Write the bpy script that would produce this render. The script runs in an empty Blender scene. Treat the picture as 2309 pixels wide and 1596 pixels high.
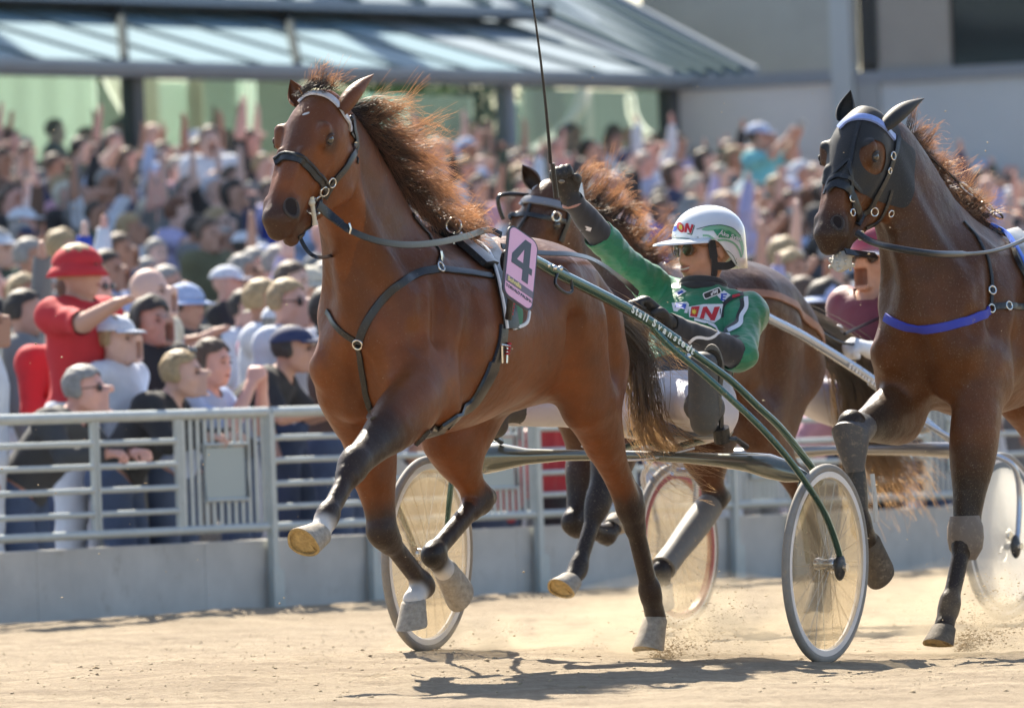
import bpy, math, random
import numpy as np
from mathutils import Vector, Matrix
from mathutils.bvhtree import BVHTree

random.seed(7); np.random.seed(7)
C = bpy.context.scene.collection
SC = bpy.context.scene
R = math.radians

# ------------------------------------------------------------ camera (long lens, low, slightly rolled)
F_PX, W_PX, CX, CY = 24000.0, 2309.0, 1154.5, 798.0
cam_d = bpy.data.cameras.new('camera'); cam = bpy.data.objects.new('camera', cam_d); C.objects.link(cam)
cam_d.sensor_width = 36.0; cam_d.lens = 36.0 * F_PX / W_PX
cam.matrix_world = Matrix.Translation((0, 0, .844)) @ Matrix.Rotation(R(90.47), 4, 'X') @ Matrix.Rotation(R(-2.0), 4, 'Z')
cam_d.clip_start = 1.0; cam_d.clip_end = 3000.0
cam_d.dof.use_dof = True; cam_d.dof.focus_distance = 38.2; cam_d.dof.aperture_fstop = 7.0
SC.camera = cam
CM = cam.matrix_world.copy(); CO = CM.translation.copy()

# ------------------------------------------------------------ sky, sun, exposure
SUN_AZ = math.atan2(.96, -.30); SUN_EL = R(44)
sun_dir = Vector((math.cos(SUN_AZ) * math.cos(SUN_EL), math.sin(SUN_AZ) * math.cos(SUN_EL), math.sin(SUN_EL)))
w = bpy.data.worlds.new('World'); SC.world = w; w.use_nodes = True
nt = w.node_tree; sky = nt.nodes.new('ShaderNodeTexSky'); sky.sky_type = 'NISHITA'; sky.sun_disc = False
sky.sun_elevation = SUN_EL
sky.sun_rotation = math.pi / 2 - SUN_AZ
sky.air_density = 1.0; sky.dust_density = 1.2; sky.ozone_density = 1.0
nt.links.new(sky.outputs[0], nt.nodes['Background'].inputs[0]); nt.nodes['Background'].inputs[1].default_value = .088
sl = bpy.data.lights.new('sun', 'SUN'); sl.energy = 5.0; sl.angle = R(.5); sl.color = (1.0, .91, .76)
so = bpy.data.objects.new('sun', sl); C.objects.link(so); so.rotation_euler = sun_dir.to_track_quat('Z', 'Y').to_euler()
so.location = (-5, 60, 50)
SC.view_settings.view_transform = 'Standard'; SC.view_settings.look = 'None'
SC.view_settings.exposure = 1.38; SC.view_settings.gamma = 1.0; SC.view_settings.use_curve_mapping = False
SC.render.engine = 'CYCLES'
cy = SC.cycles; cy.use_denoising = True; cy.max_bounces = 8; cy.diffuse_bounces = 3; cy.glossy_bounces = 3
cy.transmission_bounces = 6; cy.transparent_max_bounces = 24; cy.caustics_reflective = False; cy.caustics_refractive = False
cy.sample_clamp_indirect = 6.0; cy.sample_clamp_direct = 0

# ------------------------------------------------------------ places: where a sight line meets a plane of the real scene
def ray(px, py):
    v = CM.to_3x3() @ Vector(((px - CX) / F_PX, -(py - CY) / F_PX, -1.0))
    return v
def at(px, py, d):            # world point seen at px,py at depth d
    return CO + ray(px, py) * d
FD = Vector((.507, .862, 0)).normalized()       # along the fence and the home straight
FN = Vector((.862, -.507, 0)).normalized()      # from the stand towards the track
F0 = Vector((-2.137, 52.6, 0))                  # foot of the low wall, left in the picture
def st(s, t, z=0.0):          # s metres from the wall towards the track, t along it
    p = F0 + FN * s + FD * t
    return Vector((p.x, p.y, z))
def on_fence(px, py, s=0.0):  # (t, z) of the point seen at px,py in the vertical plane s metres from the wall
    v = ray(px, py); n = FN
    k = ((F0 + FN * s - CO).dot(n)) / v.dot(n)
    p = CO + v * k
    return (p - F0).dot(FD), p.z
def ground_z(x, y):
    p = Vector((x, y, 0)) - F0; s = p.dot(FN)
    dx, dy = x - .43, y - 39.2
    fall = math.exp(-((dx * dx + dy * dy) / 6.0) ** 1.5)
    l = (x - 1.139) * -.899 + (y - 38.9) * .438
    return .0485 * max(-.6, min(l, 1.9)) * fall - max(0, s - 11) * .01

class Frame:                  # a horse-and-sulky frame: x forward, y to its left, z up
    def __init__(s, M, deg, bank=0.0):
        a = R(deg); s.M = Vector(M)
        s.H = Vector((-math.sin(a), -math.cos(a), 0)); s.L = Vector((math.cos(a), -math.sin(a), 0)); s.U = Vector((0, 0, 1))
        m = Matrix((s.H, s.L, s.U)).transposed()
        if bank: m = m @ Matrix.Rotation(bank, 3, 'X')
        s.mat = m.to_4x4(); s.mat.translation = s.M; s.inv = s.mat.inverted()
        s.n = m @ Vector((0, 1, 0)); s.h = m @ Vector((1, 0, 0))
    def l(s, px, py, l):      # local point at lateral offset l
        v = ray(px, py); k = (s.M + s.n * l - CO).dot(s.n) / v.dot(s.n)
        return s.inv @ (CO + v * k)
    def f(s, px, py, x):      # local point at forward offset x
        v = ray(px, py); k = (s.M + s.h * x - CO).dot(s.h) / v.dot(s.h)
        return s.inv @ (CO + v * k)
    def w(s, p): return s.mat @ Vector(p)
    def ray(s, px, py):
        o = s.inv @ CO; return o, ((s.inv.to_3x3()) @ ray(px, py)).normalized()

# ------------------------------------------------------------ materials
MATS = {}
def mat(name, col, rough=.6, metal=0.0, var=0.0, vscale=20.0, bump=0.0, bscale=60.0, col2=None, spec=.5, coat=0.0, attr=None,
        trans=0.0, sheen=0.0, dirt=0.0, dirt_col=(.30, .24, .17), dscale=40.0, alpha=1.0, aniso_scale=None, coords='Object', emit=None, bump2=0.0, b2scale=12.0):
    if name in MATS: return MATS[name]
    m = bpy.data.materials.new(name); m.use_nodes = True; MATS[name] = m
    N = m.node_tree.nodes; K = m.node_tree.links; b = N['Principled BSDF']
    b.inputs['Roughness'].default_value = rough; b.inputs['Metallic'].default_value = metal
    b.inputs['Specular IOR Level'].default_value = spec; b.inputs['Coat Weight'].default_value = coat
    b.inputs['Coat Roughness'].default_value = .15
    b.inputs['Sheen Weight'].default_value = sheen; b.inputs['Alpha'].default_value = alpha
    b.inputs['Transmission Weight'].default_value = trans
    tc = N.new('ShaderNodeTexCoord'); vec = tc.outputs[coords]
    if aniso_scale:
        mp = N.new('ShaderNodeMapping'); mp.inputs['Scale'].default_value = aniso_scale; K.new(vec, mp.inputs[0]); vec = mp.outputs[0]
    rgb = N.new('ShaderNodeRGB'); rgb.outputs[0].default_value = (*col, 1); out = rgb.outputs[0]
    if attr:
        at_ = N.new('ShaderNodeAttribute'); at_.attribute_name = attr; out = at_.outputs['Color']
    def noise(sc, det=4.0, rgh=.6):
        n = N.new('ShaderNodeTexNoise'); n.inputs['Scale'].default_value = sc; n.inputs['Detail'].default_value = det
        n.inputs['Roughness'].default_value = rgh; K.new(vec, n.inputs['Vector']); return n
    def mix(fac, a, c2, blend='MIX'):
        x = N.new('ShaderNodeMix'); x.data_type = 'RGBA'; x.blend_type = blend
        if hasattr(fac, 'links'): K.new(fac, x.inputs[0])
        else: x.inputs[0].default_value = fac
        K.new(a, x.inputs[6])
        if hasattr(c2, 'links'): K.new(c2, x.inputs[7])
        else: x.inputs[7].default_value = (*c2, 1)
        return x.outputs[2]
    def ramp(src, lo, hi, v0=0.0, v1=1.0):
        r = N.new('ShaderNodeMapRange'); r.inputs[1].default_value = lo; r.inputs[2].default_value = hi
        r.inputs[3].default_value = v0; r.inputs[4].default_value = v1; K.new(src, r.inputs[0]); return r.outputs[0]
    if col2 is not None:
        out = mix(ramp(noise(vscale).outputs[0], .42, .6), out, col2)
    if var > 0:
        v = ramp(noise(vscale, 5).outputs[0], .25, .75, 1 - var, 1 + var)
        cb = N.new('ShaderNodeCombineColor')
        for i in range(3): K.new(v, cb.inputs[i])
        out = mix(1.0, out, cb.outputs[0], 'MULTIPLY')
    if dirt > 0:
        out = mix(ramp(noise(dscale, 8, .75).outputs[0], .62 - dirt * .18, .74 - dirt * .12, 0, .85), out, dirt_col)
    K.new(out, b.inputs['Base Color'])
    if emit:
        b.inputs['Emission Color'].default_value = (*col, 1); b.inputs['Emission Strength'].default_value = emit
    if bump > 0:
        bp = N.new('ShaderNodeBump'); bp.inputs['Strength'].default_value = 1.0; bp.inputs['Distance'].default_value = bump
        K.new(noise(bscale, 5).outputs[0], bp.inputs['Height']); K.new(bp.outputs[0], b.inputs['Normal'])
        if bump2 > 0:
            b2 = N.new('ShaderNodeBump'); b2.inputs['Distance'].default_value = bump2; K.new(noise(b2scale, 3, .5).outputs[0], b2.inputs['Height']); K.new(bp.outputs[0], b2.inputs['Normal']); K.new(b2.outputs[0], b.inputs['Normal'])
    return m
def hair_mat(name, col, tcol, var=.35):
    if name in MATS: return MATS[name]
    m = bpy.data.materials.new(name); m.use_nodes = True; MATS[name] = m
    N = m.node_tree.nodes; K = m.node_tree.links; b = N['Principled BSDF']; o = N['Material Output']
    b.inputs['Base Color'].default_value = (*col, 1); b.inputs['Roughness'].default_value = .42
    b.inputs['Specular IOR Level'].default_value = .6
    t = N.new('ShaderNodeBsdfTranslucent'); t.inputs[0].default_value = (*tcol, 1)
    a = N.new('ShaderNodeAttribute'); a.attribute_name = 'tip'
    mx = N.new('ShaderNodeMixShader'); mr = N.new('ShaderNodeMapRange'); mr.inputs[1].default_value = .25; mr.inputs[3].default_value = .04; mr.inputs[4].default_value = .85
    K.new(a.outputs['Fac'], mr.inputs[0]); K.new(mr.outputs[0], mx.inputs[0]); K.new(b.outputs[0], mx.inputs[1]); K.new(t.outputs[0], mx.inputs[2])
    K.new(mx.outputs[0], o.inputs[0])
    return m

# ------------------------------------------------------------ object plumbing
def link(o, parent=None, kind=None, label=None, cat=None, group=None):
    C.objects.link(o)
    if parent is not None: o.parent = parent
    if kind: o['kind'] = kind
    if label: o['label'] = label
    if cat: o['category'] = cat
    if group: o['group'] = group
    return o
def empty(name, label, cat, mw=None, group=None):
    o = bpy.data.objects.new(name, None); o.empty_display_size = .1
    if mw is not None: o.matrix_world = mw
    return link(o, None, None, label, cat, group)
def mesh(name, V, Fc, mats=None, smooth=True, mi=None):
    m = bpy.data.meshes.new(name)
    V = np.asarray(V, dtype=np.float64).reshape(-1, 3)
    if isinstance(Fc, np.ndarray):
        k = Fc.shape[1]; n = len(Fc)
        m.vertices.add(len(V)); m.vertices.foreach_set('co', V.astype(np.float32).ravel())
        m.loops.add(n * k); m.loops.foreach_set('vertex_index', Fc.astype(np.int32).ravel())
        m.polygons.add(n); m.polygons.foreach_set('loop_start', np.arange(0, n * k, k, dtype=np.int32))
        m.update(calc_edges=True)
    else:
        m.from_pydata([tuple(v) for v in V], [], [tuple(f) for f in Fc]); m.update()
    if smooth: m.polygons.foreach_set('use_smooth', np.ones(len(m.polygons), dtype=bool))
    for x in (mats or []): m.materials.append(x)
    if mi is not None: m.polygons.foreach_set('material_index', np.asarray(mi, dtype=np.int32))
    m.update()
    return m
def obj(name, me, parent=None, **k):
    return link(bpy.data.objects.new(name, me), parent, **k)

class MB:                     # collects simple solids into ONE mesh
    def __init__(s): s.v = []; s.f = []; s.mi = []; s.m = []
    def slot(s, m):
        if m not in s.m: s.m.append(m)
        return s.m.index(m)
    def add(s, V, Fc, m):
        o = len(s.v); s.v += [tuple(x) for x in V]; i = s.slot(m)
        for f in Fc: s.f.append(tuple(o + a for a in f)); s.mi.append(i)
    def box(s, c, size, m, rot=None):
        x, y, z = [a / 2 for a in size]; c = Vector(c)
        P = [Vector((i * x, j * y, k * z)) for i in (-1, 1) for j in (-1, 1) for k in (-1, 1)]
        if rot is not None: P = [rot @ p for p in P]
        s.add([c + p for p in P], [(0, 1, 3, 2), (4, 6, 7, 5), (0, 4, 5, 1), (2, 3, 7, 6), (0, 2, 6, 4), (1, 5, 7, 3)], m)
    def tube(s, pts, rad, m, n=10, flat=1.0, up=None, closed=False, cap=True):
        pts = [Vector(p) for p in pts]; L = len(pts)
        if not hasattr(rad, '__len__'): rad = [rad] * L
        V = []; Fc = []; nrm = None
        for i, p in enumerate(pts):
            if closed: t = (pts[(i + 1) % L] - pts[i - 1])
            else: t = pts[min(i + 1, L - 1)] - pts[max(i - 1, 0)]
            t.normalize()
            if nrm is None:
                nrm = Vector(up) if up is not None else (Vector((0, 0, 1)) if abs(t.z) < .9 else Vector((1, 0, 0)))
            nrm = (nrm - t * nrm.dot(t)).normalized(); bi = t.cross(nrm)
            for k in range(n):
                a = 2 * math.pi * k / n
                V.append(p + nrm * math.cos(a) * rad[i] + bi * math.sin(a) * rad[i] * flat)
        for i in range(L if closed else L - 1):
            j = (i + 1) % L
            for k in range(n):
                Fc.append((i * n + k, i * n + (k + 1) % n, j * n + (k + 1) % n, j * n + k))
        if cap and not closed:
            Fc.append(tuple(range(n))[::-1]); Fc.append(tuple((L - 1) * n + k for k in range(n)))
        s.add(V, Fc, m)
    def lathe(s, prof, m, axis_mat, n=48):
        V = []; Fc = []; L = len(prof)
        for k in range(n):
            a = 2 * math.pi * k / n
            for (r, h) in prof: V.append(axis_mat @ Vector((r * math.cos(a), r * math.sin(a), h)))
        for k in range(n):
            for i in range(L - 1):
                a, b = k * L + i, ((k + 1) % n) * L + i
                Fc.append((a, b, b + 1, a + 1))
        s.add(V, Fc, m)
    def ribbon(s, pts, nrms, width, thick, m, closed=False):
        pts = [Vector(p) for p in pts]; L = len(pts); V = []; Fc = []
        if not hasattr(width, '__len__'): width = [width] * L
        for i, p in enumerate(pts):
            t = (pts[(i + 1) % L] - pts[i - 1]) if closed else pts[min(i + 1, L - 1)] - pts[max(i - 1, 0)]
            t.normalize(); n_ = Vector(nrms[i]); n_ = (n_ - t * n_.dot(t)).normalized(); bi = t.cross(n_); h = width[i] / 2; e = thick
            for (a, b) in ((-1, 0), (-.92, 1), (0, 1.25), (.92, 1), (1, 0), (0, -.6)):
                V.append(p + bi * (h * a) + n_ * (e * b))
        for i in range(L if closed else L - 1):
            j = (i + 1) % L
            for k in range(6): Fc.append((i * 6 + k, j * 6 + k, j * 6 + (k + 1) % 6, i * 6 + (k + 1) % 6))
        if not closed: Fc.append(tuple(range(6))); Fc.append(tuple((L - 1) * 6 + k for k in range(6))[::-1])
        s.add(V, Fc, m)
    def ball(s, c, r, m, n=12, sc=(1, 1, 1), rot=None):
        V = []; Fc = []; c = Vector(c)
        for i in range(n + 1):
            th = math.pi * i / n
            for k in range(n * 2):
                a = math.pi * k / n
                p = Vector((math.sin(th) * math.cos(a) * r * sc[0], math.sin(th) * math.sin(a) * r * sc[1], math.cos(th) * r * sc[2]))
                V.append(c + (rot @ p if rot is not None else p))
        q = 2 * n
        for i in range(n):
            for k in range(q): Fc.append((i * q + k, (i + 1) * q + k, (i + 1) * q + (k + 1) % q, i * q + (k + 1) % q))
        s.add(V, Fc, m)
    def prism(s, poly, depth, m, mw):      # polygon in the xy of mw, extruded along its z
        n = len(poly)
        V = [mw @ Vector((a, b, 0)) for a, b in poly] + [mw @ Vector((a, b, depth)) for a, b in poly]
        s.add(V, [tuple(range(n))[::-1], tuple(range(n, 2 * n))] + [(i, (i + 1) % n, (i + 1) % n + n, i + n) for i in range(n)], m)
    def build(s, name, parent=None, smooth=True, **k):
        me = mesh(name, s.v, s.f, s.m, smooth, s.mi)
        if smooth:
            try: me.set_sharp_from_angle(angle=R(38))
            except Exception: pass
        return obj(name, me, parent, **k)
def catmull(pts, n=6):
    P = [Vector(p) for p in pts]; out = []
    for i in range(len(P) - 1):
        a = P[i - 1] if i else P[0] * 2 - P[1]; b = P[i]; c = P[i + 1]; d = P[i + 2] if i + 2 < len(P) else P[-1] * 2 - P[-2]
        for k in range(n):
            t = k / n
            out.append(.5 * ((2 * b) + (c - a) * t + (2 * a - 5 * b + 4 * c - d) * t * t + (3 * b - a - 3 * c + d) * t ** 3))
    out.append(P[-1]); return out
def text_mesh(txt, size, m, name='lettering', depth=.0008, shear=0.0, bold=0.0, space=1.0):
    cu = bpy.data.curves.new('t', 'FONT'); cu.body = txt; cu.size = size; cu.extrude = depth; cu.shear = shear; cu.offset = bold
    cu.space_character = space; cu.align_x = 'CENTER'; cu.align_y = 'CENTER'; cu.resolution_u = 3
    o = bpy.data.objects.new('t', cu); C.objects.link(o); dg = bpy.context.evaluated_depsgraph_get(); dg.update()
    me = bpy.data.meshes.new_from_object(o.evaluated_get(dg)); bpy.data.objects.remove(o); bpy.data.curves.remove(cu)
    me.materials.clear(); me.materials.append(m); me.name = name
    return me

# ------------------------------------------------------------ organic bodies: blended solids, one continuous skin
class Field:
    def __init__(s, lo, hi, h):
        s.lo = np.array(lo, float); s.h = h
        s.n = np.ceil((np.array(hi, float) - s.lo) / h).astype(int) + 1
        s.d = np.full(s.n, .5, dtype=np.float32); s.lab = np.zeros(s.n, dtype=np.uint8); s.best = np.full(s.n, .5, dtype=np.float32)
    def _box(s, P, r):
        lo = np.floor((np.min(P, 0) - r - s.lo) / s.h).astype(int); hi = np.ceil((np.max(P, 0) + r - s.lo) / s.h).astype(int) + 1
        lo = np.clip(lo, 0, s.n); hi = np.clip(hi, 0, s.n)
        if (hi <= lo).any(): return None
        sl = tuple(slice(a, b) for a, b in zip(lo, hi))
        g = [(np.arange(a, b, dtype=np.float32) * s.h + s.lo[i]) for i, (a, b) in enumerate(zip(lo, hi))]
        return sl, g[0][:, None, None], g[1][None, :, None], g[2][None, None, :]
    def seg(s, p0, p1, r0, r1, k=.03, side=(0, 1, 0), lab=1, sub=False, tail=1.0):
        # r = (radius across 'side', radius in the third direction)
        p0 = np.array(p0, float); p1 = np.array(p1, float)
        if not hasattr(r0, '__len__'): r0 = (r0, r0)
        if not hasattr(r1, '__len__'): r1 = (r1, r1)
        T = p1 - p0; L = np.linalg.norm(T)
        if L < 1e-6: T = np.array((0, 0, 1.0)) if abs(side[2]) < .9 else np.array((1.0, 0, 0)); L0 = 0.0
        else: T = T / L; L0 = L
        S = np.array(side, float); S = S - T * S.dot(T); S /= max(1e-9, np.linalg.norm(S)); D = np.cross(S, T)
        b = s._box([p0, p1], max(*r0, *r1) * max(1, tail) + k * 1.2 + 2 * s.h)
        if b is None: return
        sl, X, Y, Z = b
        dx, dy, dz = X - p0[0], Y - p0[1], Z - p0[2]
        t = dx * T[0] + dy * T[1] + dz * T[2]
        a = dx * S[0] + dy * S[1] + dz * S[2]; c = dx * D[0] + dy * D[1] + dz * D[2]
        u = np.clip(t / max(L0, 1e-6), 0, 1) if L0 else np.zeros_like(t)
        e = t - u * L0
        A = r0[0] + (r1[0] - r0[0]) * u; B = r0[1] + (r1[1] - r0[1]) * u; mn = np.minimum(A, B)
        q = np.sqrt((a / A) ** 2 + (c / B) ** 2 + (e / (mn * tail)) ** 2)
        d = ((q - 1) * mn).astype(np.float32)
        s._merge(sl, d, k, lab, sub)
    def ell(s, c, r, k=.03, rot=None, lab=1, sub=False):
        c = np.array(c, float); b = s._box([c], max(r) + k * 1.2 + 2 * s.h)
        if b is None: return
        sl, X, Y, Z = b; dx, dy, dz = X - c[0], Y - c[1], Z - c[2]
        if rot is not None:
            M = np.array(rot); ax = [dx * M[0][i] + dy * M[1][i] + dz * M[2][i] for i in range(3)]
        else: ax = [dx, dy, dz]
        q = np.sqrt((ax[0] / r[0]) ** 2 + (ax[1] / r[1]) ** 2 + (ax[2] / r[2]) ** 2)
        s._merge(sl, ((q - 1) * min(r)).astype(np.float32), k, lab, sub)
    def _merge(s, sl, d, k, lab, sub):
        a = s.d[sl]
        if sub:
            h = np.clip(.5 - .5 * (a + d) / k, 0, 1); s.d[sl] = a * (1 - h) + (-d) * h + k * h * (1 - h); return
        h = np.clip(.5 + .5 * (a - d) / k, 0, 1); s.d[sl] = a * (1 - h) + d * h - k * h * (1 - h)
        m = d < s.best[sl]; s.lab[sl] = np.where(m, lab, s.lab[sl]); s.best[sl] = np.minimum(d, s.best[sl])
    def chain(s, P, Rr, k=.03, side=(0, 1, 0), lab=1, n=4):
        # one limb or trunk: joints joined without seams, then blended into the body once
        P = [np.array(p, float) for p in P]; Rr = [np.array(r if hasattr(r, '__len__') else (r, r), float) for r in Rr]
        Q = []
        for i in range(len(P) - 1):
            A = np.r_[P[i - 1], Rr[i - 1]] if i else 2 * np.r_[P[0], Rr[0]] - np.r_[P[1], Rr[1]]
            B = np.r_[P[i], Rr[i]]; D = np.r_[P[i + 1], Rr[i + 1]]
            E = np.r_[P[i + 2], Rr[i + 2]] if i + 2 < len(P) else 2 * D - B
            for j in range(n):
                t = j / n; Q.append(.5 * (2 * B + (D - A) * t + (2 * A - 5 * B + 4 * D - E) * t * t + (3 * B - A - 3 * D + E) * t ** 3))
        Q.append(np.r_[P[-1], Rr[-1]]); Q = np.array(Q); Q[:, 3:] = np.maximum(Q[:, 3:], .004)
        b = s._box(Q[:, :3], Q[:, 3:].max() + k * 1.2 + 2 * s.h)
        if b is None: return
        sl, X, Y, Z = b; best = None
        for i in range(len(Q) - 1):
            p0, p1 = Q[i, :3], Q[i + 1, :3]; T = p1 - p0; L = max(1e-6, np.linalg.norm(T)); T = T / L
            S = np.array(side, float); S = S - T * S.dot(T); S /= max(1e-9, np.linalg.norm(S)); D = np.cross(S, T)
            dx, dy, dz = X - p0[0], Y - p0[1], Z - p0[2]
            t = dx * T[0] + dy * T[1] + dz * T[2]; a = dx * S[0] + dy * S[1] + dz * S[2]; c = dx * D[0] + dy * D[1] + dz * D[2]
            u = np.clip(t / L, 0, 1); e = t - u * L; A = Q[i, 3] + (Q[i + 1, 3] - Q[i, 3]) * u; B = Q[i, 4] + (Q[i + 1, 4] - Q[i, 4]) * u
            mn = np.minimum(A, B); d = ((np.sqrt((a / A) ** 2 + (c / B) ** 2 + (e / mn) ** 2) - 1) * mn).astype(np.float32)
            best = d if best is None else np.minimum(best, d)
        s._merge(sl, best, k, lab, False)
    def extract(s):
        V = s.d; ins = V < 0; n = s.n
        c = np.zeros(tuple(n - 1), dtype=np.uint8)
        for i in (0, 1):
            for j in (0, 1):
                for l in (0, 1): c += ins[i:n[0] - 1 + i, j:n[1] - 1 + j, l:n[2] - 1 + l]
        act = (c > 0) & (c < 8); idx = np.argwhere(act); ids = np.full(act.shape, -1, dtype=np.int32); ids[act] = np.arange(len(idx))
        acc = np.zeros((len(idx), 3)); cnt = np.zeros(len(idx))
        co = [(i, j, l) for i in (0, 1) for j in (0, 1) for l in (0, 1)]
        val = {o: V[idx[:, 0] + o[0], idx[:, 1] + o[1], idx[:, 2] + o[2]].astype(float) for o in co}
        for o in co:
            for ax in range(3):
                if o[ax]: continue
                o2 = list(o); o2[ax] = 1; o2 = tuple(o2)
                a, b = val[o], val[o2]; m = (a < 0) != (b < 0); t = np.where(m, a / np.where(m, a - b, 1), 0)
                p = np.tile(np.array(o, float), (len(idx), 1)); p[:, ax] += t
                acc[m] += p[m]; cnt[m] += 1
        P = s.lo + (idx + acc / cnt[:, None]) * s.h
        Q = []
        for ax in range(3):
            a = [slice(None)] * 3; b = [slice(None)] * 3; a[ax] = slice(0, -1); b[ax] = slice(1, None)
            d0 = ins[tuple(a)]; d1 = ins[tuple(b)]; e = np.argwhere(d0 != d1)
            u, v = (ax + 1) % 3, (ax + 2) % 3
            e = e[(e[:, u] > 0) & (e[:, v] > 0) & (e[:, u] < n[u] - 1) & (e[:, v] < n[v] - 1)]
            fl = d0[e[:, 0], e[:, 1], e[:, 2]]
            q = []
            for (du, dv) in ((0, 0), (-1, 0), (-1, -1), (0, -1)):
                g = e.copy(); g[:, u] += du; g[:, v] += dv; q.append(ids[g[:, 0], g[:, 1], g[:, 2]])
            q = np.stack(q, 1); q[~fl] = q[~fl][:, ::-1]; Q.append(q)
        Q = np.concatenate(Q); Q = Q[(Q >= 0).all(1)]
        gi = np.clip(np.round((P - s.lo) / s.h).astype(int), 0, n - 1)
        return P, Q, s.lab[gi[:, 0], gi[:, 1], gi[:, 2]]
def vnormals(P, Q):
    n = np.cross(P[Q[:, 2]] - P[Q[:, 0]], P[Q[:, 3]] - P[Q[:, 1]]) if Q.shape[1] == 4 else np.cross(P[Q[:, 1]] - P[Q[:, 0]], P[Q[:, 2]] - P[Q[:, 0]])
    N = np.zeros_like(P)
    for k in range(Q.shape[1]): np.add.at(N, Q[:, k], n)
    return N / np.maximum(1e-12, np.linalg.norm(N, axis=1))[:, None]
def smooth_mesh(P, Q, it=2, f=.5):
    for _ in range(it):
        A = np.zeros_like(P); c = np.zeros(len(P)); k = Q.shape[1]
        for i in range(k):
            j = (i + 1) % k
            np.add.at(A, Q[:, i], P[Q[:, j]]); np.add.at(A, Q[:, j], P[Q[:, i]]); np.add.at(c, Q[:, i], 1); np.add.at(c, Q[:, j], 1)
        P = P + f * (A / np.maximum(1, c)[:, None] - P)
    return P
def wavy(P, s, seed=0):
    r = np.random.RandomState(seed); out = np.zeros(len(P))
    for i in range(6):
        k = r.randn(3) * s * (1 + .5 * i); out += np.sin(P @ k + r.rand() * 6.28) / (1 + .6 * i)
    return out / 3
def shell(P, Q, mask, off, folds=0.0, fs=20, seed=1):      # a garment: the skin's faces in mask, lifted off it
    keep = mask[Q].all(1); q = Q[keep]
    ed = np.sort(np.concatenate([q[:, [0, 1]], q[:, [1, 2]], q[:, [2, 3]], q[:, [3, 0]]]), 1)
    ue, ct = np.unique(ed, axis=0, return_counts=True); be = ue[ct == 1]      # hems: even out the border
    if len(be):
        P = P.copy()
        for _ in range(10):
            A = np.zeros_like(P); c = np.zeros(len(P)); np.add.at(A, be[:, 0], P[be[:, 1]]); np.add.at(A, be[:, 1], P[be[:, 0]]); np.add.at(c, be[:, 0], 1); np.add.at(c, be[:, 1], 1)
            m = c > 1; P[m] = P[m] * .5 + .5 * A[m] / c[m][:, None]
    used = np.unique(q); mp = np.full(len(P), -1); mp[used] = np.arange(len(used))
    N = vnormals(P, Q); o = off + folds * wavy(P, fs, seed)
    V = (P + N * o[:, None] if hasattr(o, '__len__') else P + N * o)[used]
    return V, mp[q]
def set_attr(me, name, col):
    a = me.attributes.new(name, 'FLOAT_COLOR', 'POINT'); c = np.ones((len(col), 4), dtype=np.float32); c[:, :3] = col
    a.data.foreach_set('color', c.ravel())
def set_float(me, name, v):
    a = me.attributes.new(name, 'FLOAT', 'POINT'); a.data.foreach_set('value', np.asarray(v, dtype=np.float32))
def strands(name, strs, m, parent, rad=.0012, **kw):
    # strs: list of point lists (numpy n x 3); 3-sided tapering hairs joined in one mesh
    V = []; Q = []; tip = []; o = 0
    for pts in strs:
        L = len(pts); t = np.gradient(pts, axis=0); t /= np.maximum(1e-9, np.linalg.norm(t, axis=1))[:, None]
        a = np.cross(t, (.3, .5, .81)); a /= np.maximum(1e-9, np.linalg.norm(a, axis=1))[:, None]; b = np.cross(t, a)
        u = np.linspace(0, 1, L); r = rad * (1.0 - .75 * u)
        for k in range(3):
            an = 2.094 * k; V.append(pts + (a * math.cos(an) + b * math.sin(an)) * r[:, None]); tip.append(u)
        for k in range(3):
            i = np.arange(L - 1); A = o + k * L + i; B = o + ((k + 1) % 3) * L + i
            Q.append(np.stack([A, B, B + 1, A + 1], 1))
        o += 3 * L
    me = mesh(name, np.concatenate(V), np.concatenate(Q), [m]); set_float(me, 'tip', np.concatenate(tip))
    return obj(name, me, parent, **kw)

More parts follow.
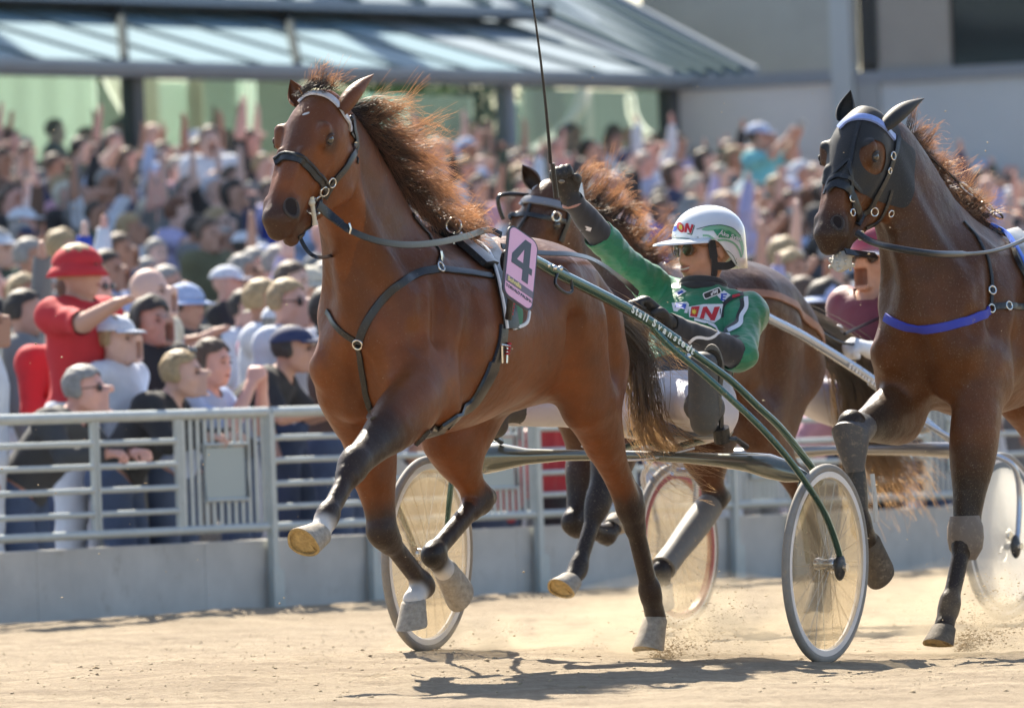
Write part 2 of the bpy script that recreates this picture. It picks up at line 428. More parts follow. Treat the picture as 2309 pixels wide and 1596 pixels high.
# ================================================================ horses
def lerp(a, b, t): return np.array(a, float) * (1 - t) + np.array(b, float) * t
class Horse:
    # local frame: x forward, y to the horse's left, z up; masses follow the anatomy, joints the stride
    def __init__(s, fr, legs, h=.01, neck=None, poll=(2.56, 0, 2.10), face=(.51, -.86), yaw=0.0, tilt=0.0, hw=1.08, hd=1.15, bulk=1.12, hl=1.0):
        s.fr = fr; s.hw, s.hd, s.bulk = hw, hd, bulk
        F = Field((-.35, -.62, -.02), (3.1, .62, 2.45), h); s.F = F
        g = F.seg
        # trunk
        ch = F.chain
        T = [(.58, 1.25, .16, .16), (.74, 1.295, .255, .235), (.98, 1.285, .285, .275), (1.22, 1.245, .295, .278), (1.5, 1.215, .325, .30),
             (1.78, 1.22, .345, .275), (1.96, 1.25, .31, .215), (2.08, 1.25, .21, .155)]
        ch([(a[0], 0, a[1]) for a in T], [(a[3], a[2]) for a in T], .05)
        ch([(1.98, 0, 1.48), (1.80, 0, 1.545), (1.5, 0, 1.455)], [(.07, .10), (.055, .09), (.10, .08)], .08)
        ch([(1.3, 0, 1.42), (1.05, 0, 1.45), (.78, 0, 1.43)], [(.16, .11), (.18, .12), (.18, .12)], .06)
        for y in (-1, 1):
            ch([(1.88, .11 * y, 1.48), (2.02, .132 * y, 1.30), (2.11, .136 * y, 1.13)], [(.06, .09), (.075, .12), (.085, .11)], .05)      # shoulder
            ch([(2.11, .138 * y, 1.13), (2.02, .16 * y, 1.05), (1.93, .18 * y, 1.0)], [(.08, .11), (.075, .11), (.07, .10)], .04)
            g((1.76, .19 * y, 1.20), (1.95, .185 * y, 1.05), (.07, .13), (.065, .10), .06)           # triceps
            g((2.13, .07 * y, 1.22), (2.07, .08 * y, 1.0), (.085, .09), (.075, .08), .035)        # breast
            ch([(.98, .18 * y, 1.34), (.78, .165 * y, 1.30), (.60, .14 * y, 1.25)], [(.10, .16), (.11, .17), (.10, .14)], .07)           # haunch
            ch([(.62, .14 * y, 1.26), (.545, .135 * y, 1.14), (.55, .135 * y, 1.08)], [(.11, .13), (.10, .13), (.09, .11)], .06)
            g((1.02, .20 * y, 1.42), (1.05, .20 * y, 1.38), .055, .05, .09)                          # point of hip
        # legs: dict name -> joints
        B = s.bulk
        for nm, J in legs.items():
            y = 1 if nm[0] == 'l' else -1
            if nm[1] == 'f':
                E, K, T_, P_ = [np.array(q, float) for q in J[:4]]
                ax = K - E; ax /= np.linalg.norm(ax)
                back = np.array((-ax[2], 0, ax[0])) * -1     # rearwards of the limb
                if back[0] > 0: back = -back
                ch([(2.0, .165 * y, 1.07), E, lerp(E, K, .3), lerp(E, K, .62), lerp(E, K, .9), K],
                   [(.08, .12), (.088, .115), (.074 * B, .094 * B), (.054 * B, .064 * B), (.044 * B, .05 * B), (.044 * B, .05 * B)], .05, lab=2)
                g(E + back * .03, lerp(E, K, .5) + back * .025, (.05, .06), (.036, .036), .03, lab=2)
                cx = T_ - K; cx /= np.linalg.norm(cx); g(K - cx * .03, K + cx * .045, (.046 * B, .050 * B), (.040 * B, .043 * B), .02, lab=3)
                bk = np.array((cx[2], 0, -cx[0]));
                if np.dot(bk, back) < 0: bk = -bk
                g(K + bk * .035, K + cx * .03 + bk * .03, .026, .02, .02, lab=3)
                g(K + cx * .03, T_ - cx * .03, (.029 * B, .031 * B), (.027 * B, .030 * B), .02, lab=4)
                g(K + cx * .06 + bk * .026, T_ - cx * .02 + bk * .024, .018, .018, .012, lab=4)
                g(T_ - cx * .02, T_ + cx * .01, (.035 * B, .038 * B), (.034 * B, .037 * B), .02, lab=4)
                g(T_ + bk * .018, T_ + bk * .024 + cx * .01, .026, .022, .015, lab=4)
                g(T_, P_, (.029 * B, .032 * B), (.034 * B, .036 * B), .02, lab=5)
            else:
                S_, K, T_, P_ = [np.array(q, float) for q in J[:4]]
                bt = np.array(J[5], float) if len(J) > 5 and J[5] is not None else np.array((.56, .13 * y, 1.12))
                ch([(.80, .15 * y, 1.26), lerp((.80, .15 * y, 1.26), S_, .6), S_], [(.115, .19), (.105, .17), (.09, .135)], .06, lab=1)
                ch([bt, lerp(bt, lerp(S_, K, .35), .6), lerp(S_, K, .4)], [(.095, .13), (.075, .10), (.05, .07)], .07, lab=1)
                ch([S_, lerp(S_, K, .3), lerp(S_, K, .65), lerp(S_, K, .88), K], [(.086, .12), (.070, .092), (.050, .06), (.043 * B, .048 * B), (.043 * B, .05 * B)], .04, lab=2)
                ax = K - S_; ax /= np.linalg.norm(ax); cx = T_ - K; cx /= np.linalg.norm(cx)
                bk = ax - cx; bk /= np.linalg.norm(bk)     # the point of the hock lies outside the bend
                g(K - cx * .04 + bk * .038, K + cx * .02 + bk * .038, .034, .026, .025, lab=3)
                g(lerp(S_, K, .45) + bk * .05, K - cx * .045 + bk * .045, (.018, .022), (.020, .022), .025, lab=3)
                g(K - cx * .02, K + cx * .07, (.044 * B, .050 * B), (.034 * B, .038 * B), .02, lab=3)
                g(K + cx * .06, T_ - cx * .03, (.030 * B, .033 * B), (.028 * B, .031 * B), .02, lab=4)
                g(K + cx * .07 + bk * .026, T_ - cx * .02 + bk * .024, .018, .017, .012, lab=4)
                g(T_ - cx * .02, T_ + cx * .01, (.036 * B, .039 * B), (.034 * B, .038 * B), .02, lab=4)
                g(T_, P_, (.030 * B, .033 * B), (.035 * B, .037 * B), .02, lab=5)
        for y in (-1, 1):     # muscle edges: forearm, shoulder, stifle and neck
            g((1.80, .285 * y, 1.36), (1.87, .285 * y, 1.16), .030, .036, .05, sub=True); g((1.87, .285 * y, 1.16), (1.88, .275 * y, 1.02), .036, .028, .05, sub=True)
            g((1.98, .215 * y, 1.42), (2.03, .225 * y, 1.22), .016, .018, .05, sub=True)
            g((2.10, .205 * y, 1.32), (2.16, .21 * y, 1.20), .018, .018, .05, sub=True)
            g((1.02, .265 * y, 1.26), (.98, .240 * y, 1.02), .036, .034, .06, sub=True)
            g((.74, .28 * y, 1.38), (.64, .25 * y, 1.08), .030, .026, .05, sub=True)
            g((2.20, .0, .98), (2.23, .0, 1.24), .020, .018, .05, sub=True)
        # flank fold and belly
        g((1.05, 0, 1.05), (.85, 0, 1.05), (.14, .10), (.10, .08), .06)
        # neck
        N = neck or [((1.96, 0, 1.34), .135, .31), ((2.04, 0, 1.51), .115, .28), ((2.155, 0, 1.69), .095, .225), ((2.28, 0, 1.85), .083, .175), ((2.38, 0, 1.95), .078, .13)]
        ch([q[0] for q in N], [(q[1], q[2]) for q in N], .05, lab=6)
        for y in (-1, 1):
            ch([lerp(N[4][0], N[3][0], .3) + np.array((.06, .045 * y, -.06)), np.array(N[2][0]) + np.array((.10, .060 * y, -.08)), np.array(N[1][0]) + np.array((.11, .10 * y, -.08)), (2.10, .13 * y, 1.30)], [.030, .042, .052, .06], .05, lab=6)
        # head frame
        u = np.array((face[0], 0, face[1])); u /= np.linalg.norm(u); n = np.array((-u[2], 0, u[0])); lv = np.array((0, 1.0, 0))
        piv = np.array(poll, float) - n * .12
        cyw, syw = math.cos(yaw), math.sin(yaw)
        rz = lambda v: np.array((v[0] * cyw - v[1] * syw, v[0] * syw + v[1] * cyw, v[2]))
        u, n, lv = rz(u), rz(n), rz(lv)
        if tilt:
            ct, si = math.cos(tilt), math.sin(tilt); n, lv = n * ct + lv * si, lv * ct - n * si
        D = piv + n * .12
        s.D, s.u, s.n, s.lv = D, u, n, lv
        W = s.hw; Dp = s.hd
        Hd = lambda a, l, b: D + u * (a * hl) + lv * (l * W) + n * (b * Dp)
        s.Hd = Hd
        HS = [(.035, -.115, .080, .066), (.075, -.105, .090, .080), (.13, -.10, .096, .098), (.20, -.10, .094, .094), (.29, -.092, .082, .066),
              (.38, -.082, .072, .056), (.45, -.078, .066, .052), (.505, -.080, .062, .048)]
        ch([Hd(a[0], 0, a[1]) for a in HS], [(a[3] * W, a[2] * Dp) for a in HS], .03, side=lv, lab=7)
        rm = np.array([u, lv, n]).T.tolist()
        for y in (-1, 1):
            F.ell(Hd(.225, .042 * y, -.19), (.120, .036 * W, .105 * Dp), .03, rot=rm, lab=7)
            ch([Hd(.27, .036 * y, -.245), Hd(.36, .028 * y, -.205), Hd(.46, .018 * y, -.16)], [.030, .026, .022], .03, lab=7)
            g(Hd(.16, .090 * y, -.040), Hd(.205, .092 * y, -.055), .026, .020, .02, lab=7)      # brow
            g(Hd(.225, .078 * y, -.125), Hd(.37, .054 * y, -.105), .018, .010, .012, lab=7)
            g(Hd(.26, .045 * y, -.02), Hd(.42, .036 * y, -.035), .012, .010, .014, lab=7)        # cheek ridge
            g(Hd(.455, .036 * y, -.052), Hd(.505, .042 * y, -.074), .031, .030, .012, lab=8)     # nostril flare
        g(Hd(.52, .0, -.055), Hd(.55, 0, -.080), (.050, .045), (.042, .036), .02, lab=8)
        g(Hd(.50, .0, -.145), Hd(.545, 0, -.145), (.034, .030), (.030, .022), .02, lab=8)
        for y in (-1, 1):
            F.ell(Hd(.19, .122 * y, -.078), (.030, .016, .020), .015, rot=rm, sub=True)
            g(Hd(.51, .055 * y, -.125), Hd(.57, .03 * y, -.115), (.012, .004), (.012, .004), .006, side=lv, sub=True)   # mouth line
        P, Q, lab = F.extract(); del F.d, F.best, F.lab
        P = smooth_mesh(P, Q, 2, .4)
        S_ = smooth_mesh(P, Q, 26, .5); S_ = smooth_mesh(S_, Q, 0)
        wt = (np.clip((1.95 - P[:, 0]) / .2, 0, 1) * np.clip((P[:, 2] - .84) / .08, 0, 1) * (lab == 1))[:, None]   # ribs and back taut
        for _ in range(3): wt = smooth_mesh(wt.repeat(3, 1), Q, 1, .7)[:, :1]
        P = P * (1 - wt) + S_ * wt
        s.P, s.Q, s.lab = P, Q, lab; s.Nn = vnormals(P, Q)
        s.bvh = BVHTree.FromPolygons([tuple(p) for p in P], [tuple(q) for q in Q])
        s.legs = legs
    def hit(s, px, py):       # surface point (local) the photograph shows at px,py
        o, d = s.fr.ray(px, py); l, nn, i, dist = s.bvh.ray_cast(o, d)
        if l is None:
            # nearest miss: slide along the ray to the closest surface point
            best = None
            for k in range(0, 120):
                p = o + d * (34 + k * .1); q = s.bvh.find_nearest(p)
                if q[0] is not None and (best is None or q[3] < best[2]): best = (q[0], q[1], q[3])
            return best[0], best[1]
        return l, nn
    def near(s, p):
        q = s.bvh.find_nearest(Vector(p)); return q[0], q[1]
    def body(s, root, col, m, name='body'):
        me = mesh(name, s.P, s.Q, [m]); set_attr(me, 'coat', col); s.me = me
        s.Nn = vnormals(s.P, s.Q)
        return obj(name, me, root)
    def strap(s, mb, pix, width, thick, m, off=.002, n=5):
        H_ = [s.hit(*p) if len(p) == 2 else s.near(p) for p in pix]
        pts = catmull([h[0] for h in H_], n); out = []; nr = []
        for p in pts:
            q, nn = s.near(p); out.append(q + nn * off); nr.append(nn)
        mb.ribbon(out, nr, width, thick, m); return out, nr
def ear(mb, base, tip, open_dir, width, m_out, m_in=None, n=9, curl=.55):
    base, tip, od = Vector(base), Vector(tip), Vector(open_dir).normalized()
    ax = (tip - base); L = ax.length; ax.normalize(); od = (od - ax * od.dot(ax)).normalized(); sd = ax.cross(od)
    V = []; rows = 10; q = 14
    for r in range(rows + 1):
        t = r / rows; wd = width * (math.sin(math.pi * min(1, (t * .80 + .2))) ** .75 if t > .0 else .62) * (1 - .42 * t ** 2.2)
        if r == rows: wd = .002
        c = base + ax * (L * t) + od * (-.012 * math.sin(math.pi * t))
        for k in range(q + 1):
            a = -2.15 + 4.3 * k / q
            V.append(c + sd * (math.sin(a) * wd * .62) - od * (math.cos(a) * wd * curl))
    o = len(V)
    V2 = []
    for r in range(rows + 1):
        for k in range(q + 1):
            p = V[r * (q + 1) + k]; c = base + ax * (L * r / rows)
            V2.append(p + (c - p) * .16)
    Fc = []
    for r in range(rows):
        for k in range(q):
            a = r * (q + 1) + k
            Fc.append((a, a + q + 1, a + q + 2, a + 1)); Fc.append((o + a, o + a + 1, o + a + q + 2, o + a + q + 1))
        a = r * (q + 1); Fc.append((a, o + a, o + a + q + 1, a + q + 1)); a += q; Fc.append((a, a + q + 1, o + a + q + 1, o + a))
    mb.add(V + V2, Fc, m_out)
def hoof(mb, top, bot, fwd, m, m_sole, r0=.046, r1=.062, shoe=None):
    top, bot, f = Vector(top), Vector(bot), Vector(fwd); ax = (bot - top); L = ax.length; ax.normalize()
    f = (f - ax * f.dot(ax)).normalized(); sd = ax.cross(f); n = 28; V = []; ring = 7
    def pt(t, a, rr):
        x = math.cos(a); y = math.sin(a)
        toe = 1.0 + .16 * max(0, x) * t
        slope = f * (.035 * t)
        hgt = L * t * (1.0 if x > 0 else 1.0 - .16 * (-x) * t)
        return top + ax * hgt + slope + f * (x * rr * toe) + sd * (y * rr * .92)
    prof = [(-.06, .88), (0.0, 1.0), (.05, 1.03), (.3, 1.0), (.7, 1.0), (.97, 1.0), (1.0, .985)]
    for t, sc in prof:
        rr = (r0 + (r1 - r0) * max(0, t)) * sc
        V += [pt(t, 2 * math.pi * k / n, rr) for k in range(n)]
    Fc = [(i * n + k, (i + 1) * n + k, (i + 1) * n + (k + 1) % n, i * n + (k + 1) % n) for i in range(ring - 1) for k in range(n)]
    mb.add(V, Fc, m)
    # sole, wall rim and frog
    rr = r1 * .985
    a = [pt(1.0, 2 * math.pi * k / n, rr) for k in range(n)]; b = [pt(1.0, 2 * math.pi * k / n, rr * .86) for k in range(n)]
    c = [p - ax * .010 for p in b]
    mb.add(a + b + c, [(k, n + k, n + (k + 1) % n, (k + 1) % n) for k in range(n)] + [(n + k, 2 * n + k, 2 * n + (k + 1) % n, n + (k + 1) % n) for k in range(n)] + [tuple(2 * n + k for k in range(n))], m_sole)
    q = pt(1.0, math.pi, rr * .6)
    fr = [q + sd * .022 - ax * .0, q + f * .085 - ax * .002, q - sd * .022]
    mb.add([p + ax * .001 for p in fr] + [p - ax * .012 for p in fr], [(0, 1, 2), (0, 3, 4, 1), (1, 4, 5, 2), (2, 5, 3, 0)], m_sole)
def torus(mb, c, nrm, R_, r_, m, n=20, q=8, a0=0, a1=2 * math.pi, up=None):
    nrm = Vector(nrm).normalized(); u = nrm.orthogonal().normalized() if up is None else (Vector(up) - nrm * Vector(up).dot(nrm)).normalized(); v = nrm.cross(u); c = Vector(c)
    full = abs(a1 - a0 - 2 * math.pi) < 1e-3
    pts = [c + u * math.cos(a0 + (a1 - a0) * k / n) * R_ + v * math.sin(a0 + (a1 - a0) * k / n) * R_ for k in range(n if full else n + 1)]
    mb.tube(pts, r_, m, q, closed=full)
def smst(x, a, b): t = np.clip((x - a) / (b - a), 0, 1); return t * t * (3 - 2 * t)
def coat_colors(hs, base, dark, grey=None, points=True, muzzle=True, seed=1):
    P, N, lab = hs.P, hs.Nn, hs.lab; c = np.tile(np.array(base), (len(P), 1)); dk = np.array(dark)
    w1 = wavy(P, 7, seed) * .5 + .5; w2 = wavy(P, 22, seed + 1) * .5 + .5
    def blend(m, col): m = np.clip(m, 0, 1)[:, None]; return c * (1 - m) + np.array(col) * m
    w3 = wavy(P, 45, seed + 5) * .5 + .5
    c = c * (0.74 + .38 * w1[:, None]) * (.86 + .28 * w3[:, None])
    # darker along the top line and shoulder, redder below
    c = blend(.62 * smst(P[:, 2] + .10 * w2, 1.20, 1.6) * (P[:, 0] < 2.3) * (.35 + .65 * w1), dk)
    for nm, J in hs.legs.items():
        K = np.array(J[1]); T_ = np.array(J[2]); E = np.array(J[0]); Cn = np.array(J[3])
        y = 1 if nm[0] == 'l' else -1; same = (P[:, 1] * y > -.02) & (lab >= 2) & (lab <= 5)
        ax = K - E; L = np.linalg.norm(ax); t = ((P - E) @ ax) / L ** 2
        tc = ((P - K) @ (T_ - K)) / np.dot(T_ - K, T_ - K)
        near_leg = same & ((P[:, 0] > 1.35) if nm[1] == 'f' else (P[:, 0] < 1.5))
        if nm[1] == 'f' and nm in hs.darkleg: m = smst(t + .10 * w2, .05, .75)
        else: m = smst(t + .12 * w2, .55, 1.0) if nm[1] == 'f' else smst(t + .15 * w2, .75, 1.05)
        m = np.where(lab >= 4, 1, m) * near_leg
        c = blend(m * .93, dk)
        if nm in hs.white:
            d = np.linalg.norm(P - Cn, axis=1); c = blend((1 - smst(d + .02 * w2, .045, .095)) * near_leg * (lab >= 4), (.62, .58, .54))
    rel = P - hs.D; a = rel @ hs.u; b = rel @ hs.n / hs.hd; hd = (lab == 7) | (lab == 8)
    c = blend(.95 * smst(a + .05 * w2 * 0 , .38, .50) * hd * .8, dk)
    if points: c = blend(.5 * smst(1 - np.abs(a - .22) / .25, 0, 1) * smst(b, -.06, .0) * hd, np.array(dark) * 1.6)
    for y in (-1, 1):
        d = np.linalg.norm(P - hs.Hd(.19, .098 * y, -.075), axis=1)
        c = blend((1 - smst(d, .022, .06)) * .7, dk)
        d = np.linalg.norm(P - np.array(hs.nost if y > 0 else (9, 9, 9)), axis=1)
        c = blend((1 - smst(d, .022, .034)), (.012, .004, .004))
    return np.clip(c, .003, 1)

# ---- the three teams
FR1 = Frame((.429, 39.246, .0), 26.0)
FR1S = Frame((.372, 39.246, .020), 26.0, bank=R(-2.78))
FR2 = Frame((2.477, 41.5, .0), 26.0)
FR3 = Frame((1.37, 45.6, .0), 30.0)
f1 = FR1
LEG1 = {
    'lf': [f1.l(935, 905, .20), f1.l(795, 1052, .18), f1.l(737, 1165, .18), f1.l(722, 1200, .18), f1.l(692, 1247, .18)],
    'rf': [f1.l(828, 975, -.15), f1.l(866, 1205, -.13), f1.l(955, 1320, -.12), f1.l(932, 1352, -.12), f1.l(938, 1412, -.12)],
    'lh': [f1.l(1325, 905, .17), f1.l(1423, 1150, .15), f1.l(1467, 1338, .13), f1.l(1478, 1392, .12), f1.l(1470, 1474, .12)],
    'rh': [f1.l(1012, 985, -.15), f1.l(1078, 1128, -.13), f1.l(975, 1250, -.13), f1.l(1003, 1285, -.13), f1.l(1040, 1318, -.13), (.80, -.13, 1.18)],
}
DETAIL = 1.0

# ================================================================ shared stuffs
M_BLACK = mat('black_leather', (.007, .007, .008), .30, spec=.6, var=.3, vscale=60, dirt=.35, dirt_col=(.16, .13, .10), dscale=120)
M_GREYL = mat('worn_grey_leather', (.016, .017, .019), .33, var=.25, vscale=50, dirt=.2, dirt_col=(.2, .18, .15), dscale=90)
M_STEEL = mat('polished_steel', (.72, .70, .66), .22, 1.0)
M_HOOF = mat('hoof_horn', (.36, .31, .25), .75, var=.35, vscale=55, bump=.002, bscale=160, dirt=.5, dirt_col=(.40, .33, .23), dscale=90)
M_SOLE = mat('sandy_sole', (.42, .30, .13), .9, var=.4, vscale=60, bump=.003, bscale=120)
M_EYE = mat('wet_eye', (.012, .007, .005), .08, spec=.8, coat=.6)
M_WHITE = mat('white_web', (.78, .79, .82), .6, var=.08, vscale=60)
M_MANE = hair_mat('mane_hair', (.020, .013, .010), (.88, .60, .40))
M_TAIL = hair_mat('tail_hair', (.13, .095, .06), (.80, .62, .42))
M_COAT = mat('bay_coat', (.2, .1, .05), .46, attr='coat', spec=.27, sheen=.0, bump=.0012, bscale=170, bump2=.018, b2scale=7.5, coat=.07, var=.26, vscale=6, dirt=.20, dirt_col=(.30, .21, .14), dscale=150)
M_COAT2 = mat('brown_coat', (.2, .1, .05), .42, attr='coat', spec=.27, sheen=.0, bump=.0012, bscale=170, bump2=.016, b2scale=7.5, var=.28, vscale=6, dirt=.30, dirt_col=(.34, .27, .19), dscale=150)

def mane_strands(hs, crest, flow, L, n, jit=.5, seed=0, lift=.06, y0=.0, wave=.03, mid=None):
    r = np.random.RandomState(seed); cp = [np.array(p) for p in catmull(crest, 8)]; out = []
    fl = np.array(flow, float); fl /= np.linalg.norm(fl); nc = max(8, n // 26); z_ = np.array((0, 0, 1.0))
    def root(t): k = np.clip(t, 0, .999) * (len(cp) - 1); a = int(k); return cp[a] * (1 - k + a) + cp[min(a + 1, len(cp) - 1)] * (k - a)
    for c in range(nc):
        t0 = (c + r.rand()) / nc; R0 = root(t0); d = fl + r.randn(3) * jit * .5; d /= np.linalg.norm(d)
        ln = L * (.6 + .6 * r.rand()) * (1.0 if mid is None else mid(t0)); m = 12; u = np.linspace(0, 1, m)[:, None]; side = np.cross(d, z_); side /= np.linalg.norm(side) + 1e-9
        f1, p1, f2, p2 = 3.0 + 3 * r.rand(), 6.28 * r.rand(), 2.5 + 3 * r.rand(), 6.28 * r.rand(); curl = r.randn() * .25
        path = R0 + d * u * ln + z_ * (lift * np.sin(u * 2.4) + wave * (np.sin(u * f1 + p1) - math.sin(p1)) * u ** .7) + side * wave * 1.2 * (np.sin(u * f2 + p2) - math.sin(p2)) * u ** .7 + z_ * curl * ln * u ** 3
        for i in range(26):
            rt = root(t0 + r.randn() * .030) + np.array((r.randn() * .008, y0 + r.randn() * .012, r.randn() * .006 - .010)); kk = .65 + .45 * r.rand(); mm = max(5, int(m * min(1, kk)))
            off = r.randn(3) * (.010 + .02 * r.rand()); fly = r.randn(3) * (.035 if r.rand() < .10 else .010)
            pts = path[:mm] + (rt - R0) * (1 - .70 * u[:mm]) + off * u[:mm] ** 1.5 + fly * u[:mm] ** 2
            out.append(pts)
    return out
def local_obj(mb, name, root, **k):
    return mb.build(name, root, **k)

# ================================================================ the leading bay horse
HS1 = Horse(FR1, LEG1, h=.0085, yaw=R(-12), poll=(2.56, .042, 2.105), hl=.97); HS1.nost = HS1.hit(657, 464)[0]; HS1.darkleg = ('lf',); HS1.white = ('lf', 'rf', 'rh')
root1 = empty('trotting_horse', 'bright bay trotting horse in front, bareheaded with open mane, white socks and foreleg raised', 'horse', FR1.mat)
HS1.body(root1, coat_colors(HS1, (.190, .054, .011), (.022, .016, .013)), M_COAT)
def head_details(hs, root, ears, coat_m, eye_r=.021):
    for y, (b, t, od, wd) in ears.items():
        e = MB(); ear(e, b, t, od, wd, coat_m); o = e.build('ear', root)
        n_ = len(o.data.vertices); set_attr(o.data, 'coat', np.tile(np.array(hs.ear_col), (n_, 1)))
    for y in (-1, 1):
        c, n_ = hs.near(hs.Hd(.19, .125 * y, -.075)); u_ = Vector(hs.n) * .80 + Vector(hs.u) * .60; u_ = (u_ - n_ * u_.dot(n_)).normalized(); w_ = n_.cross(u_)
        if w_.dot(Vector(hs.u)) > 0: w_ = -w_
        e = MB(); e.ball(c - n_ * .008, .0215, M_EYE, 12, (1.0, 1.0, 1.0)); e.build('eye', root)
        e = MB()
        for sg, th in ((1, .0062), (-1, .0042)):
            pts = []
            for a in np.linspace(0, math.pi, 9):
                p = c + u_ * .029 * math.cos(a) + w_ * sg * (.019 if sg > 0 else .015) * math.sin(a) ** .8; q, m_ = hs.near(p); pts.append(q + m_ * (.001 + .005 * math.sin(a)))
            e.tube(pts, [th * (.45 + .55 * math.sin(a)) for a in np.linspace(0, math.pi, 9)], coat_m, 8)
        o = e.build('eyelid', root); set_attr(o.data, 'coat', np.tile(np.array(hs.lid_col), (len(o.data.vertices), 1)))
def head_star(hs, root, px, py):
    pts = []
    for k in range(9):
        a = 2 * math.pi * k / 9; rr = 5.5 + 1.5 * math.sin(2 * a + 1); q, n_ = hs.hit(px + rr * 1.3 * math.cos(a), py + rr * .55 * math.sin(a) - rr * .5 * math.cos(a)); pts.append(q + n_ * .0012)
    e = MB(); e.add(pts, [tuple(range(9))], mat('white_hair_star', (.62, .60, .58), .7)); e.build('star', root, smooth=False)
def nostril(hs, root, px, py, coat_m, r_=.033, col=(.045, .034, .030)):
    c, n_ = hs.hit(px, py); ax = Vector(hs.u) * .55 - Vector(hs.n) * .83; ax = (ax - n_ * ax.dot(n_)).normalized(); w_ = n_.cross(ax); e = MB(); pts = []
    for k in range(18):
        a = 2 * math.pi * k / 18; rr = r_ * (1 + .22 * math.cos(a)); p = c + ax * rr * 1.05 * math.cos(a) + w_ * rr * .80 * math.sin(a); q, m_ = hs.near(p); pts.append(q + m_ * .002)
    e.tube(pts, [.0058 + .0022 * math.cos(2 * math.pi * k / 18) for k in range(18)], coat_m, 8, closed=True); o = e.build('nostril', root); set_attr(o.data, 'coat', np.tile(np.array(col), (len(o.data.vertices), 1)))
    e = MB(); V = [c + n_ * .0015] + [c.lerp(p, .96) + n_ * .0035 for p in pts]; V2 = [p - n_ * .0 for p in V]; V2[0] = c + n_ * .001
    e.add(V2, [(0, 1 + k, 1 + (k + 1) % 18) for k in range(18)], mat('nostril_inside', (.012, .006, .006), .9)); e.build('nostril_opening', o)
HS1.ear_col = (.15, .05, .016); HS1.lid_col = (.05, .02, .01)
nostril(HS1, root1, 657, 464, M_COAT)
head_star(HS1, root1, 690, 257)
head_details(HS1, root1, {1: (HS1.Hd(.055, .078, -.095), FR1.l(843, 168, .16), (-.8, .2, -.1), .056),
                          -1: (HS1.Hd(.03, -.072, -.06), FR1.l(655, 180, -.10), (.9, .25, .1), .060)}, M_COAT)
def hooves(hs, root, legs, kinds={}):
    for nm, J in legs.items():
        P_, B_ = Vector(J[3]), Vector(J[4]); ax = (B_ - P_).normalized(); f = Vector((1, 0, 0)) if nm not in kinds else Vector(kinds[nm])
        e = MB(); hoof(e, P_ + ax * .005, B_, f, M_HOOF, M_SOLE); e.build('hoof', root)
hooves(HS1, root1, LEG1, {'lf': (1, -.1, .55), 'rf': (.9, 0, .1), 'rh': (.5, 0, -1)})
crest1 = [FR1.l(x, y, 0.0) for x, y in ((745, 222), (780, 240), (812, 288), (850, 345), (892, 412), (940, 466), (1000, 512), (1030, 524))]
strands('mane', mane_strands(HS1, crest1[1:], (-.62, .66, -.04), .235, 2300, .32, 3, .018, wave=.028, mid=lambda t: 1.15 - .75 * max(0, t - .45) / .55)
        + mane_strands(HS1, crest1[1:], (-.25, .5, -.55), .12, 1400, .30, 4, .01, .012, .008), M_MANE, root1, .0013)
strands('forelock', mane_strands(HS1, [HS1.Hd(.02, -.05, -.01), HS1.Hd(-.01, 0, -.01), HS1.Hd(.0, .06, -.02)], (-.55, .55, .5), .09, 300, .4, 9, .0, wave=.02), M_MANE, root1, .0011)
def tail_strands(root_pt, path, spread, n, seed, L_jit=.25, wave=.045):
    r = np.random.RandomState(seed); P = [np.array(p, float) for p in path]; out = []
    cl = [r.randn(3) for _ in range(26)]
    for i in range(n):
        c = cl[r.randint(26)]; k = 1 - L_jit * r.rand(); off = (c * .75 + r.randn(3) * .38) * np.array(spread)
        pts = np.array([np.array(q) for q in catmull(path, 4)]); m = max(6, int(len(pts) * k)); pts = pts[:m].copy(); u = np.linspace(0, 1, m)[:, None] * k
        ph = r.rand() * 6.28; pts += off * u ** .8 + np.sin(u * (5 + 3 * r.rand()) + ph) * wave * u * r.randn(3)
        pts += np.array((r.randn() * .012, r.randn() * .022, r.randn() * .012)); out.append(pts)
    return out
strands('tail', tail_strands(None, [(.46, 0, 1.37), (.36, .03, 1.33), FR1.l(1434, 790, .10), FR1.l(1449, 880, .12), FR1.l(1466, 965, .13), FR1.l(1530, 1022, .12), FR1.l(1640, 1046, .08)], (.04, .04, .045), 360, 5)
        + tail_strands(None, [(.46, 0, 1.37), (.36, .03, 1.34), FR1.l(1450, 770, .08), FR1.l(1495, 815, .08), FR1.l(1560, 850, .06)], (.06, .06, .06), 110, 6), M_TAIL, root1, .0016)

# harness of the leading horse
har1 = empty('racing_harness', 'black leather racing harness with breast strap, saddle pad and girth on the leading bay horse', 'harness', FR1.mat)
b = MB(); hs = HS1
hs.strap(b, [(738, 702), (765, 742), (806, 772)], .022, .006, M_BLACK)
hs.strap(b, [(808, 775), (822, 735), (850, 690), (895, 645), (940, 618), (990, 606)], .030, .007, M_GREYL)
hs.strap(b, [(990, 606), (1040, 613), (1085, 620), (1108, 624)], .026, .007, M_GREYL)
hs.strap(b, [(808, 778), (814, 820), (822, 870), (836, 925), (842, 945)], .022, .006, M_BLACK)
b.build('breast_strap', har1)
b = MB(); hs.strap(b, [(988, 600), (990, 565), (968, 532), (945, 505), (930, 486)], .024, .006, M_BLACK); b.build('neck_strap', har1)
b = MB()
for q in ((808, 775), (990, 604)):
    p, n_ = hs.hit(*q); torus(b, p + n_ * .010, n_, .017, .0035, M_STEEL); b.build('ring', har1); b = MB()
p, n_ = hs.hit(990, 582); b.tube([p + n_ * .01 + Vector((0, 0, .02)), p + n_ * .013, p + n_ * .01 - Vector((0, 0, .03))], .005, M_STEEL, 6); b.build('ring', har1)
b = MB()
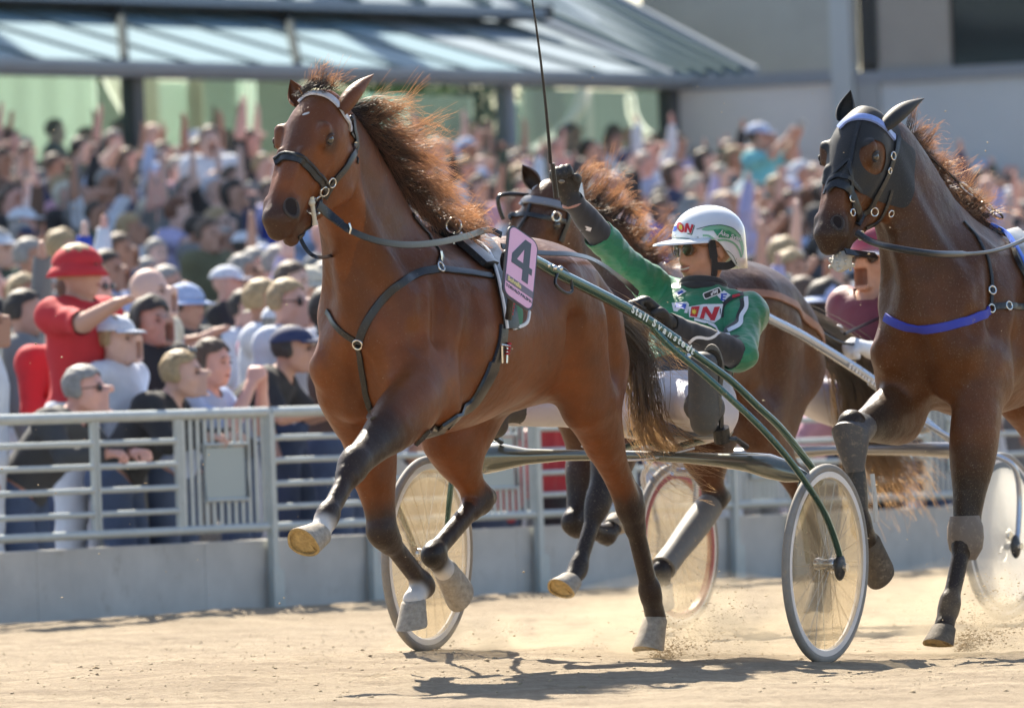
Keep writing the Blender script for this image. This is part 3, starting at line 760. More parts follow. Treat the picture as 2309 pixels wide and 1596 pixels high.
arc = [(1042, 528), (1075, 556), (1105, 600), (1118, 650), (1127, 700), (1133, 742)]
hs.strap(b, [(x + 16, y) for x, y in arc], .085, .016, M_BLACK, off=.004, n=6); b.build('saddle', har1)
M_GREEN = mat('racing_green_cloth', (.012, .16, .065), .62, var=.2, vscale=30, sheen=.3)
b = MB(); hs.strap(b, arc, .012, .006, M_WHITE, off=.018); 
hs.strap(b, [(1150, 742), (1178, 730), (1185, 705)], .012, .006, M_WHITE, off=.014); b.build('piping', har1)
b = MB(); hs.strap(b, [(1162, 690), (1164, 712), (1158, 732)], .055, .010, M_GREEN, off=.004); b.build('saddle_cloth', har1)
b = MB(); hs.strap(b, [(1133, 735), (1130, 770), (1118, 810), (1098, 855)], .050, .010, M_BLACK, n=6)
hs.strap(b, [(1112, 822), (1090, 868), (1050, 918), (1010, 953), (975, 976), (950, 985)], .074, .010, M_BLACK, off=.003, n=6); b.build('girth', har1)
b = MB(); p, n_ = hs.hit(1128, 792); q = n_.cross(Vector((0, 0, 1))).normalized(); z_ = q.cross(n_)
for dx in (-.022, .020): b.tube([p + n_ * .016 + q * dx + z_ * .02, p + n_ * .020 + q * dx * .8 - z_ * .04], .0045, M_STEEL, 8)
b.tube([p + n_ * .02 - q * .03 + z_ * .02, p + n_ * .02 + q * .035 + z_ * .025], .004, M_STEEL, 8); b.build('buckle', har1)
M_RED = mat('red_cord', (.45, .02, .03), .6); b = MB()
for (x, y) in ((1146, 690), (1138, 775)):
    for k in range(4):
        p, n_ = hs.hit(x - k * 1.2, y + k * 7); b.ball(p + n_ * .018, .010, M_RED, 5, (1, 1, .6))
b.build('cord', har1)
# saddle tree, terrets and loops on the back
b = MB(); top = [Vector((1.66, yy, 0)) for yy in (-.16, -.08, 0, .08, .16)]
pts = []; nr = []
for yy in np.linspace(-.2, .2, 9):
    q = hs.bvh.ray_cast(Vector((1.56, yy, 2.4)), Vector((0, 0, -1)))
    pts.append(q[0] + q[1] * .01); nr.append(q[1])
b.ribbon(pts, nr, .11, .022, M_BLACK); b.build('saddle_tree', har1)
for yy in (-.07, .09):
    b = MB(); q = hs.bvh.ray_cast(Vector((1.60, yy, 2.4)), Vector((0, 0, -1)))[0]; torus(b, q + Vector((0, 0, .065)), (1, .3, 0), .027, .0045, M_STEEL)
    b.tube([q, q + Vector((0, 0, .04))], .006, M_STEEL, 8); b.build('terret', har1)
b = MB(); q = hs.bvh.ray_cast(Vector((1.50, .05, 2.4)), Vector((0, 0, -1)))[0]
for k in range(7): b.ball(q + Vector((.05 - .03 * k, .03 * math.sin(k * 2.2), .035 + .01 * math.cos(k * 1.7))), .014 - .001 * (k % 3), M_STEEL if k % 2 else M_BLACK, 5)
b.tube([q + Vector((.10, -.03, .03)), q + Vector((.02, .03, .05)), q + Vector((-.08, .02, .035))], .008, M_BLACK, 8); b.build('fastening', har1)
b = MB(); c = FR1.l(1150, 640, .36); b.ball(FR1.l(1143, 590, .35), .030, M_BLACK, 7, (1, .8, 1.5)); b.tube([FR1.l(1148, 570, .30), FR1.l(1146, 600, .36), FR1.l(1155, 650, .36), FR1.l(1146, 720, .33)], .012, M_BLACK, 8)
b.ball(FR1.l(1140, 575, .35), .011, M_STEEL, 6); b.build('shaft_coupling', har1)

# bridle
bri = empty('bridle', 'black bridle with white browband and ring bit on the leading bay horse', 'bridle', FR1.mat)
b = MB(); hs.strap(b, [(668, 226), (684, 217), (712, 212), (742, 221), (765, 243), (780, 268), (788, 290)], .026, .007, mat('browband_white', (.62, .64, .70), .35, spec=.7, var=.25, vscale=70), off=.003, n=6); b.build('browband', bri)
b = MB(); hs.strap(b, [(793, 262), (796, 290), (800, 325), (793, 352), (778, 378), (758, 402), (742, 425), (730, 447)], .024, .007, M_BLACK, off=.003, n=6)
hs.strap(b, [(790, 300), (806, 330), (804, 368)], .010, .004, M_BLACK, off=.003); b.build('cheekpiece', bri)
b = MB(); hs.strap(b, [(622, 366), (640, 355), (668, 355), (694, 374), (716, 400), (736, 424)], .034, .008, M_GREYL, off=.003, n=6)
hs.strap(b, [(622, 362), (640, 350), (669, 350), (697, 369), (720, 396), (738, 420)], .010, .007, M_BLACK, off=.010, n=6); b.build('noseband', bri)
b = MB()
for (x, y, rr) in ((728, 430, .017), (716, 446, .014)):
    p, n_ = hs.hit(x, y); torus(b, p + n_ * .010, n_, rr, .0032, M_STEEL); b.build('ring', bri); b = MB()
p, n_ = hs.hit(745, 412); torus(b, p + n_ * .010, n_, .016, .003, M_STEEL); b.build('ring', bri); b = MB()
p, n_ = hs.hit(784, 268); b.ball(p + n_ * .012, .010, M_BLACK, 7)
b.build('rosette', bri)
M_BIT = mat('bit_bone', (.75, .68, .52), .35)
p, n_ = hs.hit(706, 470); b = MB(); torus(b, p + n_ * .012, n_ + Vector((.3, 0, 0)), .030, .0055, M_STEEL, a0=.4, a1=5.6)
q = p + n_ * .018; b.tube([q + Vector((.02, 0, .03)), q + Vector((.015, 0, 0)), q + Vector((.012, .005, -.055)), q + Vector((.01, .005, -.068))], [.009, .008, .008, .011], M_BIT, 9); b.ball(q + Vector((.02, 0, .01)), .013, M_BIT, 7); b.build('bit', bri)
b = MB(); hs.strap(b, [(724, 452), (706, 492), (690, 520), (672, 536)], .014, .005, M_BLACK, off=.002); b.build('chin_strap', bri)

# driving reins
rein = empty('driving_rein', 'grey leather rein from the bay horse bit back to the driver in green', 'rein', FR1.mat)
b = MB(); pts = catmull([FR1.l(716, 462, .12), FR1.l(745, 487, .14), FR1.l(790, 520, .20), FR1.l(850, 543, .24), FR1.l(915, 552, .25), FR1.l(985, 547, .22), FR1.l(1050, 533, .16), FR1.l(1100, 519, .10), FR1.l(1130, 530, .12)], 7)
b.ribbon(pts, [Vector((.3, 1, .1))] * len(pts), [.030] * 14 + [.024] * (len(pts) - 14), .004, M_GREYL)
b.ribbon(pts[:12], [Vector((.3, 1, .1))] * 12, .036, .006, M_BLACK); b.build('strap', rein)
p = pts[13]; b = MB(); b.tube([p + Vector((0, .008, .018)), p + Vector((0, .014, 0)), p + Vector((0, .008, -.018))], .004, M_STEEL, 6); b.build('buckle', rein)
b = MB(); pts = catmull([FR1.l(1130, 555, .25), FR1.l(1214, 570, .27), FR1.l(1290, 574, .27), FR1.l(1345, 590, .20), FR1.l(1405, 632, .10), FR1.l(1438, 662, .09)], 8)
b.ribbon(pts, [Vector((.4, 1, .35 + .4 * math.sin(i * .12))) for i in range(len(pts))], .022, .003, M_GREYL); b.build('hand_part', rein)
b = MB(); pts = catmull([FR1.l(672, 525, -.02), FR1.l(684, 552, .0), FR1.l(700, 573, .02), FR1.l(722, 581, .03), FR1.l(760, 575, -.10)], 6)
b.ribbon(pts, [Vector((.5, .6, .5))] * len(pts), .016, .003, M_GREYL); b.build('far_strap', rein)

# number plate
def cam_axes():
    m = CM.to_3x3(); return m @ Vector((1, 0, 0)), m @ Vector((0, 1, 0)), m @ Vector((0, 0, -1))
cr, cu_, cf = cam_axes()
U = (cr * 65 - cu_ * 45 + cf * 60); V = (cr * 14 + cu_ * 150 + cf * 97); Wn = U.cross(V).normalized(); U.normalize(); V = Wn.cross(U).normalized()
pc = FR1.w(FR1.l(1174, 604, .47))
mwp = Matrix((U, V, Wn)).transposed().to_4x4(); mwp.translation = pc
plate = empty('number_plate', 'pink plate with a dark number 4 on the flank of the bay horse', 'number plate', mwp)
def rrect(w_, h_, r_, n=6):
    out = []
    for cx_, cy_, a0 in ((w_ / 2 - r_, h_ / 2 - r_, 0), (-w_ / 2 + r_, h_ / 2 - r_, 90), (-w_ / 2 + r_, -h_ / 2 + r_, 180), (w_ / 2 - r_, -h_ / 2 + r_, 270)):
        for k in range(n + 1): a = R(a0 + 90 * k / n); out.append((cx_ + r_ * math.cos(a), cy_ + r_ * math.sin(a)))
    return out
PW, PH = .158, .298
I4 = Matrix.Identity(4)
b = MB(); b.prism(rrect(PW, PH, .035), .008, mat('plate_edge', (.06, .065, .08), .4), Matrix.Translation((0, 0, -.008))); b.build('backing', plate, smooth=False)
M_PINK = mat('plate_pink', (.86, .50, .67), .45, spec=.3); M_DK = mat('plate_print_grey', (.085, .10, .115), .5)
b = MB(); b.prism(rrect(PW - .014, PH - .014, .030), .002, M_PINK, I4); b.build('face', plate, smooth=False)
four = [(.012, .088), (.036, .088), (.036, -.012), (.048, -.012), (.048, -.040), (.036, -.040), (.036, -.085), (.008, -.085), (.008, -.040), (-.050, -.040), (-.050, -.006)]
b = MB(); T3 = Matrix.Translation((0, .022, .002))
b.prism([(.008, .100), (.040, .100), (.040, .0), (.008, .0)][::-1], .0012, M_DK, T3)
b.prism([(.008, .100), (.008, .060), (-.026, .0), (-.052, .0), (-.052, .012)], .0012, M_DK, T3)
b.prism([(-.052, 0), (.056, 0), (.056, -.026), (-.052, -.026)][::-1], .0012, M_DK, T3 @ Matrix.Translation((0, 0, .0001)))
b.prism([(.008, -.026), (.040, -.026), (.040, -.070), (.008, -.070)][::-1], .0012, M_DK, T3); b.build('numeral', plate, smooth=False)
b = MB(); b.prism([(-.070, -.064), (.071, -.064), (.071, -.092), (-.070, -.092)][::-1], .001, mat('plate_band', (.20, .17, .21), .5), Matrix.Translation((0, 0, .002))); b.build('band', plate, smooth=False)
o = obj('lettering', text_mesh('Solvalla', .024, mat('plate_yellow', (.80, .68, .30), .5), bold=.0008), plate); o.location = (-.028, -.078, .004)
o = obj('lettering', text_mesh('TORVALD PALEMA', .0175, M_DK, space=.92), plate); o.location = (.0, -.108, .003)

# ================================================================ sulkies
def tube_mat(nm, col, metal=.0, rough=.18): return mat(nm, col, rough, metal, spec=.8, coat=.8, dirt=.30, dirt_col=(.30, .24, .15), dscale=60)
M_TYRE = mat('tyre_grey', (.28, .26, .235), .75, var=.12, vscale=30, dirt=.5, dirt_col=(.36, .30, .22), dscale=70)
M_RIM = mat('white_rim', (.74, .75, .78), .25, spec=.8, coat=.5, dirt=.12)
M_HUB = mat('hub_black', (.03, .03, .032), .3, spec=.6, dirt=.5)
def disc_mat(name, tint, clear, rough=.12):
    if name in MATS: return MATS[name]
    m = bpy.data.materials.new(name); m.use_nodes = True; MATS[name] = m; N = m.node_tree.nodes; K = m.node_tree.links
    o = N['Material Output']; b_ = N['Principled BSDF']; b_.inputs['Base Color'].default_value = (*tint, 1); tl2 = N.new('ShaderNodeBsdfTranslucent'); tl2.inputs[0].default_value = (*tint, 1); mx2 = N.new('ShaderNodeMixShader'); mx2.inputs[0].default_value = .55; K.new(b_.outputs[0], mx2.inputs[1]); K.new(tl2.outputs[0], mx2.inputs[2]); b_.inputs['Roughness'].default_value = rough
    b_.inputs['Specular IOR Level'].default_value = .8; b_.inputs['Coat Weight'].default_value = .6; b_.inputs['Coat Roughness'].default_value = .05
    t = N.new('ShaderNodeBsdfTransparent'); t.inputs[0].default_value = (.97, .95, .90, 1); mx = N.new('ShaderNodeMixShader')
    tc = N.new('ShaderNodeTexCoord'); n = N.new('ShaderNodeTexNoise'); n.inputs['Scale'].default_value = 9; n.inputs['Detail'].default_value = 6; K.new(tc.outputs['Object'], n.inputs[0])
    r = N.new('ShaderNodeMapRange'); r.inputs[1].default_value = .3; r.inputs[2].default_value = .75; r.inputs[3].default_value = clear + .12; r.inputs[4].default_value = clear - .15
    K.new(n.outputs[0], r.inputs[0]); K.new(r.outputs[0], mx.inputs[0]); K.new(mx2.outputs[0], mx.inputs[1]); K.new(t.outputs[0], mx.inputs[2]); K.new(mx.outputs[0], o.inputs[0])
    return m
def make_wheel(root, y, Rw, disc, ring=None, z0=None, spokes=24, yaw=0):
    sgn = 1 if y > 0 else -1
    ax = Matrix.Translation((0, y, Rw)) @ Matrix.Rotation(R(90), 4, 'X')   # local z of the lathe runs along the axle
    wh = bpy.data.objects.new('wheel', None); wh.empty_display_size = .1; link(wh, root)
    t = MB(); t.lathe([(Rw - .027 + .0165 * math.cos(a) * 1.0, .0155 * math.sin(a)) for a in np.linspace(-math.pi, math.pi, 15)], M_TYRE, ax, 72)
    # tread grows to the full radius
    o = t.build('tyre', wh)
    t = MB(); r1 = Rw - .040; t.lathe([(r1, -.012), (r1 + .004, -.009), (r1 + .004, .009), (r1, .012), (r1 - .020, .011), (r1 - .026, .0), (r1 - .020, -.011), (r1, -.012)], M_RIM, ax, 72); t.build('rim', wh)
    if ring: t = MB(); t.lathe([(r1 - .012, .0125), (r1 - .036, .0135), (r1 - .036, -.0135), (r1 - .012, -.0125), (r1 - .012, .0125)], ring, ax, 72); t.build('stripe', wh)
    r2 = r1 - .022
    for q in (-1, 1):
        t = MB(); t.lathe([(r2, .011 * q), (r2 * .6, .020 * q), (.035, .030 * q)], disc, ax, 72); t.build('disc_cover', wh)
    t = MB(); rnd = random.Random(3)
    for k in range(spokes):
        a = 2 * math.pi * k / spokes; a2 = a + (.35 if k % 2 else -.35); z = .018 if (k // 2) % 2 else -.018
        t.tube([ax @ Vector((.022 * math.cos(a2), .022 * math.sin(a2), z)), ax @ Vector((r2 * math.cos(a), r2 * math.sin(a), 0))], .0013, M_STEEL, 5)
    t.build('spokes', wh)
    t = MB(); t.lathe([(.0, -.040), (.020, -.040), (.024, -.025), (.018, -.01), (.018, .01), (.024, .025), (.020, .040), (0, .040)], M_STEEL, ax, 24); t.build('hub', wh)
    return wh
def make_sulky(fr, root, m_shaft, Rw, half, discs, rings, near, seatm):
    # near: dict of local point lists for the near side, mirrored on the far side
    for sgn, nm in ((1, 0), (-1, 1)):
        make_wheel(root, half * sgn, Rw, discs[nm], rings[nm])
        mir = lambda P: [Vector((p[0], p[1] * sgn, p[2])) for p in P]
        b = MB(); p = catmull(mir(near['shaft']), 6); n = len(p); b.tube(p, [.0205] * n, m_shaft, 14); o = b.build('shaft', root)
        b = MB(); p = catmull(mir(near['outer']), 6); b.tube(p, .0125, m_shaft, 12)
        h = p[-1]; b.ball(h, .036, M_HUB, 10, (.75, .6, 1.4)); b.tube([h + Vector((0, -.05 * sgn, 0)), h + Vector((0, .03 * sgn, 0))], .016, M_STEEL, 14); b.build('outer_fork', root)
        b = MB(); p = catmull(mir(near['inner']), 6); b.tube(p, .0135, m_shaft, 12)
        p = catmull(mir([near['inner'][-1], (.0, half - .10, Rw + .28), (0, half - .07, Rw)]), 6); b.tube(p, [.018] * (len(p) - 4) + [.016, .014, .013, .012], m_shaft, 12, flat=.6); b.build('inner_fork', root)
    b = MB(); bm_ = near['beam']; n = len(bm_)
    b.tube([q[0] for q in bm_], [q[1] for q in bm_], near.get('bm', m_shaft), 20, up=(0, 0, 1), flat=1.1); b.build('axle_beam', root)
def L1(px, py, l): return FR1S.l(px, py, l)
HALF, RW = .812, .377
sulky1 = empty('racing_sulky', 'green racing sulky with clear disc wheels behind the leading bay horse', 'sulky', FR1S.mat)
near1 = {'shaft': [L1(1150, 560, .34), L1(1214, 592, .345), L1(1256, 615, .36), L1(1348, 661, .40), L1(1421, 700, .44), L1(1470, 730, .48), L1(1528, 770, .53)],
         'outer': [L1(1470, 736, .48), L1(1516, 785, .54), L1(1583, 841, .62), L1(1648, 899, .70), L1(1721, 969, .78), L1(1781, 1038, .83), L1(1829, 1106, .86), L1(1864, 1167, .87), L1(1891, 1244, .87), L1(1894, 1278, .87)],
         'inner': [L1(1515, 762, .52), L1(1576, 805, .57), L1(1648, 858, .63), L1(1709, 916, .68), L1(1764, 969, .71), L1(1829, 1052, .735), L1(1850, 1085, .74)],
         'beam': None}
bz = .80
near1['bm'] = tube_mat('beam_grey', (.16, .17, .14), .5)
near1['beam'] = [((0, -.74, .70), .012), ((0, -.66, .725), .030), ((0, -.58, .74), .062), ((0, -.50, .745), .050), ((0, -.40, .748), .030), ((0, -.25, .755), .021), ((0, 0, .76), .018),
                 ((0, .25, .755), .021), ((0, .40, .748), .026), ((0, .50, .742), .036), ((0, .58, .73), .046), ((0, .66, .71), .040), ((0, .74, .69), .014)]
M_SH1 = tube_mat('shaft_green', (.03, .10, .075), .55)
M_BEAM = tube_mat('beam_grey', (.16, .17, .14), .5)
DISC1 = disc_mat('clear_disc', (.52, .42, .28), .60); 
make_sulky(FR1S, sulky1, M_SH1, RW, HALF, (DISC1, DISC1), (None, None), near1, None)
def lettering_along(txt, pts, fr, root, m, size, nrm, lift, t0=0.0, step=None):
    # one mesh of letters following a tube
    P = [Vector(p) for p in pts]; L = [0]
    for i in range(1, len(P)): L.append(L[-1] + (P[i] - P[i - 1]).length)
    def pos(s):
        s = max(0, min(s, L[-1] - 1e-4)); i = max(j for j in range(len(L)) if L[j] <= s); i = min(i, len(P) - 2); t = (s - L[i]) / (L[i + 1] - L[i])
        return P[i].lerp(P[i + 1], t), (P[i + 1] - P[i]).normalized()
    V = []; Fc = []; s = t0; step = step or size * .62
    for ch in txt:
        adv = step * (.55 if ch in 'lit ' else 1.0); s += adv / 2
        if ch != ' ':
            p, t = pos(s); n_ = Vector(nrm); n_ = (n_ - t * n_.dot(t)).normalized(); up = n_.cross(t)
            me = text_mesh(ch, size, m, depth=.0004, bold=.0012); o = len(V)
            for v in me.vertices: V.append(p + n_ * (lift + v.co.z) + t * v.co.x + up * v.co.y)
            for f in me.polygons: Fc.append(tuple(o + a for a in f.vertices))
            bpy.data.meshes.remove(me)
        s += adv / 2
    return obj('lettering', mesh('lettering', V, Fc, [m], smooth=False), root)
M_LET = mat('lettering_white', (.80, .86, .84), .5)
vdir = (FR1S.inv.to_3x3() @ (-ray(1450, 720))).normalized() + Vector((0, 0, .25))
lettering_along('Stall Svanstedt', catmull(near1['shaft'] + [L1(1560, 794, .56)], 6), FR1S, sulky1, M_LET, .036, vdir, .0215, t0=.80, step=.0285)
b = MB(); ct = FR1S.l(1560, 988, .03)
def pad(mb, c, sx, sy, sz, m):
    V = []; Fc = []; n = 24; rings = [(-1, .0), (-1, .80), (-.6, .95), (0, 1.0), (.6, .93), (1.0, .78), (1.0, 0)]
    for z, s_ in rings: V += [Vector(c) + Vector((sx * s_ * math.copysign(abs(math.cos(2 * math.pi * k / n)) ** .7, math.cos(2 * math.pi * k / n)), sy * s_ * math.copysign(abs(math.sin(2 * math.pi * k / n)) ** .7, math.sin(2 * math.pi * k / n)), sz * z)) for k in range(n)]
    for i in range(len(rings) - 1): Fc += [(i * n + k, i * n + (k + 1) % n, (i + 1) * n + (k + 1) % n, (i + 1) * n + k) for k in range(n)]
    mb.add(V, Fc, m)
pad(b, (-.46, 0, .842), .19, .19, .028, mat('seat_vinyl', (.10, .12, .15), .4, var=.15)); b.build('seat', sulky1)
b = MB()
for y in (-.1, .1): b.tube([(0, y, .81), (-.15, y, .775), (-.35, y, .80), (-.52, y, .812)], .014, M_SH1, 10)
b.build('seat_bracket', sulky1)
for sg in (1, -1):
    b = MB(); p0 = Vector((.02, .50 * sg, .80)); fp = Vector((.14, .45 * sg, .93)) if sg > 0 else Vector((.20, -.46, .93))
    b.tube([p0, p0 + Vector((.10, 0, .03)), fp + Vector((-.01, 0, -.10)), fp + Vector((.0, 0, .0))], .011, M_BLACK, 8)
    b.tube([fp + Vector((-.02, 0, -.11)), fp + Vector((.0, 0, -.06))], .032, M_BLACK, 14); b.build('footrest', sulky1)
b = MB(); b.tube(catmull([(.0, -.18, .79), (.02, -.05, .745), (.02, .12, .75), (0, .28, .79)], 6), .004, M_WHITE, 6); b.build('cable', sulky1)
for q, l in (((1545, 803), .56), ((1256, 606), .36), ((1243, 604), .36), ((1228, 598), .35)):
    b = MB(); b.ball(L1(*q, l) + Vector((0, .012, 0)), .011, M_STEEL, 7); b.build('bolt', sulky1)
b = MB(); b.tube(catmull([L1(1258, 612, .37), L1(1252, 640, .38), L1(1275, 660, .39), L1(1290, 655, .39), L1(1283, 620, .38), L1(1262, 600, .36)], 5), .006, M_BLACK, 8); b.build('quick_strap', sulky1)

# ================================================================ the driver in green
M_SKIN = mat('tanned_skin', (.55, .27, .17), .45, var=.16, vscale=22, spec=.45, bump=.0006, bscale=200)
M_GREENJ = mat('green_silks', (.018, .215, .10), .45, var=.22, vscale=9, spec=.5, sheen=.2, bump=.010, bscale=9, bump2=.02, b2scale=5, aniso_scale=(1, 1, 2.6))
M_BLK_CLOTH = mat('black_stretch_cloth', (.020, .020, .024), .7, var=.3, vscale=14, sheen=.3, bump=.002, bscale=30)
M_BREECH = mat('white_breeches', (.72, .70, .76), .6, var=.06, vscale=8, bump=.006, bscale=12, dirt=.14, dirt_col=(.36, .26, .16), dscale=150)
M_GLOVE = mat('black_glove', (.022, .020, .018), .55, spec=.5, dirt=.45, dirt_col=(.14, .11, .08), dscale=70)
class Man:                     # one continuous body from joints given in a local frame
    def __init__(s, J, h=.009, head_yaw=0.0, head_pitch=0.0, k=1.0, lo=(-1.3, -1.1, .0), hi=(1.0, 1.1, 2.4), fingers=True, face=True, hk=1.0):
        s.F = F = Field(lo, hi, h); s.J = J; V3 = lambda n_: np.array(J[n_], float)
        ch = F.chain
        pel, ch_, nk, hd = V3('pelvis'), V3('chest'), V3('neck'), V3('head')
        sh = [V3('shoulder_l'), V3('shoulder_r')]; lat = sh[0] - sh[1]; lat /= np.linalg.norm(lat)
        ch([pel, lerp(pel, ch_, .45), ch_, lerp(ch_, nk, .55)], [(.165 * k, .125 * k), (.150 * k, .110 * k), (.175 * k, .125 * k), (.12 * k, .09 * k)], .05, side=lat, lab=1)
        ch([sh[0], lerp(ch_, nk, .6), sh[1]], [.068 * k, .080 * k, .068 * k], .05, side=(0, 0, 1), lab=1)
        ch([lerp(ch_, nk, .5), nk, lerp(nk, hd, .6)], [.075 * k, .058 * k, .055 * k], .03, lab=2)
        cyw, syw = math.cos(head_yaw), math.sin(head_yaw)
        f = np.array((cyw * math.cos(head_pitch), syw * math.cos(head_pitch), math.sin(head_pitch))); l = np.array((-syw, cyw, 0)); u = np.cross(f, l)
        s.hf, s.hl, s.hu, s.hc = f, l, u, hd
        kb = k; k = k * hk
        Hp = lambda a, b, c: hd + f * a * kb * hk + l * b * kb * hk + u * c * kb * hk
        s.Hp = Hp; rm = np.array([f, l, u]).T.tolist()
        F.ell(Hp(-.012, 0, .028), (.098 * k, .077 * k, .092 * k), .02, rot=rm, lab=3)
        F.ell(Hp(.022, 0, -.030), (.068 * k, .062 * k, .078 * k), .03, rot=rm, lab=3)
        F.seg(Hp(.052, 0, -.086), Hp(.056, 0, -.094), .024 * k, .018 * k, .03, lab=3)
        F.seg(Hp(.0, .05, -.060), Hp(.045, .022, -.090), .022 * k, .020 * k, .03, lab=3); F.seg(Hp(.0, -.05, -.060), Hp(.045, -.022, -.090), .022 * k, .020 * k, .03, lab=3)
        if face:
            F.seg(Hp(.082, 0, .012), Hp(.097, 0, -.029), .008 * k, .0125 * k, .010, lab=3)
            F.seg(Hp(.088, .013, -.034), Hp(.088, -.013, -.034), .010 * k, .010 * k, .010, lab=3)
            F.seg(Hp(.072, .036, .026), Hp(.080, -.036, .026), .012 * k, .012 * k, .015, lab=3)
            F.seg(Hp(.076, .024, -.058), Hp(.076, -.024, -.058), .011 * k, .011 * k, .012, lab=3)
            F.seg(Hp(.078, .018, -.068), Hp(.078, -.018, -.068), .009 * k, .009 * k, .010, lab=3)
            for q in (-1, 1):
                F.ell(Hp(.086, .033 * q, .004), (.014 * k, .017 * k, .011 * k), .012, rot=rm, sub=True)
                F.ell(Hp(.045, .047 * q, -.030), (.026 * k, .022 * k, .026 * k), .02, rot=rm, lab=3)
                F.ell(Hp(-.010, .079 * q, -.004), (.020 * k, .009 * k, .032 * k), .006, rot=rm, lab=3)
            F.seg(Hp(.100, .026, -.0635), Hp(.100, -.026, -.0635), .0045 * k, .0045 * k, .004, sub=True)
        k = kb
        for q, nm in ((0, 'l'), (1, 'r')):
            E, W_, Hn = V3('elbow_' + nm), V3('wrist_' + nm), V3('hand_' + nm)
            ch([sh[q], lerp(sh[q], E, .45), E], [.062 * k, .050 * k, .043 * k], .035, lab=4)
            ch([E, lerp(E, W_, .3), W_], [.043 * k, .042 * k, .028 * k], .02, lab=5)
            hv = Hn - W_; hn = hv / max(1e-6, np.linalg.norm(hv)); pv = np.array(J.get('palm_' + nm, (1, 0, 0)), float); pv = pv - hn * pv.dot(hn); pv /= np.linalg.norm(pv)
            sd = np.cross(hn, pv)
            ch([W_, lerp(W_, Hn, .6), Hn], [(.030 * k, .022 * k), (.040 * k, .020 * k), (.042 * k, .018 * k)], .015, side=sd, lab=6)
            if fingers:
                curl = J.get('curl_' + nm, 1.0)
                for i, o in enumerate((-.030, -.010, .010, .029)):
                    b = Hn + sd * o * k; L = (.036, .042, .040, .032)[i] * k
                    p1 = b + hn * L * (1 - .3 * curl) + pv * L * .7 * curl; p2 = p1 + (hn * (1 - 1.5 * curl) + pv * .75) * L * .75; p3 = p2 + (-hn * curl * .9 + hn * (1 - curl) + pv * -.15 * curl) * L * .55
                    ch([b, p1, p2, p3], [.0115 * k, .0105 * k, .0095 * k, .0085 * k], .004, lab=6, n=2)
                ts = J.get('thumb_' + nm, 1); t0 = lerp(W_, Hn, .35) + sd * -.028 * ts * k; t1 = t0 + (sd * -.022 * ts + hn * .030 + pv * .012) * k; t2 = t1 + (hn * .022 + pv * .024 + sd * .006 * ts) * k
                ch([t0, t1, t2], [.015 * k, .0125 * k, .010 * k], .008, lab=6, n=2)
            Hh, K, A, T = V3('hip_' + nm), V3('knee_' + nm), V3('ankle_' + nm), V3('toe_' + nm)
            ch([Hh, lerp(Hh, K, .5), K], [.098 * k, .082 * k, .060 * k], .05, lab=7)
            ch([K, lerp(K, A, .3), A], [.060 * k, .058 * k, .038 * k], .02, lab=8)
            heel = A + (A - T) * .28; ft = (T - A); ft /= np.linalg.norm(ft)
            dn = np.array(J.get('sole_' + nm, (0, 0, -1)), float); dn = dn - ft * dn.dot(ft); dn /= np.linalg.norm(dn)
            ch([A - ft * .045 + dn * .045, A + ft * .05 + dn * .05, T + dn * .055], [(.036 * k, .035 * k), (.042 * k, .036 * k), (.042 * k, .022 * k)], .02, side=np.cross(ft, dn), lab=9)
            F.seg(A, A + dn * .05, .04 * k, .036 * k, .02, lab=9)
        s.P, s.Q, s.lab = F.extract(); s.F = None
        s.P = smooth_mesh(s.P, s.Q, 1, .35); s.N = vnormals(s.P, s.Q); s.bvh = None
    def tree(s): 
        if s.bvh is None: s.bvh = BVHTree.FromPolygons([tuple(p) for p in s.P], [tuple(q) for q in s.Q])
        return s.bvh
    def along(s, a, b):        # 0..1 position of every vertex from joint a to joint b
        A, B = np.array(s.J[a], float), np.array(s.J[b], float); d = B - A; return ((s.P - A) @ d) / d.dot(d)
def garment(man, name, mask, off, m, root, folds=.004, fs=18, seed=1, **k):
    V, Q = shell(man.P, man.Q, mask, off, folds, fs, seed); return obj(name, mesh(name, V, Q, [m]), root, **k)
D_ = FR1
J1 = {'pelvis': (-.46, 0, .95), 'chest': (-.62, 0, 1.24), 'neck': (-.665, -.0, 1.365), 'head': tuple(D_.l(1590, 564, .0)),
      'shoulder_l': tuple(D_.l(1680, 712, .18)), 'shoulder_r': tuple(D_.l(1500, 672, -.17)),
      'elbow_r': tuple(D_.l(1392, 578, -.23)), 'wrist_r': tuple(D_.l(1287, 448, -.27)), 'hand_r': tuple(D_.l(1266, 392, -.28)),
      'elbow_l': tuple(D_.l(1668, 802, .27)), 'wrist_l': tuple(D_.l(1508, 730, .15)), 'hand_l': tuple(D_.l(1449, 680, .09)),
      'hip_l': (-.45, .11, .93), 'knee_l': (-.06, .13, .985), 'ankle_l': (.17, .40, .94), 'toe_l': (.20, .42, 1.12), 'sole_l': (1, 0, 0),
      'hip_r': (-.45, -.11, .93), 'knee_r': (-.09, -.30, .965), 'ankle_r': (.20, -.45, .96), 'toe_r': (.24, -.47, 1.13), 'sole_r': (1, 0, 0),
      'palm_r': (.9, .45, 0), 'palm_l': (.6, -.2, -.8), 'curl_r': .9, 'curl_l': 1.0, 'thumb_r': -1, 'thumb_l': -1}
dm = Man(J1, .0075, head_yaw=R(-31), head_pitch=R(-2), hk=1.1, lo=(-1.05, -.75, .62), hi=(.45, .75, 2.1))
drv = empty('person', 'driver in green and black silks and white helmet raising a whip from the front sulky', 'person', FR1.mat)
me = mesh('body', dm.P, dm.Q, [M_SKIN]); obj('body', me, drv)
lb = dm.lab; tE = dm.along('elbow_r', 'wrist_r'); tl = dm.along('elbow_l', 'wrist_l')
nearR = dm.P[:, 2] > 1.42
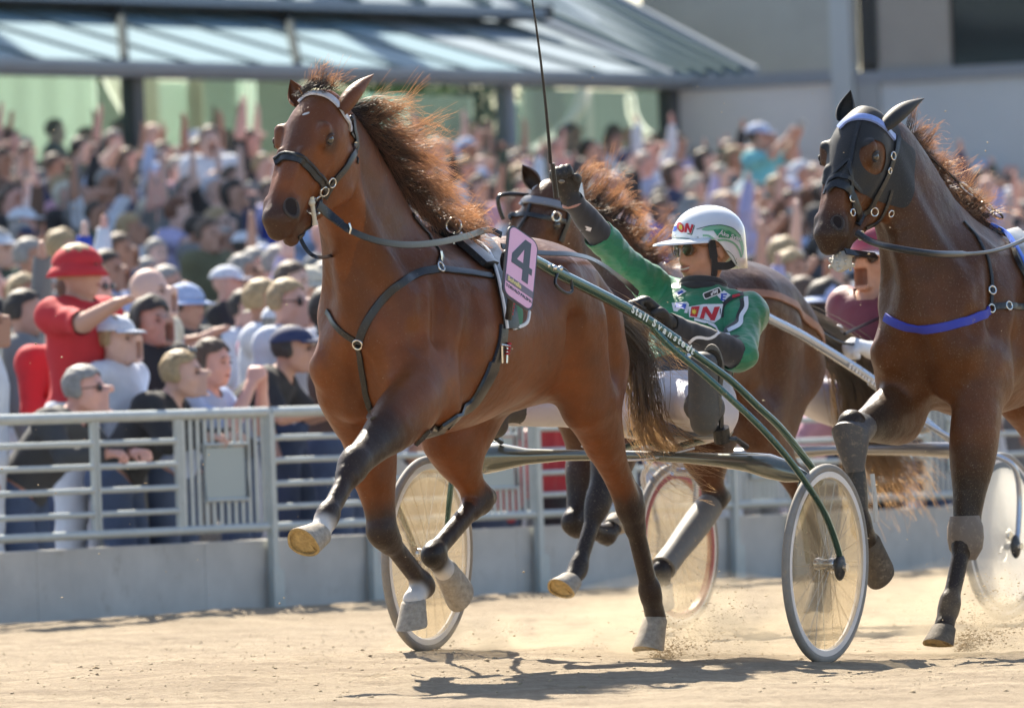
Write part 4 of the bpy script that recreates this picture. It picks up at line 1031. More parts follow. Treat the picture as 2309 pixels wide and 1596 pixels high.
armR = (lb == 5) & nearR; armL = (lb == 5) & ~nearR
tj = dm.along('pelvis', 'neck')
arm = (lb == 4) | (lb == 5); isR = (dm.P[:, 1] < 0)
garment(dm, 'jacket', ((lb == 1) & (tj > .34)) | (arm & isR & (tE < .42)) | (arm & ~isR & (tl < .10)) | ((lb == 2) & (tj < .99)), .016, M_GREENJ, drv, .011, 20, 2)
garment(dm, 'waistband', ((lb == 1) & (tj > .10) & (tj < .42)), .011, M_BLK_CLOTH, drv, .006, 20, 3)
for sd_ in (isR, ~isR):
    garment(dm, 'sleeve', ((arm & isR & (tE > .34)) | (arm & ~isR & (tl > .0))) & sd_, .012, M_BLK_CLOTH, drv, .003, 30, 3)
    garment(dm, 'glove', ((lb == 6) | (arm & (np.where(isR, tE, tl) > .80))) & sd_, .0045, M_GLOVE, drv, .001, 60, 4)
garment(dm, 'breeches', ((lb == 7) | (lb == 8) | ((lb == 1) & (tj < .20))), .013, M_BREECH, drv, .006, 22, 5)
for sd_ in (isR, ~isR): garment(dm, 'boot', sd_ & ((lb == 9) | ((lb == 8) & (np.minimum(np.linalg.norm(dm.P - np.array(J1['ankle_l']), axis=1), np.linalg.norm(dm.P - np.array(J1['ankle_r']), axis=1)) < .11))), .015, mat('dusty_boot', (.085, .082, .078), .6, dirt=.5, dirt_col=(.16, .13, .10), dscale=50), drv, .001)
# soles facing forward, waist flap, trims
b = MB(); c = Vector(FR1.l(1606, 862, .43)); fdir = (Vector(J1['toe_l']) - Vector(J1['ankle_l'])).normalized(); sole = []
for k in range(28):
    a = 2 * math.pi * k / 28; yy = math.sin(a) * (.052 + .006 * math.cos(a)); xx = math.cos(a) * .150
    sole.append((yy * .90 * (1 - .22 * math.exp(-((xx + .03) / .05) ** 2)), xx * .96))
fwd = Vector((.93, .34, .05)); fwd = (fwd - fdir * fwd.dot(fdir)).normalized(); sd = fdir.cross(fwd).normalized()
ms = Matrix((sd, fdir, sd.cross(fdir))).transposed().to_4x4(); ms.translation = c
M_SOLEB = mat('boot_sole', (.17, .155, .13), .8, bump=.002, bscale=90, dirt=.6, dirt_col=(.26, .22, .16), dscale=40)
b.prism(sole, .014, M_SOLEB, ms)
for yy in (-.12, -.10, -.08, .02, .045, .07, .095, .12):
    hw_ = .040 * math.sqrt(max(.1, 1 - (yy / .155) ** 2)); b.prism([(-hw_, yy - .006), (hw_, yy - .006), (hw_, yy + .006), (-hw_, yy + .006)], .006, M_SOLEB, ms @ Matrix.Translation((0, 0, .014)))
if 1: ms2 = ms @ Matrix.Translation((0, -.085, .02)); b.prism([(x * .9, y * .36) for x, y in sole], .012, M_SOLEB, ms2)
ms3 = ms @ Matrix.Translation((0, .055, .02)); b.prism([(x * .88, y * .50) for x, y in sole], .006, M_BLACK, ms3); b.build('sole', drv)
def decal(man_or_bvh, fr, polys, m, name, root, lift=.004):
    # flat print laid on a curved surface: every polygon is given where it is seen, then dropped on the cloth
    bvh = man_or_bvh; V = []; Fc = []
    for poly in polys:
        o = len(V)
        for (x, y) in poly:
            oo, d = fr.ray(x, y); h_ = bvh.ray_cast(oo, d)
            if h_[0] is None: break
            V.append(h_[0] + h_[1] * lift)
        else: Fc.append(tuple(range(o, o + len(poly)))); continue
        V = V[:o]
    if V: return obj(name, mesh(name, V, Fc, [m], smooth=False), root)
def band(pts, w_, n=6):
    P = catmull([(x, y, 0) for x, y in pts], n); out = []
    w_ = w_ if hasattr(w_, '__len__') else [w_] * len(P)
    L = []
    for i, p in enumerate(P):
        t = (P[min(i + 1, len(P) - 1)] - P[max(i - 1, 0)]).normalized(); L.append((p.x - t.y * w_[i] / 2, p.y + t.x * w_[i] / 2, p.x + t.y * w_[i] / 2, p.y - t.x * w_[i] / 2))
    return [[(a[0], a[1]), (c[0], c[1]), (c[2], c[3]), (a[2], a[3])] for a, c in zip(L, L[1:])]
jb = BVHTree.FromPolygons([tuple(p) for p in dm.P + vnormals(dm.P, dm.Q) * (np.where(dm.lab == 5, .0125, .0165) + .011 * wavy(dm.P, 20, 2))[:, None]], [tuple(q) for q in dm.Q])
X1 = lambda cx_, cy_: (1354.6 + .23 * cx_, 419.5 + .23 * cy_)     # numbers read off an enlargement of the driver
def pt(*a): return [X1(*q) for q in a]
M_BLUE = mat('print_blue', (.03, .09, .50), .5); M_REDP = mat('print_red', (.55, .02, .03), .5); M_YEL = mat('print_yellow', (.85, .62, .05), .5)
M_WHP = mat('print_white', (.80, .80, .84), .5)
decal(jb, FR1, band(pt((1185, 1290), (1190, 1200), (1240, 1130), (1330, 1080), (1400, 1060)), 9), M_BLK_CLOTH, 'trim', drv, .003)
decal(jb, FR1, band(pt((1380, 1100), (1385, 1180), (1355, 1260), (1330, 1340), (1240, 1400), (1215, 1440)), 9), M_BLK_CLOTH, 'trim', drv, .003)
decal(jb, FR1, band(pt((1420, 1090), (1425, 1190), (1385, 1270), (1360, 1360), (1255, 1420)), 9), M_WHP, 'trim', drv, .005)
decal(jb, FR1, band(pt((920, 1310), (1010, 1330), (1110, 1370), (1160, 1435), (1270, 1460)), 6), M_WHP, 'trim', drv, .005)
decal(jb, FR1, band(pt((860, 1530), (930, 1480), (1060, 1490), (1150, 1440)), 6), M_WHP, 'trim', drv, .006)
decal(jb, FR1, band([(1287, 534), (1300, 520), (1318, 512), (1332, 516)], 9), M_WHP, 'trim', drv, .006)
decal(jb, FR1, band([(1288, 541), (1302, 527), (1320, 519), (1334, 523)], 4), M_BLK_CLOTH, 'trim', drv, .006)
decal(jb, FR1, [pt((700, 1150), (850, 1140), (870, 1160), (850, 1250), (720, 1230))], M_WHP, 'chest_print', drv, .004)
decal(jb, FR1, [pt((745, 1150), (845, 1165), (830, 1215), (735, 1195))], M_BLUE, 'chest_print', drv, .006)
decal(jb, FR1, [pt((860, 1190), (1010, 1165), (1020, 1200), (990, 1300), (870, 1290)), pt((1010, 1165), (1200, 1160), (1170, 1300), (1110, 1345), (980, 1300), (1020, 1200))], M_WHP, 'chest_print', drv, .005)
def O_(c, rx, ry, rix, riy, sh=.25, n=16):
    f_ = lambda a, x, y: (c[0] + math.cos(a) * x - math.sin(a) * y * -sh, c[1] + math.sin(a) * y)
    return [[X1(*f_(2 * math.pi * i / n, rx, ry)), X1(*f_(2 * math.pi * (i + 1) / n, rx, ry)), X1(*f_(2 * math.pi * (i + 1) / n, rix, riy)), X1(*f_(2 * math.pi * i / n, rix, riy))] for i in range(n)]
decal(jb, FR1, [pt((895, 1190), (975, 1185), (950, 1290), (880, 1280))], M_REDP, 'chest_print', drv, .007)
star = [(925 + (34 if i % 2 == 0 else 15) * math.cos(i * math.pi / 9), 1240 + (34 if i % 2 == 0 else 15) * math.sin(i * math.pi / 9)) for i in range(18)]
decal(jb, FR1, [[X1(*q) for q in star]], M_YEL, 'chest_print', drv, .010)
decal(jb, FR1, [pt((1005, 1195), (1040, 1190), (1015, 1305), (975, 1300)), pt((1040, 1190), (1090, 1265), (1080, 1320), (1025, 1235)), pt((1115, 1195), (1165, 1190), (1115, 1325), (1070, 1320))], M_REDP, 'chest_print', drv, .007)
decal(jb, FR1, [pt((1140, 1080), (1210, 1030), (1270, 1075), (1200, 1140))], M_WHP, 'shoulder_print', drv, .004)
decal(jb, FR1, [pt((1175, 1065), (1240, 1065), (1235, 1078), (1185, 1078)), pt((1185, 1078), (1202, 1078), (1196, 1130), (1172, 1125)), pt((1190, 1092), (1228, 1092), (1222, 1103), (1188, 1103)), pt((1180, 1118), (1222, 1118), (1215, 1132), (1176, 1130))], M_BLUE, 'shoulder_print', drv, .006)
decal(jb, FR1, [pt((1285, 1075), (1360, 1065), (1370, 1085), (1290, 1105))], M_REDP, 'shoulder_print', drv, .005)
decal(jb, FR1, [pt((720, 1050), (800, 1010), (845, 1040), (760, 1090))], M_WHP, 'shoulder_print', drv, .004)
decal(jb, FR1, [pt((755, 1055), (800, 1030), (820, 1045), (770, 1078))], M_BLUE, 'shoulder_print', drv, .006)
# collar with white-edged logo patch
b = MB(); nk = Vector(J1['neck']); hc = Vector(J1['head']); up = (hc - nk).normalized()
for r_, m_, z in ((.072, M_BLK_CLOTH, .0), (.074, M_WHP, .030)):
    torus(b, nk + up * (.018 + z) , up, r_ + .008 - z * .1, .022 if m_ is M_BLK_CLOTH else .004, m_, 26, 10)
torus(b, nk + up * .042, up, .074, .019, M_BLK_CLOTH, 26, 10); b.build('collar', drv)
V_ = lambda *a: FR1.l(*a)
cp = (FR1S.inv.to_3x3() @ -ray(1600, 660)).normalized()
b = MB(); q0 = V_(1606, 662, .10) + cp * .06; uu = (V_(1636, 652, .12) - V_(1584, 672, .06)).normalized(); vv = cp.cross(uu).normalized(); mm = Matrix((uu, vv, cp)).transposed().to_4x4(); mm.translation = q0
b.prism(rrect(.078, .026, .008), .002, M_WHP, mm); b.prism(rrect(.070, .019, .006), .002, M_BLK_CLOTH, mm @ Matrix.Translation((0, 0, .001))); b.build('collar_patch', drv, smooth=False)
tm = text_mesh('Harley', .018, M_WHP, shear=.2, bold=.0006); o = obj('lettering', tm, drv); o.matrix_local = mm @ Matrix.Translation((0, 0, .0035))
# head: helmet, visor, glasses, strap
f, l, u = [Vector(x) for x in (dm.hf, dm.hl, dm.hu)]; hc = Vector(dm.hc)
HM = Matrix((f * 1.1, l * 1.1, u * 1.1)).transposed().to_4x4(); HM.translation = hc
M_HELM = mat('white_helmet', (.80, .82, .84), .18, spec=.7, coat=.7, dirt=.05)
hel = bpy.data.objects.new('helmet', None); hel.empty_display_size = .1; link(hel, drv); hel.matrix_local = HM
def helm_pt(az, t):         # az from the front, t 0 crown .. 1 rim
    x, y = math.cos(az), math.sin(az)
    rim = -.012 if True else 0
    back = (1 - x) / 2; rimz = .030 - .088 * max(0, back - .30) ** .8 * 1.3 if back > .30 else .030
    rimz = .034 - .105 * smst(np.array(back), .30, .75).item() + .0
    th = t * math.pi / 2; R0 = (.138 if x < 0 else .128, .112); r = math.sin(th) ** .92
    px_ = -.014 + x * R0[0] * r; py_ = y * R0[1] * r; z = .040 + .112 * math.cos(th) * (1.0)
    if t > .86: q = (t - .86) / .14; z0 = .040 + .112 * math.cos(.86 * math.pi / 2); z = z0 + (rimz - z0) * q; px_ = -.014 + x * R0[0] * (.985 + .015 * q); py_ = y * R0[1] * (.985 + .015 * q)
    return Vector((px_, py_, z))
V = []; Fc = []; na, ntt = 56, 26
for i in range(ntt + 1):
    for k in range(na): V.append(helm_pt(2 * math.pi * k / na, .001 + .999 * (i / ntt)))
o0 = len(V)
for k in range(na): p = V[ntt * na + k]; V.append(Vector((p.x * .93, p.y * .93, p.z + .002)))
for k in range(na): p = V[ntt * na + k]; V.append(Vector((p.x * .90, p.y * .90, p.z + .05)))
for i in range(ntt): Fc += [(i * na + k, (i + 1) * na + k, (i + 1) * na + (k + 1) % na, i * na + (k + 1) % na) for k in range(na)]
Fc += [(ntt * na + k, o0 + k, o0 + (k + 1) % na, ntt * na + (k + 1) % na) for k in range(na)] + [(o0 + k, o0 + na + k, o0 + na + (k + 1) % na, o0 + (k + 1) % na) for k in range(na)]
obj('shell', mesh('shell', V, Fc, [M_HELM]), hel)
hb = BVHTree.FromPolygons([tuple(HM @ v) for v in V], Fc)
b = MB(); V = []; n = 20
for j, (ext, dz) in enumerate(((.0, .0), (.040, -.004), (.078, -.012), (.080, -.018), (.040, -.011), (.0, -.008))):
    for k in range(n + 1):
        a = -1.15 + 2.3 * k / n; p = helm_pt(a, 1.0); d = Vector((math.cos(a * .75), math.sin(a * .75) * .6, 0)); e_ = ext * math.cos(a * .95) ** .7 if abs(a * .95) < 1.57 else 0
        V.append(p + d * e_ + Vector((0, 0, dz + .008)))
Fc = [(j * (n + 1) + k, j * (n + 1) + k + 1, (j + 1) * (n + 1) + k + 1, (j + 1) * (n + 1) + k) for j in range(5) for k in range(n)]
b.add(V, Fc, M_HELM); b.build('visor', hel)
# helmet graphics
M_HG = mat('helmet_green', (.03, .30, .14), .3, coat=.5); M_HG2 = mat('helmet_pale_green', (.22, .50, .30), .3, coat=.5); M_HG3 = mat('helmet_dark_green', (.02, .09, .06), .3)
tri = lambda L, w_, m_, lf, nm='stripe': decal(hb, FR1, band(pt(*L), w_), m_, nm, drv, lf)
tri([(990, 430), (1100, 412), (1200, 408), (1290, 440), (1350, 500), (1385, 590), (1390, 680)], [2, 5, 8, 10, 11, 12, 13, 13, 13, 13, 13, 13, 12, 12, 12, 12, 11, 11, 11, 11, 10, 10, 10, 10, 10, 9, 9, 8, 8, 7, 7, 6, 6, 5, 4, 3, 2], M_HG2, .0012)
tri([(940, 425), (1080, 390), (1200, 388), (1300, 420), (1370, 490)], 1.6, M_HG3, .002)
tri([(1000, 485), (1060, 490), (1130, 530), (1220, 530), (1300, 560), (1350, 620), (1378, 700)], 4.5, M_HG2, .0012)
tri([(1030, 560), (1080, 610), (1140, 635), (1230, 635), (1290, 680), (1330, 760)], 1.4, M_HG3, .0014)
tri([(700, 505), (850, 515), (960, 530), (1030, 555)], 1.2, M_HG3, .0014)
decal(hb, FR1, [pt((1100, 430), (1180, 422), (1160, 470), (1140, 490)), pt((1180, 422), (1260, 440), (1270, 500), (1160, 470)), pt((1160, 470), (1270, 500), (1260, 515), (1150, 505)), pt((1260, 440), (1320, 480), (1345, 540), (1270, 500))], M_HG, 'stripe', drv, .002)
decal(hb, FR1, [pt((725, 400), (758, 385), (745, 440), (712, 452))], M_BLUE, 'stripe', drv, .003)
decal(hb, FR1, O_((788, 408), 34, 50, 15, 28), M_REDP, 'logo', drv, .003)
decal(hb, FR1, [[X1(788 + 17 * math.cos(a), 406 + 24 * math.sin(a)) for a in np.linspace(0, 6.28, 12)[:-1]]], M_YEL, 'logo', drv, .0035)
decal(hb, FR1, [pt((836, 370), (858, 368), (846, 458), (822, 455)), pt((858, 368), (884, 430), (876, 462), (846, 400)), pt((892, 378), (914, 382), (888, 466), (870, 462))], M_REDP, 'logo', drv, .003)
decal(hb, FR1, [pt((852, 462), (890, 472), (918, 385), (924, 392), (896, 482), (850, 470))], M_HG3, 'logo', drv, .0026)
M_S = M_WHP
def glyphs_on(txt, x0, y0, dx, dy, size, m, bv, fr, root, lift, name='lettering', shear=.3):
    me = text_mesh(txt, 1.0, m, shear=shear, depth=0, bold=.02); V = []; 
    for v in me.vertices:
        x = x0 + v.co.x * size * dx[0] - v.co.y * size * dy[0] * -1; y = y0 + v.co.x * size * dx[1] - v.co.y * size * dy[1]
        oo, d = fr.ray(*X1(x, y)); h_ = bv.ray_cast(oo, d)
        V.append(h_[0] + h_[1] * lift if h_[0] is not None else Vector((0, 0, -5)))
    ok = [f.vertices for f in me.polygons if all(V[i].z > -1 for i in f.vertices)]
    fs = [tuple(f) for f in ok]; used = sorted({i for f_ in fs for i in f_}); mp = {a: i for i, a in enumerate(used)}
    return obj(name, mesh(name, [V[i] for i in used], [tuple(mp[i] for i in f_) for f_ in fs], [m], smooth=False), root)
glyphs_on('Åke Svan', 1262, 490, (1.0, .30), (.0, 1.0), 58, M_S, hb, FR1, drv, .0034)
b = MB(); 
for q in ((950, 508), (1120, 575), (732, 487)):
    oo, d = FR1.ray(*X1(*q)); h_ = hb.ray_cast(oo, d)
    if h_[0] is not None: b.ball(h_[0], .005, M_STEEL, 5)
b.build('rivet', drv)
# padded side piece and chin strap, with an opening for the ear
b = MB()
for y in (-1, 1):
    P_ = [HM @ Vector((-.045, .088 * y, .02)), HM @ Vector((-.045, .088 * y, -.035)), HM @ Vector((-.02, .083 * y, -.075))]
    b.ribbon(catmull([HM @ Vector((.030, .082 * y, .035)), HM @ Vector((.026, .084 * y, -.010)), HM @ Vector((.020, .080 * y, -.045)), HM @ Vector((.016, .066 * y, -.085)), HM @ Vector((.020, .040 * y, -.112)), HM @ Vector((.026, .0, -.122))], 5), [l * y - u * .2 * (i / 25) for i in range(26)], [.034] * 8 + [.026] * 8 + [.018] * 10, .006, M_BLK_CLOTH)
    b.ribbon(catmull([HM @ Vector((-.085, .074 * y, .0)), HM @ Vector((-.070, .078 * y, -.040)), HM @ Vector((-.035, .080 * y, -.058)), HM @ Vector((.016, .078 * y, -.056))], 5), [l * y] * 16, .030, .006, M_BLK_CLOTH)
o = b.build('chin_strap', hel); o.matrix_parent_inverse = HM.inverted()
M_GOLD = mat('amber_frame', (.25, .09, .02), .3, spec=.6); M_LENS = mat('dark_lens', (.045, .022, .010), .12, spec=.5, coat=.25)
gl = bpy.data.objects.new('sunglasses', None); gl.empty_display_size = .1; link(gl, drv); gl.matrix_local = HM
for y in (-1, 1):
    b = MB(); c = Vector((.098, .034 * y, .008)); V = []
    poly = [(-.026, .012), (-.01, .018), (.014, .018), (.026, .012), (.026, -.006), (.014, -.022), (-.008, -.024), (-.024, -.010)]
    pts_ = [c + Vector((-.010 * ((a * y + .026) / .05) ** 2 * 1.6 - .012 * (abs(a + .0) / .027) ** 2 * .4, a * y, z)) for a, z in poly]
    b.ball(c + Vector((-.004, 0, -.003)), .026, M_LENS, 10, (.16, 1.0, .80), Matrix.Rotation(R(14) * y, 3, 'Z')); b.build('lens', gl)
    b = MB(); b.tube(pts_, .0022, M_GOLD, 6, closed=True); b.tube([pts_[2 if True else 0], Vector((.06, .075 * y, .014)), Vector((.0, .084 * y, .008))], .0028, M_GOLD, 6); b.build('frame', gl)
b = MB(); b.tube([(.100, -.010, .014), (.103, 0, .016), (.100, .010, .014)], .002, M_GOLD, 6); b.build('bridge', gl)
b = MB(); mp_ = [dm.Hp(.096 - .012 * abs(t) ** 2 * 1.2, .030 * t, -.060 + .007 * t * t) for t in np.linspace(-1, 1, 9)]
b.tube(mp_, [.0015, .0035, .0045, .005, .005, .005, .0045, .0035, .0015], mat('teeth', (.62, .55, .48), .3), 6, flat=.8); b.build('teeth', drv)
b = MB(); b.tube([Vector(p) + Vector((0, 0, .006)) for p in mp_], [.001, .003, .004, .0045, .0045, .0045, .004, .003, .001], mat('lips', (.38, .13, .09), .45), 6)
b.tube([Vector(p) - Vector((0, 0, .007)) for p in mp_], [.001, .003, .0045, .005, .005, .005, .0045, .003, .001], mat('lips', (.38, .13, .09), .45), 6); b.build('lips', drv)
b = MB(); wv = (Vector(J1['hand_r']) - Vector(J1['wrist_r'])).normalized(); torus(b, Vector(J1['wrist_r']) - wv * .02, wv + Vector((0, .0, .2)), .034, .007, mat('wrist_tape', (.50, .27, .22), .6), 20, 6); b.build('wrist_band', drv)
b = MB(); p, n_, _, _ = jb.find_nearest(FR1.l(1276, 435, -.2)); b.ball(p + n_ * .002, .012, mat('glove_badge', (.22, .19, .14), .5), 6, (1, 1, .6)); b.build('glove_badge', drv)

# whip, held upright in the raised hand
whip = empty('whip', 'long thin black whip held upright in the raised gloved hand', 'whip', FR1.mat)
a_ = FR1.l(1252, 425, -.24); t_ = FR1.l(1203, -10, -.24); dirw = (t_ - a_); 
b = MB(); b.tube([a_ - dirw * .05, a_, a_ + dirw * .13], [.010, .010, .0085], M_BLACK, 10); b.build('grip', whip)
b = MB(); b.tube([a_ + dirw * .13 + Vector((0, .0, 0)) * k + dirw * (.14 * k) + Vector((0, 0, 0)) + Vector((.0, -.004 * (k - 3) ** 2 * .2, 0)) for k in range(0, 9)], [.0072, .0064, .0058, .0052, .0047, .0042, .0037, .0032, .0028], M_BLACK, 8); b.build('shaft', whip)

# ================================================================ the hooded dark horse on the right
M_HOOD = mat('hood_mesh_black', (.008, .008, .009), .6, sheen=.08, bump=.001, bscale=300, dirt=.25, dirt_col=(.20, .18, .15), dscale=260)
f2 = FR2
LEG2 = {'rf': [f2.l(2035, 925, -.15), f2.l(1922, 972, -.14), f2.l(1942, 1188, -.13), f2.l(1958, 1220, -.13), f2.l(1990, 1278, -.13)],
        'lf': [f2.l(2200, 955, .17), f2.l(2177, 1205, .15), f2.l(2140, 1368, .14), f2.l(2140, 1368, .14) + Vector((.050, 0, -.070)), f2.l(2140, 1368, .14) + Vector((.080, 0, -.150))],
        'lh': [(.80, .17, .96), (.38, .15, .60), (.34, .14, .28), (.36, .13, .20), (.40, .13, .08)],
        'rh': [(.90, -.15, .95), (.50, -.13, .60), (.30, -.13, .33), (.24, -.13, .26), (.18, -.13, .16)]}
pl2 = f2.l(1952, 264, -.13) + Vector((.08, 0, .05))
HS2 = Horse(FR2, LEG2, h=.0095, yaw=R(-10), poll=tuple(pl2), hl=1.0, hw=1.10, hd=1.16, face=(.48, -.88),
            neck=[((1.96, 0, 1.34), .135, .31), ((2.02, -.02, 1.52), .11, .27), ((2.10, -.06, 1.70), .092, .215), ((2.20, -.10, 1.87), .080, .165), ((pl2[0] - .18, -.125, pl2[2] - .13), .078, .12)])
HS2.nost = HS2.hit(1888, 500)[0]; HS2.darkleg = ('rf', 'lf'); HS2.white = (); HS2.ear_col = (.016, .016, .018); HS2.lid_col = (.03, .02, .016)
root2 = empty('trotting_horse', 'dark brown trotting horse at the right edge in a black eared hood, mouth foaming', 'horse', FR2.mat)
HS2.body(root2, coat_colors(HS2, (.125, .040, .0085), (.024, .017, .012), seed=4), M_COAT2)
nostril(HS2, root2, 1888, 500, M_COAT2, .026)
head_details(HS2, root2, {1: (HS2.Hd(.05, .076, -.095), FR2.l(2084, 222, .02), (-.8, .2, -.1), .058), -1: (HS2.Hd(.03, -.070, -.06), FR2.l(1918, 204, -.20), (.9, .25, .1), .060)}, M_HOOD)
M_HOOF_KEEP = M_HOOF; M_HOOF = mat('muddy_hoof', (.11, .085, .06), .8, var=.35, vscale=50, bump=.002, bscale=150, dirt=.4)
hooves(HS2, root2, LEG2, {'rf': (.6, 0, -.8), 'lf': (1, 0, -.1), 'lh': (1, 0, 0), 'rh': (1, 0, 0)})
M_HOOF = M_HOOF_KEEP
# hood: over forehead, cheeks and ears with open eye windows
rel = HS2.P - HS2.D; a_ = rel @ HS2.u; bb = rel @ HS2.n; ll = rel @ HS2.lv
m = ((HS2.lab == 7) | (HS2.lab == 6)) & (a_ > -.03) & (a_ < .335 - .25 * np.clip(-bb - .10, 0, 1)) & (rel @ HS2.u > -.05) & (bb > -.33) & ~((bb < -.235) & (a_ < .02))
for y in (-1, 1): m &= np.linalg.norm((HS2.P - HS2.Hd(.185, .098 * y, -.075)) * (1, .8, 1), axis=1) > .060
V, Q = shell(HS2.P, HS2.Q, m, .0045, .0006, 30, 2); obj('hood', mesh('hood', V, Q, [M_HOOD]), root2)
crest2 = [FR2.l(x, y, l) for x, y, l in ((2040, 296, -.13), (2062, 335, -.12), (2092, 385, -.09), (2128, 432, -.06), (2168, 478, -.03), (2205, 492, 0))]
strands('mane', mane_strands(HS2, crest2, (-.5, .35, .25), .13, 900, .5, 13, .02, wave=.02) + mane_strands(HS2, crest2, (-.2, .5, -.55), .10, 900, .3, 14, .01, .012, .008), M_MANE, root2, .0013)
strands('tail', tail_strands(None, [(.46, 0, 1.37), (.30, 0, 1.36), (.1, 0, 1.2), (-.1, 0, .95), (-.3, 0, .8)], (.08, .09, .08), 300, 8), M_TAIL, root2, .002)
FOAM = mat('mouth_foam', (.60, .57, .50), .5, bump=.004, bscale=120, var=.1)
b = MB(); c = HS2.Hd(.575, .0, -.135); r_ = np.random.RandomState(4)
b.ball(Vector(c) + Vector((-.02, .012, .0)), .037, FOAM, 14, (1.5, 1.0, 1.05), Matrix.Rotation(R(35), 3, 'Y'))
for k in range(170): b.ball(Vector(c) + Vector((-.02 + r_.randn() * .026, .012 + r_.randn() * .018, -.012 + r_.randn() * .014)), .004 + .005 * r_.rand(), FOAM, 4)
b.build('mouth_foam', root2)
har2 = empty('racing_harness', 'black harness with blue breast strap and blue saddle edge on the hooded horse', 'harness', FR2.mat)
hs = HS2; M_BLUEW = mat('blue_webbing', (.035, .050, .42), .55, bump=.001, bscale=400, dirt=.1)
b = MB(); hs.strap(b, [(1998, 716), (2030, 732), (2080, 742), (2140, 735), (2195, 718), (2228, 700)], .034, .007, M_BLUEW, off=.003, n=6); b.build('breast_strap', har2)
b = MB(); hs.strap(b, [(2238, 692), (2270, 690), (2305, 692), (2340, 692)], .026, .006, M_BLACK, off=.003); hs.strap(b, [(2233, 690), (2236, 650), (2232, 610), (2215, 560), (2190, 520), (2172, 500)], .014, .005, M_GREYL, off=.003, n=6); b.build('side_strap', har2)
b = MB()
for q in ((2233, 696), (2272, 690), (2235, 655)): p, n_ = hs.hit(*q); b = MB(); torus(b, p + n_ * .009, n_, .015, .0035, M_STEEL); b.build('ring', har2)
b = MB(); arc2 = [(2235, 500), (2262, 530), (2290, 575), (2312, 630), (2322, 690)]
hs.strap(b, [(x + 10, y) for x, y in arc2], .09, .016, M_BLACK, off=.004, n=6); b.build('saddle', har2)
b = MB(); hs.strap(b, arc2, .026, .010, mat('bright_blue_pad', (.03, .13, .62), .5), off=.014, n=6); b.build('pad_edge', har2)
bri2 = empty('bridle', 'black bridle with pale blue browband and steel rings over the dark hood', 'bridle', FR2.mat)
b = MB(); hs.strap(b, [(1895, 292), (1912, 275), (1935, 268), (1965, 272), (1992, 290), (2012, 312)], .030, .008, mat('browband_blue', (.26, .36, .72), .35, spec=.6, var=.15, vscale=60), off=.007, n=6); b.build('browband', bri2)
b = MB()
hs.strap(b, [(2022, 312), (2014, 350), (2000, 390), (1975, 440), (1950, 480), (1932, 510)], .022, .006, M_BLACK, off=.007, n=6)
hs.strap(b, [(1937, 280), (1925, 330), (1915, 380), (1918, 430), (1922, 470)], .016, .006, M_GREYL, off=.007, n=6)
hs.strap(b, [(1915, 362), (1890, 385), (1872, 410), (1862, 440)], .012, .005, M_GREYL, off=.007, n=6)
b.build('cheekpiece', bri2)
b = MB(); hs.strap(b, [(1868, 432), (1882, 418), (1902, 420), (1918, 440), (1930, 470), (1942, 500)], .030, .009, M_BLACK, off=.006, n=6)
hs.strap(b, [(1875, 408), (1892, 398), (1915, 405), (1935, 430)], .018, .007, M_BLACK, off=.007, n=5); b.build('noseband', bri2)
b = MB()
for q, rr in (((2008, 352), .017), ((2000, 385), .013), ((1918, 448), .015), ((1917, 480), .015), ((1968, 478), .018), ((1935, 530), .020), ((2005, 480), .014)):
    p, n_ = hs.hit(*q); b = MB(); torus(b, p + n_ * .013, n_, rr * .85, .0030, M_STEEL); b.build('ring', bri2)
b = MB(); hs.strap(b, [(1950, 515), (1975, 500), (1995, 470), (2008, 430)], .014, .005, M_BLACK, off=.006); b.build('throat_strap', bri2)
rein2 = empty('driving_rein', 'grey tube rein of the hooded horse running to the right edge, with check rein above', 'rein', FR2.mat)
b = MB(); pts = catmull([f2.l(1932, 525, -.02), f2.l(1965, 545, .04), f2.l(2020, 560, .16), f2.l(2100, 572, .26), f2.l(2180, 573, .26), f2.l(2245, 565, .24), f2.l(2300, 545, .2), f2.l(2345, 520, .18)], 7)
b.tube(pts, [.013] * 28 + [.008] * (len(pts) - 28), M_GREYL, 10); b.build('strap', rein2)
b = MB(); pts = catmull([f2.l(1905, 567, -.12), f2.l(1935, 572, -.1), f2.l(1975, 577, -.12)], 6); b.ribbon(pts, [Vector((.4, .8, .5))] * len(pts), .026, .004, M_BLACK); b.build('far_strap', rein2)
chk = [f2.l(2034, 298, -.12), f2.l(2100, 356, -.06), f2.l(2165, 415, .0)]
b = MB(); b.tube(chk, .0062, M_BLACK, 8); b.build('check_cord', rein2)
link_pts = [f2.l(2165, 415, .0), f2.l(2196, 440, .0), f2.l(2216, 457, .0), f2.l(2238, 474, .0), f2.l(2258, 492, .0)]
b = MB()
for i in range(4):
    p, q = link_pts[i], link_pts[i + 1]; d = (q - p); c_ = (p + q) / 2; L_ = d.length / 2; d.normalize(); s_ = Vector((0, 0, 1)) if i % 2 == 0 else Vector((.6, .6, .4)); s_ = (s_ - d * s_.dot(d)).normalized()
    b.tube([c_ + d * L_ * 1.1 * math.cos(a) + s_ * .012 * math.sin(a) for a in np.linspace(0, 2 * math.pi, 15)[:-1]], .0048, M_BLACK if i % 2 else M_STEEL, 7, closed=True)
b.build('chain', rein2)
